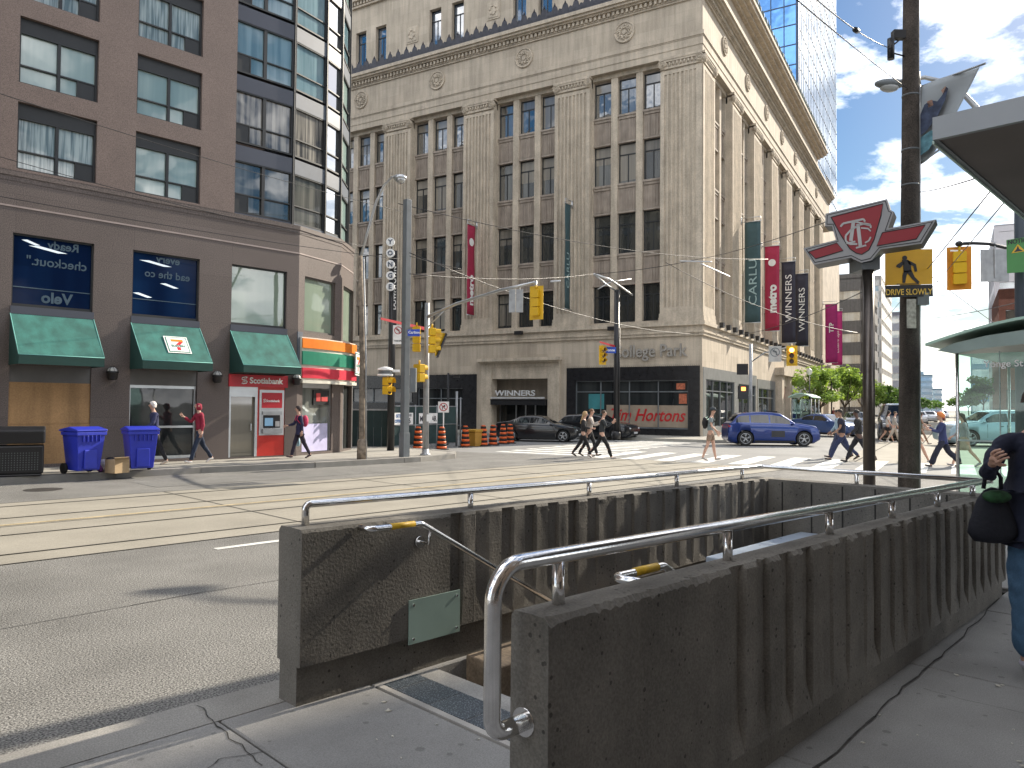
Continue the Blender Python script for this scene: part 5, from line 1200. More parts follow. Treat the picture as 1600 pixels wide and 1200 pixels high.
# ---- signal mast with long arm
b3 = onray(665, 19.0); O = b3; s3 = b3.dot(U1)
ms = thing('signal_mast', 'round grey signal mast with a long rising arm over the street', 'signal pole', O)
mb = MB(); mb.tube([(0,0,0),(0,0,2.5),(0,0,4.9)], [.105,.09,.075], 14); mb.build('pole', m_galv, ms)
mb = MB(); mb.lathe([(.17,0),(.17,.04),(.11,.08),(.11,.2)], (0,0,0), 12); mb.build('base_plate', m_galv, ms)
ae = S(s3, 19.0-4.75, 0); ae.z = at(840,441,ae.y).z; za = at(665,495,O.y).z
arm = [Vector((0,0,za-.15)), Vector((0,0,za-.15)).lerp(ae-O, .3)+Vector((0,0,.12)), Vector((0,0,za-.15)).lerp(ae-O, .7)+Vector((0,0,.10)), ae-O]
mb = MB(); mb.tube(arm, [.055,.05,.042,.035], 10); mb.tube([Vector((0,0,za-.5)), arm[1]*.6+Vector((0,0,za*.4-.1))], .02, 6); mb.build('arm', m_alu, ms)
t = thing('traffic_signal', 'yellow traffic signal hanging at the end of the long arm, seen from the back', 'traffic signal', at(837.5,473,ae.y)); sig_head(t, (0,0,0), 30, .74, .22, True, bw=.10)
mb = MB(); mb.tube([(0,0,.3),(0,0,.62)], .025, 6); mb.build('hanger', m_alu, t)
for k, (px, lab) in enumerate(((800.5,'left grey plate of the pair hanging beside the yellow signal on the long arm'),(812,'right grey plate of the pair hanging beside the yellow signal on the long arm'))):
    q = S(s3, 19.0-3.9-k*.25, 0); t = thing('sign_plate', lab, 'road sign', at(px,470,q.y), 0, 'grey plates on the signal arm'); mb = MB(); board(mb, (0,0,0), 205-k*12, .20, .66, .012); mb.tube([(0,.02,-.3),(0,.02,.42)], .015, 6); mb.build('plate_back', m_galv, t)
t = thing('traffic_signal', 'yellow signal between the grey pole and the signal mast, seen from behind', 'traffic signal', at(651,530,24.0)); sig_head(t, (0,0,0), 0, .82, .24, False)
t = thing('traffic_signal', 'yellow signal with black hooded front just right of the signal mast', 'traffic signal', at(675,532,23.6)); sig_head(t, (0,0,0), 75, .80, .24, False)
mb = MB(); mb.prism([(.10,.0,-.50),(.16,.1,-.46),(.42,.22,.24),(.10,.0,.28)], (0,-.03,0)); mb.build('louvre', m_sigyel, t); mb = MB(); mb.prism([(.14,-.05,-.54),(.20,-.05,-.52),(.46,.1,.22),(.42,.1,.26)], (0,.2,0)); mb.build('hood', m_blkpaint, t)
t = thing('pedestrian_signal', 'yellow pedestrian signal low on the left of the signal mast', 'traffic signal', at(655,583,23.8)); sig_head(t, (0,0,0), 45, .58, .34, False, nl=2)
t = thing('small_sign', 'small white sign strapped to the signal mast above the barrels', 'sign', at(671,653,23.7)); mb = MB(); board(mb, (0,0,0), 180, .17, .22, .01); mb.build('sign_face', m_white, t)
# ---- black pole in front of the shop corner
b4 = Vector((5.18, 37.4, .15)); O = b4
bp4 = thing('signal_pole', 'black signal pole standing before the red script shop window', 'signal pole', O)
mb = MB(); mb.tube([(0,0,0),(0,0,7.4)], .14, 12); mb.lathe([(.22,0),(.22,.3),(.15,.4)], (0,0,0), 12); mb.tube([(.12,-.12,.3),(.12,-.12,5.5)], .03, 6); mb.build('pole', m_blkpaint, bp4)
mb = MB(); mb.tube([rel(963,455,37.4,O), rel(948,445,36.5,O), rel(928,428,35.5,O)], .045, 6); mb.tube([rel(928,428,35.5,O), rel(952,436,36,O), rel(988,461,38,O)], .05, 6); mb.tube([rel(934,452,36,O), rel(955,440,36.2,O), rel(986,436,37,O)], .03, 5); mb.build('trolley_bracket', m_alu, bp4)
t = thing('traffic_signal', 'yellow signal on the black pole, with dark louvres', 'traffic signal', at(941,555,37.0)); sig_head(t, (0,0,0), 150, .78, .26, True, bw=.08)
t = thing('street_name_sign', 'small blue street name blade on the black signal pole', 'street sign', at(953,547,37.0)); mb = MB(); mb.box(-.3,.3,-.02,0,-.15,.15); bl = mb.build('blade', mat('sign_blue2', (.02,.07,.4), .4), t); mb = MB(); mb.text('Yonge', (0,-.022,-.06), (1,0,0), (0,0,1), .13, .006, bold=.02); mb.build('blade_lettering', m_white, bl)
t = thing('street_name_sign', 'thin red blade above the blue sign on the black signal pole', 'street sign', at(948,537,36.8)); mb = MB(); O_ = at(948,537,36.8); mb.prism([at(937,533,36)-O_, at(937,535.5,36)-O_, at(961,543,37.2)-O_, at(961,539.5,37.2)-O_], (0,.03,0)); mb.build('blade', m_red, t)
# ---- signal pole on the sunlit side
b5 = K(-1.2, -3.2, .15); O = b5; Y5 = b5.y
b5b = at(1173, 640, 39.0); b5 = Vector((b5b.x, 39.0, .15)); O = b5; Y5 = 39.0
sp5 = thing('signal_pole', 'thin grey pole with a side arm carrying the lit red signal', 'signal pole', O)
mb = MB(); mb.tube([(0,0,0), (0,0,at(1173,542,Y5).z)], .09, 12); mb.tube([rel(1173,566,Y5,O), rel(1195,551,Y5-.3,O), rel(1215,546,Y5-.5,O), rel(1242,541,Y5-.8,O)], .035, 7); mb.build('pole', m_galv, sp5)
t = thing('traffic_signal', 'traffic signal showing a lit red lamp on the sunlit side', 'traffic signal', at(1237.5,556,38.1)); sig_head(t, (0,0,0), 205, .86, .36, True, lit=2, bw=.08)
t = thing('no_turn_sign', 'pale no turn sign hanging from the arm left of the lit red signal', 'road sign', at(1211,553,38.4)); mb = MB(); no_turn(mb, (0,0,0), 200, .62, h=.8); mb.build('sign_face', [mat('dull_white', (.4,.4,.38), .6), m_grey, m_blkpaint], t)
t = thing('dark_sign', 'square black sign board on the left of the thin grey signal pole', 'sign', at(1160,577,38.8)); mb = MB(); board(mb, (0,0,0), 190, .56, .56, .06); mb.build('board', m_blkpaint, t, bevel=.01)
t = thing('pedestrian_signal', 'black pedestrian signal with a lit orange hand, above the back of the blue car', 'traffic signal', at(1161,610,38.8)); mb = MB(); mb.box(-.25,.25,-.1,.1,-.45,.25); mb.build('signal_housing', m_blkpaint, t, bevel=.02); mb = MB(); mb.box(-.12,.1,-.11,-.10,-.02,.17); mb.build('lit_hand', mat('lit_orange', (.8,.2,.05), .4, emit=(1,.25,.05), estr=2.5), t)
# ---- TTC post and sign
Yt = 10.0; c = at(1357,500,Yt); tb = Vector((c.x, Yt, .15))
tt = thing('station_sign_post', 'brown steel post carrying the red and white station emblem', 'sign post', tb)
mb = MB(); mb.tube([(0,0,0),(0,0,at(1357,412,Yt).z-.15)], .075, 24); mb.lathe([(.13,0),(.13,.02),(.085,.04)], (0,0,0), 20)
mb.build('post', mat('bronzed_steel', (.11,.095,.085), .3, .8, var=.1, scale=8), tt)
for k_, z_ in enumerate((.62,)):
    pass
# emblem outline from the photo, laid on its own plane, real thickness
SG = thing('station_emblem', 'winged red and silver transit emblem with interlaced letters on top of the brown post', 'sign', (c.x, Yt, at(1357,350,Yt).z))
ORG = Vector((c.x, Yt, at(1357,350,Yt).z))
# sign plane: faces the camera turned a little towards the road; its far side is seen at right
az_s = radians(212); Fs = Vector((sin(az_s), cos(az_s), 0)); Xs = Vector((0,0,1)).cross(Fs)
def onpl(px, py):
    d = cf + cr*((px-800)/FPX) - cu*((py-600)/FPX); Pc = Vector((0,0,CAMH)); O_ = ORG + Fs*.16
    t = (O_-Pc).dot(Fs)/d.dot(Fs); return Pc + d*t - ORG
outer = [(1291,335),(1385,311),(1393,313),(1389,330),(1397,334),(1391,356),(1462,344),(1478,346),(1449,383),(1375,392),(1366,399),(1352,406),(1336,402),(1322,403),(1272,415),(1255,389),(1304,375),(1300,355),(1289,355)]
outer = [(1290,334),(1386,311),(1391,328),(1397,331),(1388,357),(1463,343),(1440,381),(1376,390),(1362,407),(1346,411),(1330,403),(1272,414),(1255,388),(1306,375),(1300,354),(1289,354)]
def shrink(poly, k):  # inward offset in pixels
    n = len(poly); A_ = sum(poly[i-1][0]*poly[i][1]-poly[i][0]*poly[i-1][1] for i in range(n)); s_ = 1 if A_ > 0 else -1; o = []
    for i in range(n):
        p, q, r = Vector(poly[i-1]), Vector(poly[i]), Vector(poly[(i+1) % n]); a_ = (q-p).normalized(); b_ = (r-q).normalized()
        na, nb = Vector((-a_.y, a_.x))*s_, Vector((-b_.y, b_.x))*s_; m_ = (na+nb)/max(.35, 1+na.dot(nb)); o.append(tuple(q+m_*k))
    return o
m_silv = mat('emblem_silver', (.34,.34,.35), .5, .1, var=.05); m_tred = mat('emblem_red', (.30,.012,.022), .45, var=.05); m_tblk = mat('emblem_black', (.02,.02,.022), .4)
mb = MB(); mb.prism([onpl(*p) for p in outer], -Fs*.33); mb.build('emblem_body', m_tblk, SG)
mb = MB(); mb.prism([onpl(*p)+Fs*.001 for p in shrink(outer, .2)], Fs*.012); mb.build('outer_rim', m_silv, SG)
mb = MB(); mb.prism([onpl(*p)+Fs*.014 for p in shrink(outer, 2.6)], Fs*.003); mb.build('black_line', m_tblk, SG)
mb = MB(); mb.prism([onpl(*p)+Fs*.018 for p in shrink(outer, 3.9)], Fs*.003); mb.build('silver_field', m_silv, SG)
shield = [(1299,340),(1380,319),(1377,337),(1366,375),(1358,391),(1347,398),(1338,396),(1328,389),(1313,366)]
wl_ = [(1264,394),(1308,380),(1318,392),(1275,405)]; wr_ = [(1379,364),(1446,352),(1432,374),(1370,385)]
mb = MB()
for pl_ in (shield, wl_, wr_): mb.prism([onpl(*p)+Fs*.0215 for p in pl_], Fs*.004)
mb.build('red_fields', m_tred, SG)
mb = MB()
for pl_ in (shield, wl_, wr_):
    P = [onpl(*p)+Fs*.026 for p in pl_]; mb.tube(P+[P[0]], .006, 4)
mb.build('red_field_outline', m_tblk, SG)
# interlaced letters: T, T and C as strokes
mb = MB()
def stroke(pts, wpx):
    for (p, q) in zip(pts[:-1], pts[1:]):
        P_, Q_ = Vector(p), Vector(q); d = (Q_-P_).normalized(); n_ = Vector((-d.y, d.x))*wpx/2
        mb.prism([onpl(*(P_-n_))+Fs*.027, onpl(*(Q_-n_))+Fs*.027, onpl(*(Q_+n_))+Fs*.027, onpl(*(P_+n_))+Fs*.027], Fs*.008)
stroke([(1314,355),(1318,350),(1350,343),(1352,347)], 3); stroke([(1334,348),(1330,377)], 5.5); stroke([(1323,381),(1337,378)], 2.6)
stroke([(1341,351),(1345,386)], 5.5); stroke([(1338,388),(1354,384)], 2.6)
stroke([(1361,352),(1352,350),(1344,352),(1330,360),(1322,369),(1322,377),(1328,382),(1340,382)], 2.8); stroke([(1336,347),(1348,350),(1361,353),(1361,357)], 2.6); stroke([(1361,371),(1358,377),(1352,380)], 2.4); stroke([(1346,357),(1357,358),(1361,362)], 2.2)
mb.build('emblem_letters', mat('letter_silver', (.5,.5,.5), .5), SG)
mb = MB(); mb.box(-.12,.12,-.08,.3,-.62,-.40); mb.build('mounting_collar', m_grey, SG)
# ---- wooden pole
Yw = 11.0; c = at(1418,640,Yw); wb = Vector((c.x, Yw, .15)); O = wb
m_wood = mat('tarred_wood_pole', (.075,.062,.052), .9, var=.35, scale=4, fine=.3, fscale=60, bump=.7, bscale=30, streak=.5, spots=.5, spscale=30)
wp = thing('utility_pole', 'thick weathered wooden utility pole at the right, rising out of the picture', 'utility pole', wb)
mb = MB(); H_ = 11.0; mb.tube([Vector((.012*z, 0, z)) for z in np.linspace(0, H_, 24)], [.142-.0042*z for z in np.linspace(0, H_, 24)], 20); mb.build('pole', m_wood, wp)
for py in (290,405,150,235): z_ = rel(1420,py,Yw,O).z; mb = MB(); mb.tube([(.012*z_,0,z_-.012),(.012*z_,0,z_+.012)], .146-.0042*z_, 18); mb.build('metal_band', m_grey, wp)
mb = MB(); mb.tube([rel(1434,y,Yw,O)+Vector((0,-.05,0)) for y in (135,200,260,330,420,560,700,770)], .016, 6); mb.build('conduit', m_galv, wp)
mb = MB(); q = rel(1392,82,Yw-.3,O); mb.tube([q+Vector((0,0,.2)), q-Vector((0,0,.1))], .05, 8); mb.tube([q+Vector((0,0,.08)), rel(1418,52,Yw,O)], .012, 5); mb.box(q.x+.05,q.x+.22,q.y,q.y+.1,q.z+.22,q.z+.34); mb.tube([q, rel(1414,88,Yw,O)], .012, 5); mb.build('insulator', m_blkpaint, wp)
mb = MB(); board(mb, rel(1424,490,Yw-.16,O), 185, .13, .42, .004); mb.build('peeling_notices', mat('torn_paper', (.4,.38,.34), .8, var=.4, scale=20), wp)
mb = MB(); board(mb, rel(1437,468,Yw-.05,O), 185, .16, .18, .12); mb.build('junction_box', m_grey, wp)
# yellow walking sign
ps = thing('pedestrian_sign', 'yellow sign with a black walking figure above the words DRIVE SLOWLY', 'road sign', at(1420,426,Yw-.17)); O = at(1420,426,Yw-.17)
def q3(px, py, l=0.0): 
    p = at(px, py, Yw-.17) - O; p.y -= l; return p
mb = MB(); mb.prism([q3(1383,390), q3(1457,389), q3(1457,444), q3(1383,446)], (0,.006,0)); mb.build('yellow_panel', mat('sign_amber', (.62,.33,.012), .45), ps)
mb = MB(); mb.prism([q3(1383,446.4), q3(1457,444.4), q3(1458,463), q3(1384,465)], (0,.006,0)); tabo = mb.build('black_tab', m_blkpaint, ps)
mb = MB(); mb.text('DRIVE SLOWLY', q3(1420.5,460.5,.002), q3(1457,455)-q3(1384,456.5), (0,0,1), .085, .004, bold=.012, sx=.80, spacing=1.0); mb.build('tab_lettering', mat('amber_letters', (.7,.45,.08), .5), tabo)
mb = MB()
def fig(pts): mb.prism([q3(px, py, .002) for px, py in pts], (0,-.004,0))
mb.tube([q3(1413.5,403,.001), q3(1413.5,403,.006)], .034, 16)
fig([(1409,406),(1419,406),(1423,412),(1424,424),(1412,426),(1411,413)]); fig([(1410,408),(1413,412),(1406,419),(1400,417),(1401,414)]); fig([(1417,407),(1422,408),(1431,413),(1433,424),(1429,425),(1427,416),(1420,413)])
fig([(1412,423),(1419,424),(1416,431),(1414,442),(1410,442),(1410,431)]); fig([(1416,424),(1424,422),(1429,433),(1437,441),(1433,443),(1425,436)]); fig([(1401,443.5),(1436,442.8),(1436,444),(1401,444.6)])
mb.build('walking_figure', m_blkpaint, ps)
# banner with figures on the pole
bn = thing('street_banner', 'pale street banner with dark figures swinging from the wooden pole', 'banner', at(1438,135,Yw)); O = at(1438,135,Yw)
az_b = A1 + pi/2 + radians(12); Db = Vector((sin(az_b), cos(az_b), 0)); nb_ = Vector((Db.y, -Db.x, 0))
def onb(px, py, lift=0):
    d = cf + cr*((px-800)/FPX) - cu*((py-600)/FPX); Pc = Vector((0,0,CAMH)); t = (O-Pc).dot(nb_)/d.dot(nb_); return Pc + d*t - O + nb_*lift
cr4 = [(1438,136),(1528,103),(1474,225),(1431,262)]
def bl_(u, v): 
    a = Vector(cr4[0]).lerp(Vector(cr4[1]), u); b = Vector(cr4[3]).lerp(Vector(cr4[2]), u); return a.lerp(b, v)
mb = MB(); n = 12; vs = []
for i in range(n+1):
    for j in range(n+1):
        p = bl_(i/n, j/n); q = onb(p.x, p.y) + nb_*(.05*sin(i/n*5+j/n*3)); vs.append(q)
mb.add(vs, [(i*(n+1)+j, i*(n+1)+j+1, (i+1)*(n+1)+j+1, (i+1)*(n+1)+j) for i in range(n) for j in range(n)], 0, True)
m_bn = mat('banner_print', (.42,.46,.49), .7, var=.12, scale=2.5); bo = mb.build('cloth', m_bn, bn); bo.modifiers.new('s', 'SOLIDIFY').thickness = .006
mb = MB()
sgn_ = -1 if (onb(1470,170)+O-Vector((0,0,CAMH))).dot(nb_) > 0 else 1
def bf(pts, m_): mb.prism([onb(*p, sgn_*.06) for p in pts], nb_*sgn_*.003, m_)
bf([(1448,165),(1458,158),(1468,160),(1476,150),(1482,137),(1485,140),(1480,158),(1470,180),(1452,205),(1436,218),(1438,190)], 0); bf([(1452,160),(1460,157),(1462,166),(1454,170)], 1); bf([(1474,143),(1481,136),(1484,142),(1478,150)], 1); bf([(1434,222),(1458,205),(1470,208),(1455,235),(1433,250)], 2)
mb.build('printed_figures', [mat('print_navy', (.06,.08,.14), .7, var=.5, scale=9), mat('print_skin', (.42,.26,.2), .7), mat('print_teal', (.12,.28,.34), .7, var=.4, scale=12)], bo)
mb = MB(); mb.tube([onb(1432,138), onb(1540,99)], .016, 8); mb.tube([onb(1436,112), onb(1438,136)], .014, 6); mb.build('banner_arm', m_galv, bn); mb = MB(); mb.tube([onb(1429,263), onb(1478,226)], .014, 8); mb.build('banner_arm', m_galv, bn)
# ---- davit street lamp behind
Yd = 15.0; c = at(1596,500,Yd); db = Vector((c.x, Yd, .14)); O = db
dl = thing('street_lamp', 'tall steel street lamp at the right, its cobra head left of the wooden pole', 'street lamp', db)
m_navy = mat('dark_blue_pole', (.04,.055,.075), .5, var=.1)
tl_ = lambda px, py, Y: at(px, py, Y) - O
mb = MB(); mb.tube([(0,0,0),(0,0,4), (0,0,7.1)], [.13,.11,.10], 14); mb.build('pole', m_navy, dl)
top = Vector((0,0,7.0)); e = tl_(1400,128,16.7)
P = [top, tl_(1570,235,Yd+.2), tl_(1532,175,Yd+.6), tl_(1505,146,Yd+.9), tl_(1475,128,Yd+1.2), tl_(1445,121,Yd+1.45), e]
mb = MB(); mb.tube(P, [.08,.07,.06,.055,.05,.045,.04], 10); mb.build('arm', m_galv, dl)
mb = MB(); c = tl_(1391,131,16.75); mb.ball(c, .36, .14, .11, 16, 9); hd = mb.build('lamp_head', m_grey, dl); mb = MB(); mb.ball(c+Vector((-.02,0,-.07)), .22, .12, .12, 14, 8); mb.build('lens', mat('lamp_lens', (.35,.36,.36), .2), hd)
t = thing('notice_sign', 'green NOTICE sign with a yellow triangle at the right edge', 'sign', at(1589,400,Yd-.3)); O = at(1589,400,Yd-.3); q = lambda px, py, l=0: at(px, py, Yd-.3) - O + Vector((0,-l,0))
mb = MB(); mb.prism([q(1573,375), q(1612,369), q(1612,424), q(1574,427)], (0,.01,0)); pn = mb.build('green_panel', mat('sign_green_n', (.06,.24,.06), .5, var=.06), t)
mb = MB(); mb.prism([q(1580,396,.002), q(1602,392.5,.002), q(1590,381.5,.002)], (0,-.003,0)); mb.build('yellow_triangle', m_sigyel, pn)
mb = MB(); mb.prism([q(1584,394,.006), q(1598,392,.006), q(1592,389,.006), q(1590,384,.006), q(1588,389,.006)], (0,-.003,0)); mb.text('NOTICE', q(1592,379.5,.003), q(1612,369)-q(1573,375), (0,0,1), .085, .004, bold=.02); mb.build('black_print', m_blkpaint, pn)
# signal seen from behind + grey plate on their mast arm (right)
Ym = 18.0; c = at(1650,600,Ym); mbp = Vector((c.x, Ym, .14)); O = mbp; q = lambda px, py, Y=Ym: at(px, py, Y) - O
ma = thing('signal_mast', 'dark signal mast arm at the right edge holding an orange signal and a grey plate', 'signal pole', mbp)
mb = MB(); mb.tube([(0,0,0), (0,0,at(1650,380,Ym).z+.3)], [.12,.09], 12); mb.build('pole', m_grey, ma)
mb = MB(); mb.tube([q(1650,392), q(1600,396), q(1570,387), (q(1545,381)), q(1520,380), q(1499,381)], .04, 8); mb.ball(q(1499,381), .09, .09, .07); mb.build('arm', m_blkpaint, ma)
t = thing('traffic_signal', 'orange yellow signal right of the station emblem, seen from the back', 'traffic signal', at(1499,419,Ym)); sig_head(t, (0,0,0), 20, .80, .28, True, bw=.12, bcol=mat('amber_board', (.62,.24,.01), .5), visor=False)
mb = MB(); mb.prism([(-.22,-.002,.40),(.2,-.002,.40),(.2,-.002,.44),(-.22,-.002,.44)], (0,-.004,0)); mb.build('reflective_strip', m_white, t)
t = thing('sign_plate', 'blank grey back of a road sign hanging beside the orange signal', 'road sign', at(1554,415,Ym)); mb = MB(); board(mb, (0,0,0), 186, .64, .78, .012); mb.box(-.02,.02,-.03,-.005,-.3,.55); mb.build('plate_back', m_galv, t, bevel=.004)
# ---- grey canopy overhead
cn = thing('canopy', 'grey flat canopy jutting into the top right corner above the sidewalk', 'canopy', (0,0,0), RZ1)
s0, n0_ = 3.85, 1.03
mb = MB(); mb.box(s0, 9, n0_-3.2, n0_, 3.0, 3.085); mb.build('roof_deck', mat('canopy_soffit', (.17,.145,.13), .7, var=.1, scale=2), cn)
mb = MB(); mb.box(s0-.03, s0-.002, n0_-3.2, n0_+.02, 2.995, 3.10); mb.box(s0-.002, 9, n0_+.002, n0_+.02, 2.995, 3.10); mb.build('fascia', mat('canopy_fascia', (.30,.31,.32), .45, .4, var=.05), cn)
mb = MB(); mb.box(s0, 9, n0_+.0205, n0_+.03, 2.985, 3.0); mb.build('drip_edge', mat('green_glass_edge', (.45,.6,.52), .3), cn)
mb = MB()
for s_ in (4.6, 8.4): mb.tube([(s_, -1.6, .15), (s_, -1.6, 3.0)], .06, 14)
mb.build('posts', m_steel, cn)
# ---- glass shelter
sh = thing('transit_shelter', 'glass transit shelter with a green tinted curved roof at the right edge', 'bus shelter', (0,0,0), RZ1)
_p = at(1496,640,10.2); ss, ns_ = _p.dot(U1), _p.dot(N1)
m_shg = glass_mat('shelter_glass', (.74,.90,.85), .0)
m_roofg = mat('roof_green', (.42,.62,.52), .4, var=.08); m_dkm = mat('shelter_dark_metal', (.22,.27,.25), .4, .5)
zr = 2.52
mb = MB(); n = 14; vs = []; W_ = 2.9
for e_ in (0, 3.6):
    for i in range(n+1):
        u = i/n; nn = ns_+.32-W_*u; z = zr+.06+.34*sin(pi*min(u*.9+.03,1)) ; vs += [(ss-.25+e_, nn, z), (ss-.25+e_, nn, z+.035)]
L_ = 2*(n+1)
fs = []
for i in range(n): a_, b_ = 2*i, 2*i+2; fs += [(a_,b_,b_+L_,a_+L_), (a_+1,a_+1+L_,b_+1+L_,b_+1), (a_,a_+1,b_+1,b_), (a_+L_,b_+L_,b_+1+L_,a_+1+L_)]
mb.add(vs, fs, 0, False); mb.build('roof', m_roofg, sh)
mb = MB(); mb.prism([(ss-.15, ns_+.2-u*W_, z) for u, z in ((0,zr+.03),(.07,zr+.12),(.2,zr+.2),(.5,zr+.3),(.8,zr+.2),(.8,zr+.05),(.5,zr+.10),(.2,zr+.04),(.07,zr-.02))], (3.3,0,0)); mb.build('roof_frame', m_dkm, sh)
mb = MB()
for (a_, b_) in ((ss,ns_),(ss+3,ns_),(ss,ns_-1.5),(ss+3,ns_-1.5)): mb.tube([(a_,b_,.15),(a_,b_,zr+.05)], .022, 12)
mb.build('posts', m_steel, sh)
mb = MB(); mb.box(ss-.006, ss+.006, ns_-1.48, ns_-.02, .22, zr-.02); mb.box(ss+.03, ss+2.97, ns_-1.506, ns_-1.494, .22, zr-.02); mb.build('glass_panels', m_shg, sh)
mb = MB()
for u in (.33,.62): mb.box(ss-.012, ss+.012, ns_-1.5*u-.005, ns_-1.5*u+.005, .2, zr)
mb.box(ss-.02, ss+.02, ns_-1.5, ns_, at(1540,690,9.8).z-.012, at(1540,690,9.8).z+.012); mb.build('glazing_bars', mat('pale_bar', (.35,.45,.42), .4), sh)
mb = MB(); mb.text('Yonge St', (ss-.01, ns_-.31, at(1550,574,10).z), (0,-1,0), (0,0,1), .085, .003, bold=.01, align='LEFT'); mb.build('etched_lettering', m_white, sh)
# ---- far corner construction: hoarding, fence, barrels
h0, h1 = gp(546,703,0), gp(612,703,0)
def seg_frame(p, q): d = (q-p); return p, atan2(d.y, d.x), d.length
o_, rz_, L_ = seg_frame(h0, h1); hd = thing('hoarding', 'dark green construction hoarding behind the slanted street lamp', 'hoarding', o_, rz_)
mb = MB()
for k in range(int(L_/.3)+1): mb.box(k*.3+.003, min(k*.3+.297, L_), -.02, .02, .05, 1.52+.0*k)
mb.build('panels', mat('hoarding_green', (.012,.03,.03), .7, var=.2), hd); mb = MB(); mb.box(0, L_, -.04, .04, 1.52, 1.58); mb.build('top_rail', m_galv, hd)
o_, rz_, L_ = seg_frame(gp(612,704,0), gp(713,697,0)); cfn = thing('construction_fence', 'construction fence with green screen and white site signs', 'fence', o_, rz_)
mb = MB()
for x in np.linspace(0, L_, 4): mb.tube([(x,0,0),(x,0,1.75)], .03, 8)
mb.tube([(L_,0,0),(L_,0,2.35)], .05, 8); mb.tube([(L_+.7,.3,0),(L_+.7,.3,2.1)], .03, 8)
for z in (.15,.95,1.7): mb.tube([(0,0,z),(L_,0,z)], .022, 6)
mb.build('frame', m_galv, cfn)
mb = MB(); mb.box(0.03, L_-.03, .0, .012, .16, 1.69); mb.build('green_screen', mat('screen_green', (.02,.045,.045), .8, var=.25), cfn)
def site_sign(x0, x1, z0, z1, txts, m_=None):
    mb = MB(); mb.box(x0, x1, -.045, -.035, z0, z1); s_ = mb.build('site_sign', m_white, cfn); tb = MB()
    for (t_, xc, z, h, sx) in txts: tb.text(t_, (xc, -.047, z), (1,0,0), (0,0,1), h, .004, bold=.03, sx=sx)
    tb.build('sign_print', m_ or mat('print_black', (.02,.02,.03), .5), s_)
k = L_/101
site_sign(k*38, k*67, 1.00, 1.42, [('MAYSTAR', k*52.5, 1.10, .20, .86)]); site_sign(k*18, k*29, .98, 1.44, [('GATE', k*23.5, 1.30, .08, .9), ('6', k*23.5, 1.03, .2, 1)])
site_sign(k*-2, k*17, .98, 1.44, [('SITE', k*8, 1.26, .12, 1), ('OFFICE', k*8, 1.06, .12, .8)], mat('print_blue', (.02,.12,.35), .5))
t = thing('no_turn_sign', 'white square no right turn sign standing behind the construction fence', 'road sign', at(693,636,30.5)); mb = MB(); no_turn(mb, (0,0,0), 180, .44, True); mb.tube([(0,.03,-1.6),(0,.03,.2)], .025, 6, 0); mb.build('sign_face', m_signs, t)
t = thing('street_lamp', 'small black lamp post with a short arm behind the construction fence', 'street lamp', (at(700,640,33.5).x, 33.5, 0)); mb = MB(); zt = at(700,583,33.5).z; mb.tube([(0,0,0),(0,0,zt)], .05, 8); mb.tube([(0,0,zt-.12),(.25,0,zt-.1)], .025, 6); mb.box(.2,.5,-.08,.08,zt-.2,zt-.1); mb.build('pole', m_blkpaint, t)
def barrel(label, p, s_=1):
    t = thing('traffic_barrel', label, 'traffic barrel', p, 0, 'orange and black striped barrels round the road works')
    mb = MB(); prof = []; z = .0; t.scale = (.84,.84,.80)
    for i in range(8):
        r_ = .23-.012*i; mb.lathe([(r_, .06+i*.125), (r_, .06+(i+1)*.125), (r_-.012, .06+(i+1)*.125)], (0,0,0), 16, 1 if i % 2 else 0)
    mb.lathe([(.12,1.06),(.11,1.12),(.05,1.13)], (0,0,0), 12, 0); mb.build('barrel_body', [m_orange, m_rubber], t)
    mb = MB(); mb.lathe([(.34,0),(.34,.05),(.25,.07)], (0,0,0), 16); mb.build('rubber_base', m_rubber, t); return t
bt = barrel('orange and black barrel farthest left, between the two grey poles', gp(653,703))
for (px, py, lab) in ((690,703,'orange and black barrel in front of the MAYSTAR sign'),(727,699,'orange and black barrel left of the yellow box'),(755,697,'orange and black barrel just right of the yellow box'),(770,696,'middle one of the barrels behind the black sedan'),(786,694,'barrel half hidden beside the last one, near the sedan bonnet end'),(797,693,'rightmost orange and black barrel, touching the black sedan')):
    dup(bt, gp(px, py), 0, lab)
t = thing('sand_box', 'ochre plastic bin standing between the barrels', 'bin', gp(742,697), RZ3); mb = MB(); mb.prism([(-.42,-.3,0),(.42,-.3,0),(.42,.3,0),(-.42,.3,0)], (0,0,.62)); mb.build('bin_body', mat('ochre_plastic', (.42,.22,.03), .6), t, bevel=.03); mb = MB(); mb.box(-.46,.46,-.34,.34,.62,.72); mb.build('lid', mat('ochre_plastic_lid', (.46,.25,.03), .6), t, bevel=.02)
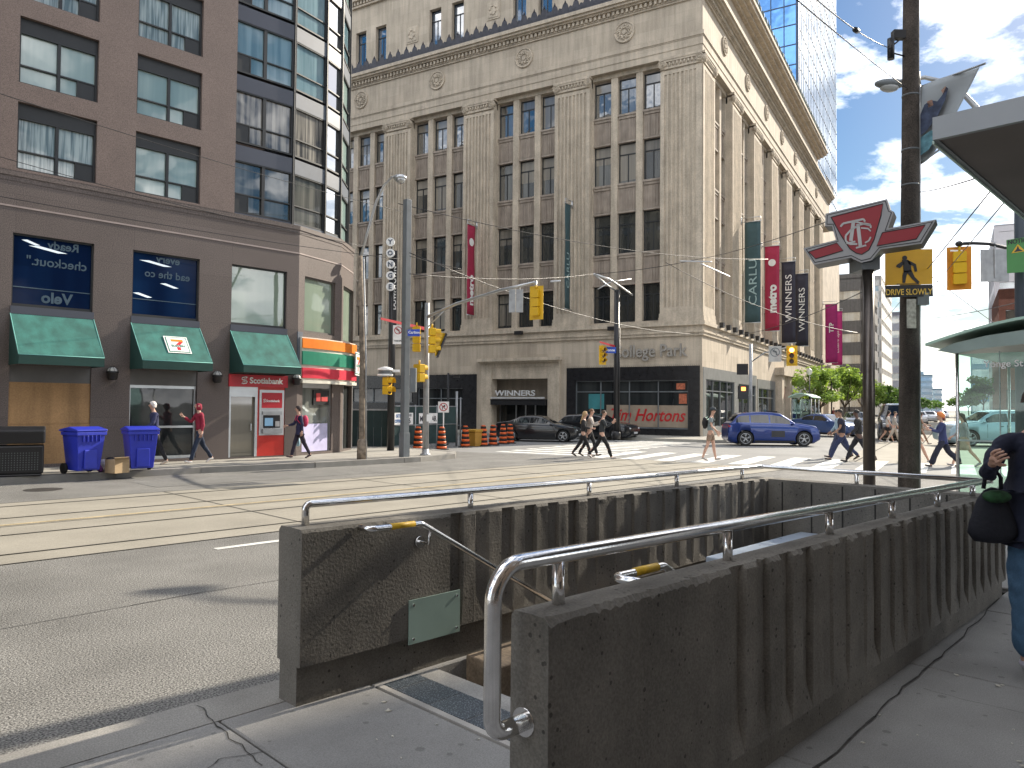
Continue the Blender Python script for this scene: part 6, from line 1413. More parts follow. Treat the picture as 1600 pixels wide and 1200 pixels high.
# ---- litter bin / blue carts / box
p = S(4.0, 19.15, .15); t = thing('litter_bin', 'wide black street bin with a perforated front at the left edge', 'bin', at(22,700,p.y).xy.to_3d()+Vector((0,0,.15)), RZ1-.25)
mb = MB(); mb.box(-.75,.55,-.35,.35,.06,.66); mb.box(-.72,.52,-.33,.33,0,.06); mb.build('bin_body', m_blkpaint, t, bevel=.03)
mb = MB(); mb.prism([(-.76,-.36,.70),(-.76,.36,.70),(-.76,.36,1.06),(-.76,-.20,1.06),(-.76,-.36,.98)], (1.33,0,0)); mb.build('bin_lid', m_blkpaint, t, bevel=.03)
mb = MB()
for i in range(22):
    for j in range(8): mb.box(-.66+i*.052, -.64+i*.052, -.354, -.349, .14+j*.05, .165+j*.05)
mb.build('perforations', mat('perforation_grey', (.09,.1,.1), .6), t)
def cart(label, p, rz):
    t = thing('recycling_cart', label, 'recycling cart', p, rz, 'blue wheeled recycling carts at the curb')
    mb = MB(); w0, w1, d0, d1 = .24, .31, .25, .33
    mb.add([(-w0,-d0,.08),(w0,-d0,.08),(w0,d0,.08),(-w0,d0,.08),(-w1,-d1,.92),(w1,-d1,.92),(w1,d1,.92),(-w1,d1,.92)], [(3,2,1,0),(4,5,6,7),(0,1,5,4),(1,2,6,5),(2,3,7,6),(3,0,4,7)])
    mb.box(-w1-.02, w1+.02, -d1-.03, d1+.02, .86, .94)
    for x in (-.18,-.09,0,.09,.18): mb.box(x-.012, x+.012, -d1-.028, -d1+.02, .72, .86)
    mb.prism([(-.14,-.33,.12),(.14,-.33,.12),(.14,-.28,.12),(-.14,-.28,.12)], (0,0,.42)); mb.build('cart_body', m_plast_blue, t, bevel=.02)
    mb = MB(); mb.prism([(-w1-.03,-d1-.04,.945),(-w1-.03,d1+.1,.945),(-w1-.03,d1+.1,.98),(-w1-.03,.0,1.05),(-w1-.03,-d1-.04,.99)], (2*w1+.06,0,0)); mb.build('lid', m_plast_blue, t, bevel=.015)
    mb = MB(); mb.tube([(-.2,d1+.12,.93),(.2,d1+.12,.93)], .015, 6); mb.build('handle', m_plast_blue, t)
    for x in (-.28,.28):
        mb = MB(); mb.tube([(x-.03,d0+.02,.12),(x+.03,d0+.02,.12)], .12, 14); mb.build('wheel', m_rubber, t)
    return t
c1_ = cart('blue recycling cart on the left, next to the litter bin', gp(135,741,.15)+N1*.25, RZ1+.2)
dup(c1_, gp(224,737,.15)+N1*.25, RZ1-.1, 'blue recycling cart on the right, in front of the white haired person')
t = thing('cardboard_box', 'open cardboard box of junk between the two blue carts', 'box', gp(178,740,.15)+N1*.15, RZ1+.3)
mb = MB(); mb.box(-.03,.33,-.15,.2,0,.30); mb.prism([(-.03,-.15,.30),(-.12,-.26,.36),(.24,-.26,.36),(.33,-.15,.30)], (0,.006,.006)); mb.build('box_body', mat('cardboard', (.40,.29,.17), .9, var=.15), t)
t = thing('rubbish_bag', 'white and purple bag of rubbish slumped against the cardboard box', 'bag', gp(166,738,.15)+N1*.2); mb = MB(); mb.ball((0,0,.14), .17, .14, .15); mb.ball((.12,.05,.27), .1, .08, .07, m=1); mb.ball((-.02,-.1,.10), .08, .06, .1, m=2); mb.build('bag', [mat('bag_white', (.55,.5,.48), .6, var=.3, scale=12), m_blkpaint, mat('bag_purple', (.2,.06,.25), .6)], t)
# small lamp posts (globe) along the sunlit side
def globe_lamp(label, p, h):
    t = thing('globe_lamp', label, 'street lamp', p, 0, 'old style black lamp posts along the sunlit side'); mb = MB(); mb.tube([(0,0,0),(0,0,h)], [.07,.045], 8); mb.lathe([(.13,0),(.12,.5),(.07,.6)], (0,0,0), 8); mb.build('pole', m_blkpaint, t); mb = MB(); mb.ball((0,0,h+.22), .2, .2, .24); mb.build('globe', mat('globe_glass', (.6,.58,.5), .3), t); return t
gl = globe_lamp('globe lamp post nearest the lit red signal', K(14,-3.4,.15), 3.9); dup(gl, K(25,-3.4,.15), 0, 'globe lamp post beside the trunk of the big pale green tree')
dup(gl, K(37,-3.4,.15), 0, 'globe lamp post farthest along, half behind the tree crowns')
# shelter across the street
t = thing('transit_shelter', 'small glass bus shelter across the street behind the blue car', 'bus shelter', K(11.5,-3.9,.15), RZ3)
mb = MB(); vs = []
for x in (0,1.6,3.2):
    for y in (0,1.2): mb.tube([(x,y,0),(x,y,2.3)], .04, 6)
mb.build('posts', m_galv, t); mb = MB(); mb.box(-.1,3.3,1.19,1.21,.2,2.2); mb.box(-.01,.01,.05,1.15,.2,2.2); mb.build('glass_panels', m_shg, t)
mb = MB(); P = [(-.3, -.1+1.5*i/8, 2.3+.25*sin(pi*i/8)) for i in range(9)]; mb.prism(P+[(p[0],p[1],p[2]+.06) for p in reversed(P)], (3.9,0,0)); mb.build('roof', m_roofg, t)
# ---- overhead wires
g1_ = 'overhead wires'
P = lambda px, py, Y: at(px, py, Y)
W = [((-60,248,17),(1010,700-240,30),.2,''),]
wires = [
 (P(-80,120,14), P(660,338,26), .15, 'thin black wire crossing the upper floors of the left building'),
 (P(-80,222,15), P(570,385,21), .12, 'thin wire just above the ledge of the left building'),
 (P(-80,292,16), P(625,405,24), .1, 'lowest thin wire across the left building, near its shop windows'),
 (P(622,318,24), P(1200,405,40), .5, 'long wire sagging across the shaded facade from the grey pole'),
 (P(640,400,22.5), P(720,420,24), .02, 'short span wire to the right of the grey pole'),
 (P(928,428,35.5), P(1091,405,34), .1, 'trolley wire between the bracket pole and the corner of the limestone building'),
 (P(640,428,23), P(928,428,35.5), .2, 'trolley wire running level across the shaded facade'),
 (P(1091,405,34), P(1310,340,16), .1, 'trolley wire rising from the corner towards the station emblem'),
 (P(640,395,22), P(1130,520,45), .8, 'thin slack wire slanting down to the belt course'),
 (P(1040,410,36), P(1340,520,40), .5, 'thin pale wire crossing in front of the banners'),
 (P(1130,525,38), P(1356,452,20), .3, 'wire climbing right above the blue car'),
 (P(1270,-6,7), P(1392,76,10.7), .06, 'looped service wire from the top edge to the insulator'),
 (P(1236,-8,6.5), P(1420,140,11), .02, 'straight guy wire from the top edge down to the wooden pole'),
 (P(1437,300,11), P(1545,272,5), .02, 'wire from the wooden pole up to the canopy'),
 (P(1382,500,22), P(1556,288,6), .02, 'black wire climbing to the canopy with a small insulator'),
 (P(1440,468,30), P(1574,310,9), .02, 'steep wire under the canopy near the grey plate'),
 (P(1440,498,40), P(1600,470,22), .1, 'level trolley wire right of the wooden pole'),
 (P(1440,520,42), P(1604,500,20), .1, 'lower level trolley wire above the shelter roof'),
 (P(1440,420,26), P(1604,540,30), .05, 'thin wire slanting down behind the orange signal'),
]
for (a_, b_, sg_, lab) in wires:
    d_ = (Vector(a_).y+Vector(b_).y)/2
    wire(a_, b_, sg_, lab, r=max(.006, .00042*d_), extra=[(.45,.03,.08)] if 'insulator' in lab else None)
wire(P(1062,408,33), P(1112,409,33), 0, 'short pale insulator rod hanging before the corner of the limestone building', r=.03, name='insulator_rod', mt=m_alu)
wire(P(860,440,30), P(876,439,30), 0, 'short pale insulator rod right of the yellow hanging signal', r=.04, name='insulator_rod', mt=m_alu)
wire(P(1095,412,33), P(1140,432,34), 0, 'slanted pale insulator rod left of the dark teal banner', r=.03, name='insulator_rod', mt=m_alu)
# ================================================================ TREES
def leaf_crown(mb, clumps, n, size, rnd):
    for i in range(n):
        c, r = clumps[rnd.randrange(len(clumps))]
        while True:
            d = Vector((rnd.uniform(-1,1), rnd.uniform(-1,1), rnd.uniform(-1,1)))
            if .35 < d.length < 1: break
        p = Vector(c) + Vector((d.x*r*1.15, d.y*r*1.15, d.z*r*.7))
        if noise.noise(p*1.1) + .35*noise.noise(p*3.1) < -.06: continue
        s_ = size*rnd.uniform(.6,1.4)
        a = Vector((rnd.gauss(0,1), rnd.gauss(0,1), rnd.gauss(0,.5))).normalized(); b = a.cross(Vector((rnd.gauss(0,1), rnd.gauss(0,1), rnd.gauss(0,1)))).normalized()
        mb.add([p-a*s_, p+b*s_*.5, p+a*s_, p-b*s_*.5], [(0,1,2,3)])
def tree(name, label, base, H, R, seed, mt, n=4200, size=.13, trunk_h=.38, grp=None, stems=1, flat=.62, nclump=None):
    rnd = random.Random(seed); t = thing(name, label, 'tree', base, 0, grp)
    tb = MB(); clumps = []
    for s_ in range(stems):
        off = Vector((rnd.uniform(-.4,.4), rnd.uniform(-.4,.4), 0))*(stems > 1); th = H*trunk_h
        top = off + Vector((rnd.uniform(-.25,.25), rnd.uniform(-.25,.25), th)); r0 = .03*H*.55
        tb.tube([off, off.lerp(top,.5)+Vector((rnd.uniform(-.08,.08),rnd.uniform(-.08,.08),0)), top], [r0, r0*.8, r0*.65], 8)
        nb = 7 if stems == 1 else 5
        for k in range(nb):
            an = 2*pi*k/nb + rnd.uniform(-.4,.4); rr = R*rnd.uniform(.45,.8); e = Vector((off.x+rr*cos(an), off.y+rr*sin(an), H*rnd.uniform(.45,.88)))
            m_ = top.lerp(e,.5)+Vector((0,0,-.15)); tb.tube([top, m_, e], [r0*.55, r0*.35, r0*.15], 6); clumps.append((e, R*rnd.uniform(.28,.42)))
            for q in range(2):
                e2 = m_ + Vector((rnd.uniform(-1,1)*R*.5, rnd.uniform(-1,1)*R*.5, rnd.uniform(.1,.35)*H)); e2.z = min(e2.z, H*.93); tb.tube([m_, e2], [r0*.3, r0*.08], 5); clumps.append((e2, R*rnd.uniform(.2,.36)))
        clumps.append((Vector((off.x,off.y,H*.84)), R*.4)); clumps.append((Vector((off.x+R*.2,off.y,H*.62)), R*.4))
    tb.build('trunk', m_tree, t); lb = MB(); leaf_crown(lb, clumps, n, size, rnd); lb.build('crown', mt, t); return t
def tree_at(label, px, Y, top_py, wpx, seed, mt, **k):
    b = at(px, 640, Y); H = at(px, top_py, Y).z; return tree('street_tree', label, (b.x, b.y, .1), H, wpx/2/FPX*Y, seed, mt, **k)
tree_at('light green street tree nearest the limestone building, its crown below the magenta banners', 1283, 62, 567, 84, 1, m_leaf, n=9000, size=.13, stems=2, trunk_h=.3)
tree_at('light green street tree just left of the brown sign post', 1322, 70, 570, 72, 2, m_leaf, n=9000, size=.14, trunk_h=.3)
tree_at('small light green street tree right behind the brown sign post', 1352, 84, 588, 56, 3, m_leaf, n=6000, size=.15, trunk_h=.3)
tree_at('darker green street tree between the brown post and the wooden pole', 1385, 98, 602, 60, 4, m_leaf2, n=7000, size=.18, trunk_h=.3)
tree_at('dark street tree just left of the wooden pole', 1404, 128, 602, 36, 5, m_leaf2, n=2600, size=.22)
tree_at('distant dark tree right of the wooden pole, beside the far traffic', 1441, 190, 622, 34, 6, m_leaf2, n=1800, size=.3)
tree_at('distant tree in front of the stepped far block', 1462, 260, 624, 26, 7, m_leaf2, n=1200, size=.4)
tree_at('far dark tree low at the right side of the vanishing street', 1500, 210, 620, 34, 8, m_leaf2, n=1600, size=.35)
tree_at('dark tree seen through the left edge of the shelter glass', 1516, 110, 606, 40, 9, m_leaf2, n=2600, size=.24)
tree_at('tall dark tree seen through the shelter glass before the blue block', 1535, 86, 585, 50, 10, m_leaf2, n=3800, size=.2)
tree_at('dark tree seen through the right part of the shelter glass', 1573, 74, 580, 60, 12, m_leaf2, n=3600, size=.18)

# ================================================================ VEHICLES
m_glassv = pane_mat('car_glass', (.012,.014,.016), None, 0, .03, .02); m_tyre = mat('tyre', (.018,.018,.018), .8); m_rim = mat('alloy_rim', (.42,.43,.44), .3, .9); m_hl = mat('headlamp', (.75,.78,.8), .15, .2); m_tl = mat('tail_lamp', (.4,.01,.01), .3); m_plate = mat('number_plate', (.6,.6,.6), .5)
def carmat(nm, c, metal=.3): return mat(nm, c, .28, metal, var=.03, coat=.9)
def prof_eval(pts, x):
    for (a, b) in zip(pts[:-1], pts[1:]):
        if a[0] <= x <= b[0]: 
            t = (x-a[0])/(b[0]-a[0]); return a[1]+(b[1]-a[1])*t
    return pts[0][1] if x < pts[0][0] else pts[-1][1]
def vehicle(name, label, cat, loc, rz, L, W, H, paint, kind='suv', low=False, grp=None):
    """front towards +x. side profile in fractions of L and H"""
    t = thing(name, label, cat, loc, rz, grp)
    if kind == 'suv': top = [(0,.50),(.012,.62),(.03,.66),(.05,.70),(.12,.93),(.17,.965),(.35,1.0),(.50,.99),(.58,.955),(.72,.685),(.80,.665),(.93,.60),(.975,.53),(.99,.44),(1,.33)]; belt = [(0,.62),(.1,.665),(.72,.63),(1,.5)]; g0, g1 = .045, .73
    elif kind == 'sedan': top = [(0,.50),(.01,.66),(.03,.72),(.14,.765),(.18,.78),(.30,.955),(.38,.995),(.50,1.0),(.57,.965),(.72,.70),(.80,.675),(.94,.59),(.985,.50),(1,.38)]; belt = [(0,.66),(.15,.71),(.72,.66),(1,.5)]; g0, g1 = .165, .735
    else: top = [(0,.60),(.01,.88),(.03,.95),(.08,.98),(.5,1.0),(.60,.97),(.72,.66),(.80,.62),(.95,.55),(.985,.46),(1,.36)]; belt = [(0,.60),(.72,.58),(1,.45)]; g0, g1 = .02, .735
    gc = .12*H/1.5 if kind != 'van' else .14; n = 60; rows = []
    for i in range(n+1):
        u = i/n; x = (u-.5)*L; zt = prof_eval(top, u)*H; zb_ = min(prof_eval(belt, u)*H, zt-.01)
        taper = 1 - .16*max(0, (abs(u-.5)-.34)/.16)**2; w = W/2*taper
        zl = gc + .16*max(0, (u-.93)/.07) + .14*max(0, (.05-u)/.05)
        roofw = w*(.78 if zt > zb_+.05 else .90) if zt-zb_ > .03 else w*.93
        rw = w - (w-w*.76)*min(1, max(0,(zt-zb_)/(.32*H)))
        sec = [(0,zl),(w*.80,zl),(w*.955,zl+.06),(w*.985,zl+.16),(w,(zl+zb_)*.55),(w*.985,zb_-.06),(w*.965,zb_), (rw+(w*.965-rw)*.12, zb_+(zt-zb_)*.80),(rw*.93,zb_+(zt-zb_)*.95),(rw*.70,zt),(0,zt+.004)]
        rows.append([(x,y,z) for y, z in sec])
    m_ = len(rows[0]); vs = []; 
    for r in rows: vs += r + [(x,-y,z) for (x,y,z) in r[1:-1][::-1]]
    M2 = len(vs)//(n+1); fs = [(i*M2+k, i*M2+(k+1) % M2, (i+1)*M2+(k+1) % M2, (i+1)*M2+k) for i in range(n) for k in range(M2)]
    mb = MB(); mb.add(vs, fs, 0, True); b = 0; mb.f += [tuple(range(M2-1,-1,-1)), tuple(n*M2+k for k in range(M2))]; mb.mi += [0,0]; mb.sm += [False]*2
    body = mb.build('body', [paint, m_rubber], t)
    wr = .215*H if kind != 'sedan' else .225*H; wx = (-.315*L, .315*L) if kind != 'sedan' else (-.30*L, .33*L)
    cut = MB()
    for x in wx: cut.tube([(x,-W,wr),(x,W,wr)], wr*1.16, 28)
    co = cut.build('cut', m_rubber, t)
    # make cutters with closed caps and consistent normals
    for o_ in (body, co):
        bm = bmesh.new(); bm.from_mesh(o_.data); bmesh.ops.recalc_face_normals(bm, faces=bm.faces); bm.to_mesh(o_.data); bm.free()
    md = body.modifiers.new('arch', 'BOOLEAN'); md.object = co; md.operation = 'DIFFERENCE'; md.solver = 'EXACT'
    dg = bpy.context.evaluated_depsgraph_get(); me = bpy.data.meshes.new_from_object(body.evaluated_get(dg), depsgraph=dg); body.modifiers.clear(); body.data = me; bpy.data.objects.remove(co)
    # under tray
    mb = MB(); mb.box(-L*.42, L*.42, -W*.40, W*.40, gc+.02, gc+.25); mb.build('chassis', m_rubber, t)
    def side(u, f, s_, o=.006):
        """point on the glasshouse side: u along, f 0..1 between belt and roof"""
        x = (u-.5)*L; zt = prof_eval(top, u)*H; zb_ = min(prof_eval(belt, u)*H, zt-.01); w = W/2*(1-.16*max(0,(abs(u-.5)-.34)/.16)**2); rw = w-(w-w*.76)*min(1,max(0,(zt-zb_)/(.32*H)))
        y = w*.965+(rw+(w*.965-rw)*.12-w*.965)*min(f/.80,1); return Vector((x, s_*(y+o), zb_+(zt-zb_)*f))
    ws = {'suv':[(.085,.23),(.245,.44),(.455,.665)],'sedan':[(.235,.42),(.435,.655)],'van':[(.04,.25),(.27,.47),(.49,.66)]}[kind]
    for s_ in (1,-1):
        for (u0, u1) in ws:
            mb = MB(); N_ = 8; lo = []; hi = []
            for i in range(N_+1):
                u = u0+(u1-u0)*i/N_; zt = prof_eval(top, u)*H; zb_ = min(prof_eval(belt,u)*H, zt-.01)
                if zt-zb_ < .12: continue
                lo.append(side(u,.08,s_)); hi.append(side(u,.74,s_))
            if len(lo) < 2: continue
            for i in range(len(lo)-1):
                q = [lo[i], lo[i+1], hi[i+1], hi[i]]; mb.add(q if s_ < 0 else q[::-1], [(0,1,2,3)])
            wo = mb.build('side_window', m_glassv, t)
    # windscreen and rear glass: follow the roof profile
    def glassband(u0, u1, nm):
        mb = MB(); N_ = 8; rs = []
        for i in range(N_+1):
            u = u0+(u1-u0)*i/N_; x = (u-.5)*L; zt = prof_eval(top,u)*H; zb_ = min(prof_eval(belt,u)*H, zt-.01); w = W/2; rw = w-(w-w*.76)*min(1,max(0,(zt-zb_)/(.32*H)))
            rs.append([Vector((x, y, z+.010)) for y, z in ((-rw*.84, zt-.025),(-rw*.62,zt+.0),(0,zt+.006),(rw*.62,zt),(rw*.84,zt-.025))])
        for i in range(N_):
            for k in range(4): mb.add([rs[i][k], rs[i+1][k], rs[i+1][k+1], rs[i][k+1]], [(0,1,2,3)], 0, True)
        mb.build(nm, m_glassv, t)
    if kind == 'suv': glassband(.595, .715, 'windscreen'); glassband(.055, .115, 'rear_window')
    elif kind == 'sedan': glassband(.585, .715, 'windscreen'); glassband(.19, .30, 'rear_window')
    else: glassband(.61, .715, 'windscreen')
    for s_ in (1,-1):
        mb = MB(); mb.ball((L*.462, s_*W*.36, H*.455), .15, .13, .055, 12, 8); mb.build('headlight', m_hl, t)
        mb = MB(); mb.ball((-L*.475, s_*W*.39, H*.56), .09, .09, .09, 10, 7); mb.build('tail_light', m_tl, t)
        mb = MB(); mb.ball((L*.19, s_*(W/2+.07), H*.66), .07, .09, .06, 10, 7); mb.build('mirror', paint, t)
    mb = MB(); mb.box(L*.475, L*.497, -W*.26, W*.26, H*.22, H*.36); mb.build('grille', m_rubber, t, bevel=.01)
    mb = MB(); mb.box(L*.499, L*.505, -.24, .24, H*.25, H*.32); mb.build('number_plate', m_plate, t)
    for s_ in (1,-1):
        mb = MB()
        for (a, b) in ((.47,.471),): 
            x = (a-.5)*L; mb.box(x-.006, x+.006, s_*(W/2-.015)-.005, s_*(W/2-.015)+.018, H*.22, H*.60)
        for u in (.30,.52): x = (u-.5)*L; mb.box(x-.08, x+.08, s_*(W/2-.02)-.005, s_*(W/2-.02)+.03, H*.545, H*.56)
        for u in (.245,.655): x = (u-.5)*L; mb.box(x-.005, x+.005, s_*(W/2-.02)-.005, s_*(W/2-.02)+.02, H*.24, H*.60)
        mb.build('door_handles', m_rubber, t)
        mb = MB(); mb.box(wx[0]+wr*1.2, wx[1]-wr*1.2, s_*(W/2-.03)-.01, s_*(W/2-.03)+.035, gc+.04, gc+.17); mb.build('sill', m_rubber, t, bevel=.01)
    for x in wx:
        for s_ in (1,-1):
            y1 = s_*(W/2-.01); y0 = s_*(W/2-.22); mb = MB()
            mb.tube([(x,y0,wr),(x,y0+s_*.02,wr),(x,y1-s_*.02,wr),(x,y1,wr)], [wr*.92,wr,wr,wr*.93], 26); wo = mb.build('wheel', m_tyre, t)
            rb = MB(); rb.tube([(x,y1-s_*.03,wr),(x,y1+s_*.004,wr)], wr*.20, 12)
            for k in range(5):
                a = 2*pi*k/5+.3
                for da in (-.16,.16):
                    p0 = Vector((x+cos(a)*wr*.15, y1+s_*.004, wr+sin(a)*wr*.15)); p1 = Vector((x+cos(a+da)*wr*.68, y1-s_*.004, wr+sin(a+da)*wr*.68)); rb.tube([p0,p1], wr*.055, 5)
            rb.tube([Vector((x+cos(a)*wr*.69, y1-s_*.004, wr+sin(a)*wr*.69)) for a in np.linspace(0,2*pi,25)], wr*.045, 5)
            rb.build('rim', m_rim, wo)
    return t
def rz_of(az): return pi/2-radians(az)
c = (gp(1152,697)+gp(1243,698))/2 + Vector((.0,.85,0))
suv = vehicle('parked_suv', 'bright blue SUV with a dark door decal crossing the junction', 'SUV', Vector((c.x+.45, c.y, .012)), rz_of(94), 4.15, 1.72, 1.56, carmat('blue_car_paint', (.007,.032,.185), .45))
suv.name = 'blue_suv'
mb = MB(); mb.box(-.15,.45,-.863,-.855,.42,.70); dc = mb.build('door_decal', mat('decal_dark', (.03,.03,.035), .5), suv)
mb = MB(); mb.tube([(-1.5,s_*.58,1.5) if False else (-1.35,s_*.56,1.49) for s_ in (1,)] + [(.3,.56,1.53)], .015, 6); mb.tube([(-1.35,-.56,1.49),(.3,-.56,1.53)], .015, 6); mb.box(-.1,.3,-.16,.16,1.52,1.60); mb.build('roof_rails', m_rubber, suv)
m_blackcar = carmat('black_car_paint', (.008,.009,.012), .2)
p = (gp(790,691)+gp(885,690.5))/2; sd = vehicle('sedan', 'black sedan beside the barrels in front of the shop entrance', 'car', Vector((p.x+.15, p.y+.9, .01)), rz_of(104), 4.1, 1.7, 1.28, m_blackcar, 'sedan')
p = gp(912,684); vehicle('suv', 'black SUV half hidden behind the black sedan and the walkers', 'SUV', Vector((p.x+.6, 40.6, .01)), rz_of(120), 4.3, 1.7, 1.35, m_blackcar, 'suv')
p = at(1290,665,48); vehicle('parked_car', 'pale blue car with a bright windscreen behind the two men', 'car', Vector((p.x, 48, .012)), rz_of(150), 4.3, 1.7, 1.4, carmat('pale_blue_car', (.05,.10,.28)), 'sedan')
p = at(1268,660,54); vehicle('parked_car', 'dark blue grey car behind the front of the blue SUV', 'car', Vector((p.x, 54, .012)), rz_of(205), 4.2, 1.7, 1.45, carmat('slate_car', (.08,.10,.13)), 'suv')
p = at(1402,665,43); vehicle('van', 'black vehicle with a big pale windscreen between the two posts', 'van', Vector((p.x, 43, .012)), rz_of(205), 5.0, 2.0, 2.05, m_blackcar, 'van')
p = at(1552,680,35.5); vehicle('pickup', 'pale blue car seen through the shelter glass', 'car', Vector((p.x+.6, 36.5, .012)), rz_of(272), 4.9, 1.85, 1.75, carmat('ice_blue_car', (.30,.42,.48)), 'suv')
far_ = [(1336,60,'small dark car far behind the two men',(.05,.05,.06)),(1436,92,'tiny white car far down the street, right of the wooden pole',(.6,.6,.6)),(1452,104,'tiny silver car far down the street',(.4,.42,.45)),(1466,118,'tiny red tail lamp car far down the street',(.25,.05,.05)),(1449,150,'tiny dark car in the far traffic queue',(.05,.06,.08)),(1474,160,'tiny white van in the far traffic queue',(.6,.6,.62))]
for (px, Y, lab, c_) in far_:
    p = at(px,660,Y); vehicle('distant_car', lab, 'car', Vector((p.x, Y, .015)), rz_of(205), 4.4, 1.75, 1.5, carmat('far_paint', c_, .2), 'sedan' if Y < 150 else 'suv', grp='cars far down the street')

# ================================================================ PEOPLE
folds_tx = bpy.data.textures.new('cloth_folds', 'CLOUDS'); folds_tx.noise_scale = .12; folds_tx.noise_depth = 2
def skin_obj(name, nodes, edges, mt, parent, sub=2, root=0, smooth=True):
    me = bpy.data.meshes.new(name); me.from_pydata([tuple(n[0]) for n in nodes], edges, []); o = bpy.data.objects.new(name, me); COL.objects.link(o)
    sk = o.modifiers.new('skin', 'SKIN'); sk.use_smooth_shade = smooth; sk.branch_smoothing = .3
    if not me.skin_vertices: me.skin_vertices_new() if hasattr(me, 'skin_vertices_new') else None
    for i, n in enumerate(nodes):
        sv = me.skin_vertices[0].data[i]; r = n[1]; sv.radius = r if isinstance(r, tuple) else (r, r); sv.use_root = (i == root)
    ss_ = o.modifiers.new('sub', 'SUBSURF'); ss_.levels = sub; ss_.render_levels = sub
    dg = bpy.context.evaluated_depsgraph_get(); m2 = bpy.data.meshes.new_from_object(o.evaluated_get(dg), depsgraph=dg)
    bpy.data.objects.remove(o); m2.name = name; m2.materials.clear(); m2.materials.append(mt)
    for p_ in m2.polygons: p_.use_smooth = True
    o = bpy.data.objects.new(name, m2); COL.objects.link(o); o.parent = parent
    if name in ('jacket', 'shirt', 'trousers', 'shorts'):
        d_ = o.modifiers.new('folds', 'DISPLACE'); d_.texture = folds_tx; d_.strength = .035; d_.mid_level = .45; d_.texture_coords = 'LOCAL'
    return o
SKIN = [mat('skin_light', (.50,.30,.22), .55, var=.04), mat('skin_mid', (.32,.18,.12), .55, var=.04), mat('skin_dark', (.10,.055,.04), .5, var=.04)]
m_eye = mat('eye_dark', (.03,.02,.02), .3); m_lip = mat('lips', (.35,.12,.10), .5)
_cm = {}
def cloth(c, rough=.85):
    k = tuple(c)
    if k not in _cm: _cm[k] = mat('fabric', c, rough, var=.14, scale=9, fine=.08, fscale=150, bump=.25, bscale=35)
    return _cm[k]
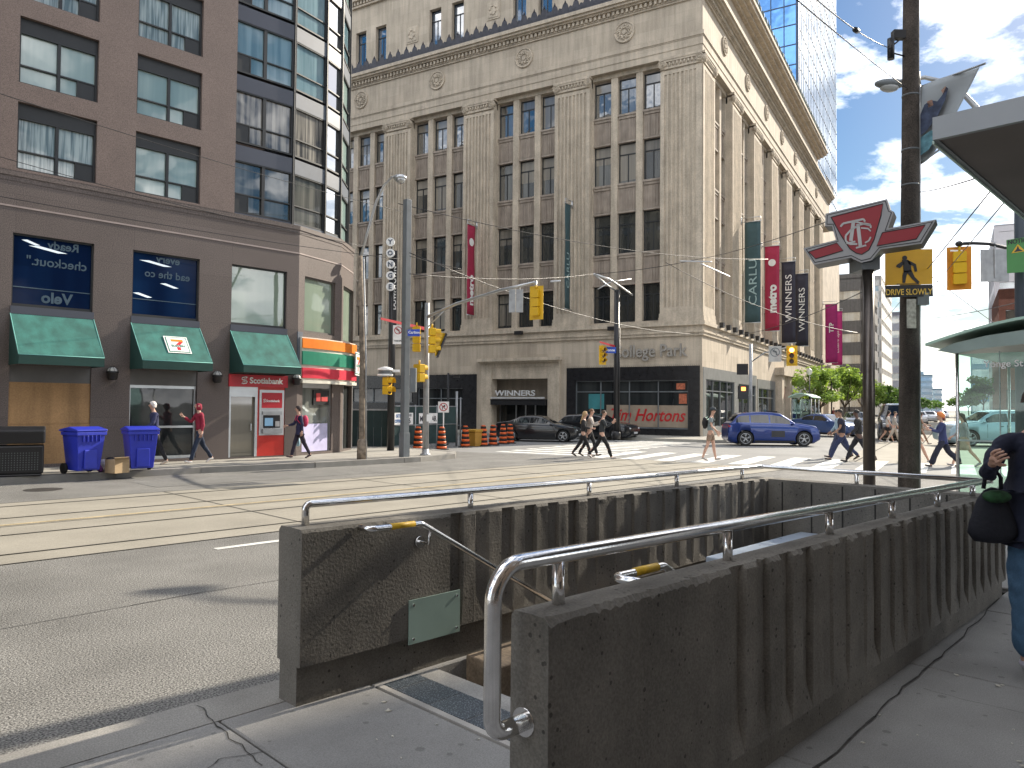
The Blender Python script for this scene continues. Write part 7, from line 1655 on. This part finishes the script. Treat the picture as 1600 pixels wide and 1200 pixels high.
def person(label, pos, az, h=1.68, walk=.0, phase=1, skin=0, top=(.05,.05,.06), legs=(.03,.03,.05), shoes=(.05,.05,.05), hair=(.03,.02,.015), hairstyle='short', sleeves='long', bottom='trousers', armL=(10,15), armR=(-10,15), armLout=8, armRout=8, bag=None, backpack=None, hood=False, coat=0, lean=4, hat=None, fat=1.0, grp=None, headturn=0, flare=1.0, fine=False):
    """walk = stride angle in degrees; phase +1 puts the right leg in front. arms: (shoulder swing, elbow bend)"""
    t = thing('person', label, 'person', pos, pi/2-radians(az)-pi/2, grp)   # local +y is forward
    k = h/1.70; V = Vector
    ln = radians(lean)
    def leg(sx, th, kb):
        hip = V((.088*sx, 0, 0)); th = radians(th); kb = radians(kb)
        kn = hip + V((.005*sx, .43*sin(th), -.43*cos(th))); an = kn + V((0, .43*sin(th-kb), -.43*cos(th-kb))); ft = th-kb
        pitch = 0 if th > 0 else -radians(28)*min(1, abs(th)/.4)
        if th > .2: pitch = radians(12)
        heel = an + V((0,-.04*cos(pitch),-.06)); toe = an + V((.01*sx, .17*cos(pitch), .17*sin(pitch)-.065)); return hip, kn, an, heel, toe
    if phase > 0: LR = leg(1, walk, walk*.25), leg(-1, -walk*.85, walk*.7+3)
    else: LR = leg(1, -walk*.85, walk*.7+3), leg(-1, walk, walk*.25)
    low = min(min(l[3].z, l[4].z) for l in LR) - .025
    Z0 = -low
    off = V((0,0,Z0)); LR = [[p+off for p in l] for l in LR]
    pel = V((0,0,Z0+.02)); 
    def up(d, y=0): return pel + V((0, d*sin(ln)+y, d*cos(ln)))
    waist = up(.15); chest = up(.34); shc = up(.475); neck = up(.55, .01); jaw = up(.625, .035); head = up(.70, .03); crown = up(.775, .02)
    def arm(sx, sw, eb, out):
        sw = radians(sw); eb = radians(eb); out = radians(out); sh = up(.455) + V((.165*sx*fat,0,0)); d = V((sin(out)*sx, sin(sw)*cos(out), -cos(sw)*cos(out)))
        el = sh + d*.27; d2 = V((sin(out)*sx*.5, sin(sw+eb), -cos(sw+eb))).normalized(); wr = el + d2*.235; return sh, el, wr, d2
    AR, AL = arm(1, armR[0], armR[1], armRout), arm(-1, armL[0], armL[1], armLout)
    S_ = k
    def sc(nodes): return [(n[0]*S_, tuple(q*S_ for q in n[1]) if isinstance(n[1], tuple) else n[1]*S_) for n in nodes]
    # ---------- continuous body
    nodes = [(pel,(.13*fat,.10*fat)),(waist,(.112*fat,.085*fat)),(chest,(.128*fat,.095*fat)),(shc,(.10*fat,.075)),(neck,(.05,.05)),(jaw,(.052,.062)),(head,(.072,.088)),(crown,(.058,.070))]; edges = [(i,i+1) for i in range(7)]
    for A_ in (AR, AL):
        b = len(nodes); sx = 1 if A_ is AR else -1; sh, el, wr, d2 = A_
        nodes += [(sh,.048),(el,.037),(wr,.025),(wr+d2*.05,(.034,.020))]; edges += [(3,b),(b,b+1),(b+1,b+2),(b+2,b+3)]
        pal = wr+d2*.075; side = V((0,1,0)) - d2*d2.y; side.normalize(); inw = V((-sx,0,0)); inw = (inw - d2*inw.dot(d2)).normalized()
        nodes.append((pal,(.036,.018))); edges.append((b+3,b+4)); pi_ = b+4
        for q, (o_, l_) in enumerate(((.030,.072),(.011,.080),(-.009,.075),(-.028,.060))):
            f0 = pal + side*o_*1.1 + d2*.022; f1 = f0 + d2*l_*.55 + inw*.012; f2 = f1 + d2*l_*.30 + inw*.030
            bb = len(nodes); nodes += [(f0,.0095),(f1,.0085),(f2,.007)]; edges += [(pi_,bb),(bb,bb+1),(bb+1,bb+2)]
        bb = len(nodes); th0 = wr+d2*.045+side*.036+inw*.01; nodes += [(th0,.012),(th0+d2*.035+side*.018+inw*.012,.009)]; edges += [(b+3,bb),(bb,bb+1)]
    for l in LR:
        b = len(nodes); nodes += [(l[0]-V((0,0,.03)),.085*fat),(l[1],.055),(l[1].lerp(l[2],.35)+V((0,-.012,0)),.056),(l[2],.036),(l[2]+V((0,0,-.045)),.036),(l[4],(.032,.022))]; edges += [(0,b),(b,b+1),(b+1,b+2),(b+2,b+3),(b+3,b+4),(b+4,b+5)]
    # nose and ears
    b = len(nodes); nose = head + V((0,.105,-.010)); nodes += [(nose,.012)]; edges.append((6,b))
    body = skin_obj('body', sc(nodes), edges, SKIN[skin], t, 2)
    # ---------- face details
    mb = MB()
    for sx in (1,-1): mb.ball(tuple((head + V((.030*sx,.080,.012)))*S_), .012*S_, .008*S_, .008*S_, 8, 6)
    mb.build('eyes', m_eye, t)
    mb = MB(); mb.ball(tuple((jaw+V((0,.060,.018)))*S_), .020*S_, .008*S_, .006*S_, 8, 6); mb.build('mouth', m_lip, t)
    mb = MB()
    for sx in (1,-1): mb = MB(); mb.ball(tuple((head + V((.074*sx,.0,-.005)))*S_), .010*S_, .02*S_, .03*S_, 8, 6); mb.build('ear', SKIN[skin], t)
    # ---------- top
    tn = [(up(-.02),(.152*fat,.125*fat)),(waist,(.135*fat,.11*fat)),(chest,(.148*fat,.118*fat)),(shc,(.118*fat,.092)),(up(.52),(.06,.06))]; te = [(i,i+1) for i in range(4)]
    if coat: tn.append((up(-.02)-V((0,0,coat)),(.17*fat,.145*fat))); te.append((0,5))
    for A_ in (AR, AL):
        b = len(tn); sh, el, wr, d2 = A_
        tn.append((sh,.064)); te.append((3,b))
        if sleeves == 'long': tn += [(el,.050),(wr-d2*.012,.037)]; te += [(b,b+1),(b+1,b+2)]
        elif sleeves == 'short': tn.append((sh.lerp(el,.62),.056)); te.append((b,b+1))
    skin_obj('jacket' if sleeves == 'long' else 'shirt', sc(tn), te, cloth(top), t, 2)
    # ---------- bottom
    if bottom == 'trousers':
        bn_ = [(pel+V((0,0,.05)),(.142*fat,.115*fat)),(pel-V((0,0,.03)),(.14*fat,.115*fat))]; be = [(0,1)]
        for l in LR: b = len(bn_); bn_ += [(l[0]-V((0,0,.05)),.098*fat),(l[1],.070*(flare*.4+.6)),(l[2]-V((0,0,.015)),.052*flare)]; be += [(1,b),(b,b+1),(b+1,b+2)]
        skin_obj('trousers', sc(bn_), be, cloth(legs), t, 2)
    elif bottom == 'shorts':
        bn_ = [(pel+V((0,0,.05)),(.142*fat,.115*fat)),(pel-V((0,0,.03)),(.14*fat,.115*fat))]; be = [(0,1)]
        for l in LR: b = len(bn_); bn_ += [(l[0]-V((0,0,.05)),.10*fat),(l[0].lerp(l[1],.72),.088)]; be += [(1,b),(b,b+1)]
        skin_obj('shorts', sc(bn_), be, cloth(legs), t, 2)
    elif bottom == 'skirt':
        mb = MB(); mb.x = Matrix.Scale(S_, 4); kz = LR[0][1].z; z0 = pel.z+.08; prof = [(.12*fat,z0),(.155*fat,z0-.12),(.19*fat,kz+.12),(.20*fat,kz+.03)]; mb.lathe(prof, (0,0,0), 18, sy=.85); mb.build('skirt', cloth(legs), t)
    for l in LR:
        sn2 = [(l[3]+V((0,-.005,.02)),(.040,.036)),(l[2]+V((0,.05,-.05)),(.043,.034)),(l[4]+V((0,-.02,.005)),(.044,.026)),(l[4]+V((0,.02,-.002)),(.030,.020))]
        skin_obj('shoe', sc(sn2), [(0,1),(1,2),(2,3)], cloth(shoes, .5), t, 2)
    # ---------- hair
    hc = head + V((0,-.012,.018))
    if hood:
        hn = [(neck+V((0,-.02,.0)),(.085,.085)),(head+V((0,-.02,.0)),(.098,.108)),(crown+V((0,-.02,.01)),(.07,.085))]; skin_obj('hood', sc(hn), [(0,1),(1,2)], cloth(top), t, 2)
    elif hairstyle != 'none':
        mb = MB(); mb.x = Matrix.Scale(S_, 4)
        rx, ry, rz_ = (.088,.100,.105) if hairstyle in ('short','long','bob') else (.125,.12,.12)
        vs = []; seg = 22; rings = 14
        for i in range(rings+1):
            ph = pi*.5 - (pi*.86)*i/rings
            for j in range(seg):
                a = 2*pi*j/seg; fr_ = max(0, sin(a)); z = sin(ph); 
                zlim = -.05 + .62*fr_**1.5 if hairstyle == 'short' else (-.75+1.35*fr_**1.2 if hairstyle in ('long','bob') else -.5+.9*fr_)
                zz = max(z, zlim); r_ = sqrt(max(0, 1-max(z, -0.3)**2)) if zz == z else sqrt(max(0,1-zz*zz))
                nz = 1 + .07*noise.noise(Vector((cos(a)*6, sin(a)*6, zz*6)))*(2.5 if hairstyle == 'curly' else 1)
                vs.append(hc + V((rx*r_*cos(a)*nz, ry*r_*sin(a)*nz, rz_*zz*nz)))
        fs = [(i*seg+j, (i+1)*seg+j, (i+1)*seg+(j+1) % seg, i*seg+(j+1) % seg) for i in range(rings) for j in range(seg)]
        mb.add(vs, fs, 0, True); mb.build('hair', cloth(hair, .7), t)
        if hairstyle == 'long':
            hn = [(head+V((0,-.06,.02)),(.075,.05)),(neck+V((0,-.075,.0)),(.085,.045)),(up(.42,-.11),(.075,.035)),(up(.33,-.12),(.045,.02))]; skin_obj('long_hair', sc(hn), [(0,1),(1,2),(2,3)], cloth(hair,.7), t, 2)
        if hairstyle == 'bun': pass
    if hat:
        mb = MB(); mb.x = Matrix.Scale(S_, 4); c_ = head+V((0,0,.04)); mb.lathe([(.095,0),(.096,.04),(.08,.085),(.03,.105)], tuple(c_), 18, sy=1.08); mb.prism([c_+V((.07*cos(a), .06+.12*sin(a), .0)) for a in np.linspace(0,pi,9)], (0,0,.012)); mb.build('cap', cloth(hat), t)
    if backpack:
        mb = MB(); mb.x = Matrix.Scale(S_, 4); c_ = up(.30,-.20); mb.ball(tuple(c_), .15, .10, .20, 14, 10); mb.tube([up(.47,-.10)+V((.09,0,0)), up(.47,.06)+V((.10,0,.02)), up(.36,.115)+V((.10,0,0)), up(.2,.0)+V((.14,0,0))], .016, 6); mb.tube([up(.47,-.10)-V((.09,0,0)), up(.47,.06)-V((.10,0,-.02)), up(.36,.115)-V((.10,0,0)), up(.2,.0)-V((.14,0,0))], .016, 6)
        b_ = mb.build('backpack', cloth(backpack), None); b_.location = t.location; b_.rotation_euler.z = t.rotation_euler.z
        return t, b_, (AR, AL, k, up, LR)
    return t, None, (AR, AL, k, up, LR)
def bag_obj(name, label, cat, t, local, mb, mt):
    o = mb.build(name, mt); R_ = Matrix.Rotation(t.rotation_euler.z, 4, 'Z'); o.location = Vector(t.location) + (R_ @ Vector(local)); o.rotation_euler.z = t.rotation_euler.z; return tag(o, label, cat)
person('white haired person in dark blue walking left behind the right blue cart', S(7.45, 20.3, .14), 230, 1.58, 16, 1, 0, (.03,.035,.09), (.012,.012,.016), (.35,.3,.25), (.62,.58,.55), 'bob', armR=(-15,30), armL=(18,40))
person('person in a dark red hooded jacket and jeans walking by the dark shop window', S(8.6, 20.25, .14), 225, 1.60, 22, -1, 0, (.26,.015,.04), (.015,.025,.05), (.62,.6,.58), hood=True, armR=(35,95), armL=(-8,20))
t_, _, inf = person('woman in navy walking past the cash machine with a pink backpack', S(11.55, 20.2, .14), 236, 1.50, 18, 1, 0, (.02,.02,.06), (.02,.015,.03), (.03,.02,.03), (.03,.02,.02), 'bob', armR=(20,55), armL=(-10,15), backpack=(.55,.05,.12), coat=.12)
tag(_, 'pink red backpack worn by the woman at the cash machine', 'backpack'); _.name = 'backpack'
mb = MB(); mb.lathe([(.02,.17),(.05,.12),(.10,.02),(.12,-.08),(.09,-.17),(.02,-.18)], (0,0,0), 14, sy=.6); bag_obj('carrier_bag', 'light blue carrier bag hanging from the hand of the woman at the cash machine', 'bag', t_, (.24,-.02,.52), mb, mat('bag_blue', (.30,.5,.62), .5))
person('fair haired woman in black, leftmost of the three walking over the crossing', gp(911,714), 105, 1.56, 24, 1, 0, (.02,.02,.022), (.012,.012,.014), (.02,.02,.02), (.42,.28,.14), 'long', armR=(15,70), armL=(-5,20))
person('person in a pale grey top in the middle of the three walking over the crossing', gp(921,713), 105, 1.62, 20, -1, 0, (.38,.34,.31), (.012,.012,.014), (.02,.02,.02), (.12,.06,.03), 'short', armR=(30,90), armL=(20,85))
person('woman in dark jacket and leggings, rightmost of the three on the crossing', gp(940,717), 95, 1.62, 27, 1, 0, (.03,.035,.04), (.012,.012,.014), (.5,.48,.46), (.06,.035,.02), 'short', armR=(35,100), armL=(30,95))
t_, b_, _i = person('man in shorts and dark cap standing in the road with a black backpack', gp(1110,720), 115, 1.66, 12, -1, 0, (.20,.24,.25), (.26,.18,.13), (.30,.28,.26), (.02,.015,.01), 'short', sleeves='short', bottom='shorts', armR=(10,40), armL=(5,25), backpack=(.012,.012,.014), hat=(.04,.05,.06))
tag(b_, 'black backpack on the man in shorts', 'backpack'); b_.name = 'backpack'
person('man in a dark navy T-shirt and blue trousers left of the brown post', gp(1316,719.5), 285, 1.74, 30, -1, 1, (.015,.018,.04), (.025,.035,.09), (.02,.015,.015), (.02,.015,.012), 'short', sleeves='short', armR=(-12,20), armL=(15,35), fat=1.12)
person('man in a blue shirt mostly hidden behind the navy T-shirt man', gp(1311,716), 285, 1.68, 24, 1, 1, (.28,.38,.46), (.04,.05,.10), (.02,.015,.015), (.02,.015,.012), 'short', armR=(15,25), armL=(-15,25), fat=1.05)
person('man all in black just left of the brown sign post', gp(1342,723), 285, 1.72, 28, 1, 2, (.018,.018,.02), (.014,.014,.02), (.012,.012,.012), (.01,.01,.01), 'short', armR=(-15,20), armL=(18,30), fat=1.12)
person('woman in white top and black shorts walking past the black van', gp(1387,691), 120, 1.62, 22, 1, 0, (.55,.52,.48), (.012,.012,.014), (.5,.5,.5), (.02,.015,.012), 'long', bottom='shorts', sleeves='short', armR=(10,30))
person('person in pale clothes right beside the woman in black shorts', gp(1397,692), 115, 1.58, 20, -1, 0, (.4,.36,.32), (.42,.36,.3), (.5,.5,.5), (.1,.06,.03), 'short', armR=(10,30))
person('person in an olive dress striding right of the wooden pole', gp(1437,694), 110, 1.62, 30, 1, 1, (.08,.07,.035), (.07,.06,.03), (.4,.38,.36), (.03,.02,.015), 'bob', bottom='skirt', sleeves='none', armR=(25,50))
person('ginger haired woman in a navy jacket and flared trousers crossing beside the shelter', gp(1474,730), 290, 1.66, 28, -1, 0, (.03,.04,.12), (.016,.018,.035), (.02,.02,.03), (.62,.20,.05), 'curly', armR=(30,90), armL=(25,80), flare=1.75, coat=.10)
person('long haired person in grey seen through the shelter glass edge', gp(1507,729), 285, 1.62, 24, 1, 0, (.30,.29,.30), (.36,.27,.2), (.3,.28,.3), (.05,.03,.02), 'long', bottom='skirt', armR=(15,35), armL=(-20,20))
person('person in pale clothes mostly hidden behind the wooden pole', gp(1432,722), 110, 1.62, 30, -1, 0, (.4,.38,.36), (.36,.3,.24), (.5,.5,.5), (.1,.06,.04), 'short', bottom='shorts')
far_p = [(1101,662,30,(.3,.1,.1)),(1268,658,66,(.3,.25,.2)),(1258,659,64,(.05,.06,.1)),(1248,658,60,(.4,.4,.4)),(1302,655,80,(.2,.05,.05))]
for i, (px, py, Y, c_) in enumerate(far_p[1:]):
    p = at(px, 650, Y); person(['distant walker in tan under the big tree','distant walker in dark blue beside the tan one','distant walker in grey behind the blue SUV bonnet','distant walker in dark red far along the sidewalk'][i], (p.x, Y, .15), 40+120*(i % 2), 1.66, 15, 1, i % 2, c_, (.04,.04,.06), grp='distant walkers on the sunlit sidewalk')
# ---- the cropped person at the right edge of the frame
pz = gp(1633,1052,.15); P0_ = Vector((pz.x, pz.y+.05, .15))
t_, _, inf = person('person in navy jacket and blue jeans cut off by the right edge', P0_, 187, 1.66, 3, 1, 0, (.012,.015,.035), (.06,.13,.22), (.50,.47,.55), (.03,.02,.015), 'short', armR=(24,92), armL=(20,60), armRout=31, armLout=10, fat=1.26, lean=0, flare=1.5, coat=.13)
tx_ = bpy.data.textures.new('folds', 'CLOUDS'); tx_.noise_scale = .09; tx_.noise_depth = 2
for ch in t_.children:
    if ch.name.split('.')[0] in ('jacket', 'trousers'):
        s2_ = ch.modifiers.new('sub', 'SUBSURF'); s2_.levels = s2_.render_levels = 2
        d_ = ch.modifiers.new('folds', 'DISPLACE'); d_.texture = tx_; d_.strength = .026; d_.mid_level = .5; d_.texture_coords = 'LOCAL'
R_ = Matrix.Rotation(t_.rotation_euler.z, 4, 'Z')
k = inf[2]; wr = inf[0][2]*k
mb = MB(); mb.lathe([(.01,.17),(.05,.15),(.09,.09),(.135,-.05),(.145,-.11),(.11,-.16),(.03,-.17)], (0,0,0), 20, sy=.45)
bo = bag_obj('shoulder_bag', 'large soft black bag hanging under the elbow of the person at the right edge', 'bag', t_, (.30,.08,.955), mb, cloth((.008,.009,.016), .8))
mb = MB(); hd_ = Vector((0,0,.18)); mb.tube([hd_+Vector((-.05,0,-.02)), hd_+Vector((-.05,.0,.05)), hd_+Vector((-.02,0,.10)), hd_+Vector((.04,0,.05)), hd_+Vector((.05,0,-.02))], .012, 6); mb.build('bag_strap', cloth((.008,.009,.016), .8), bo)
mb = MB(); mb.ball((.0,.055,.12), .085, .05, .04, 12, 7); mb.build('green_scarf', mat('dark_green_cloth', (.015,.06,.02), .8, var=.5, scale=30), bo)
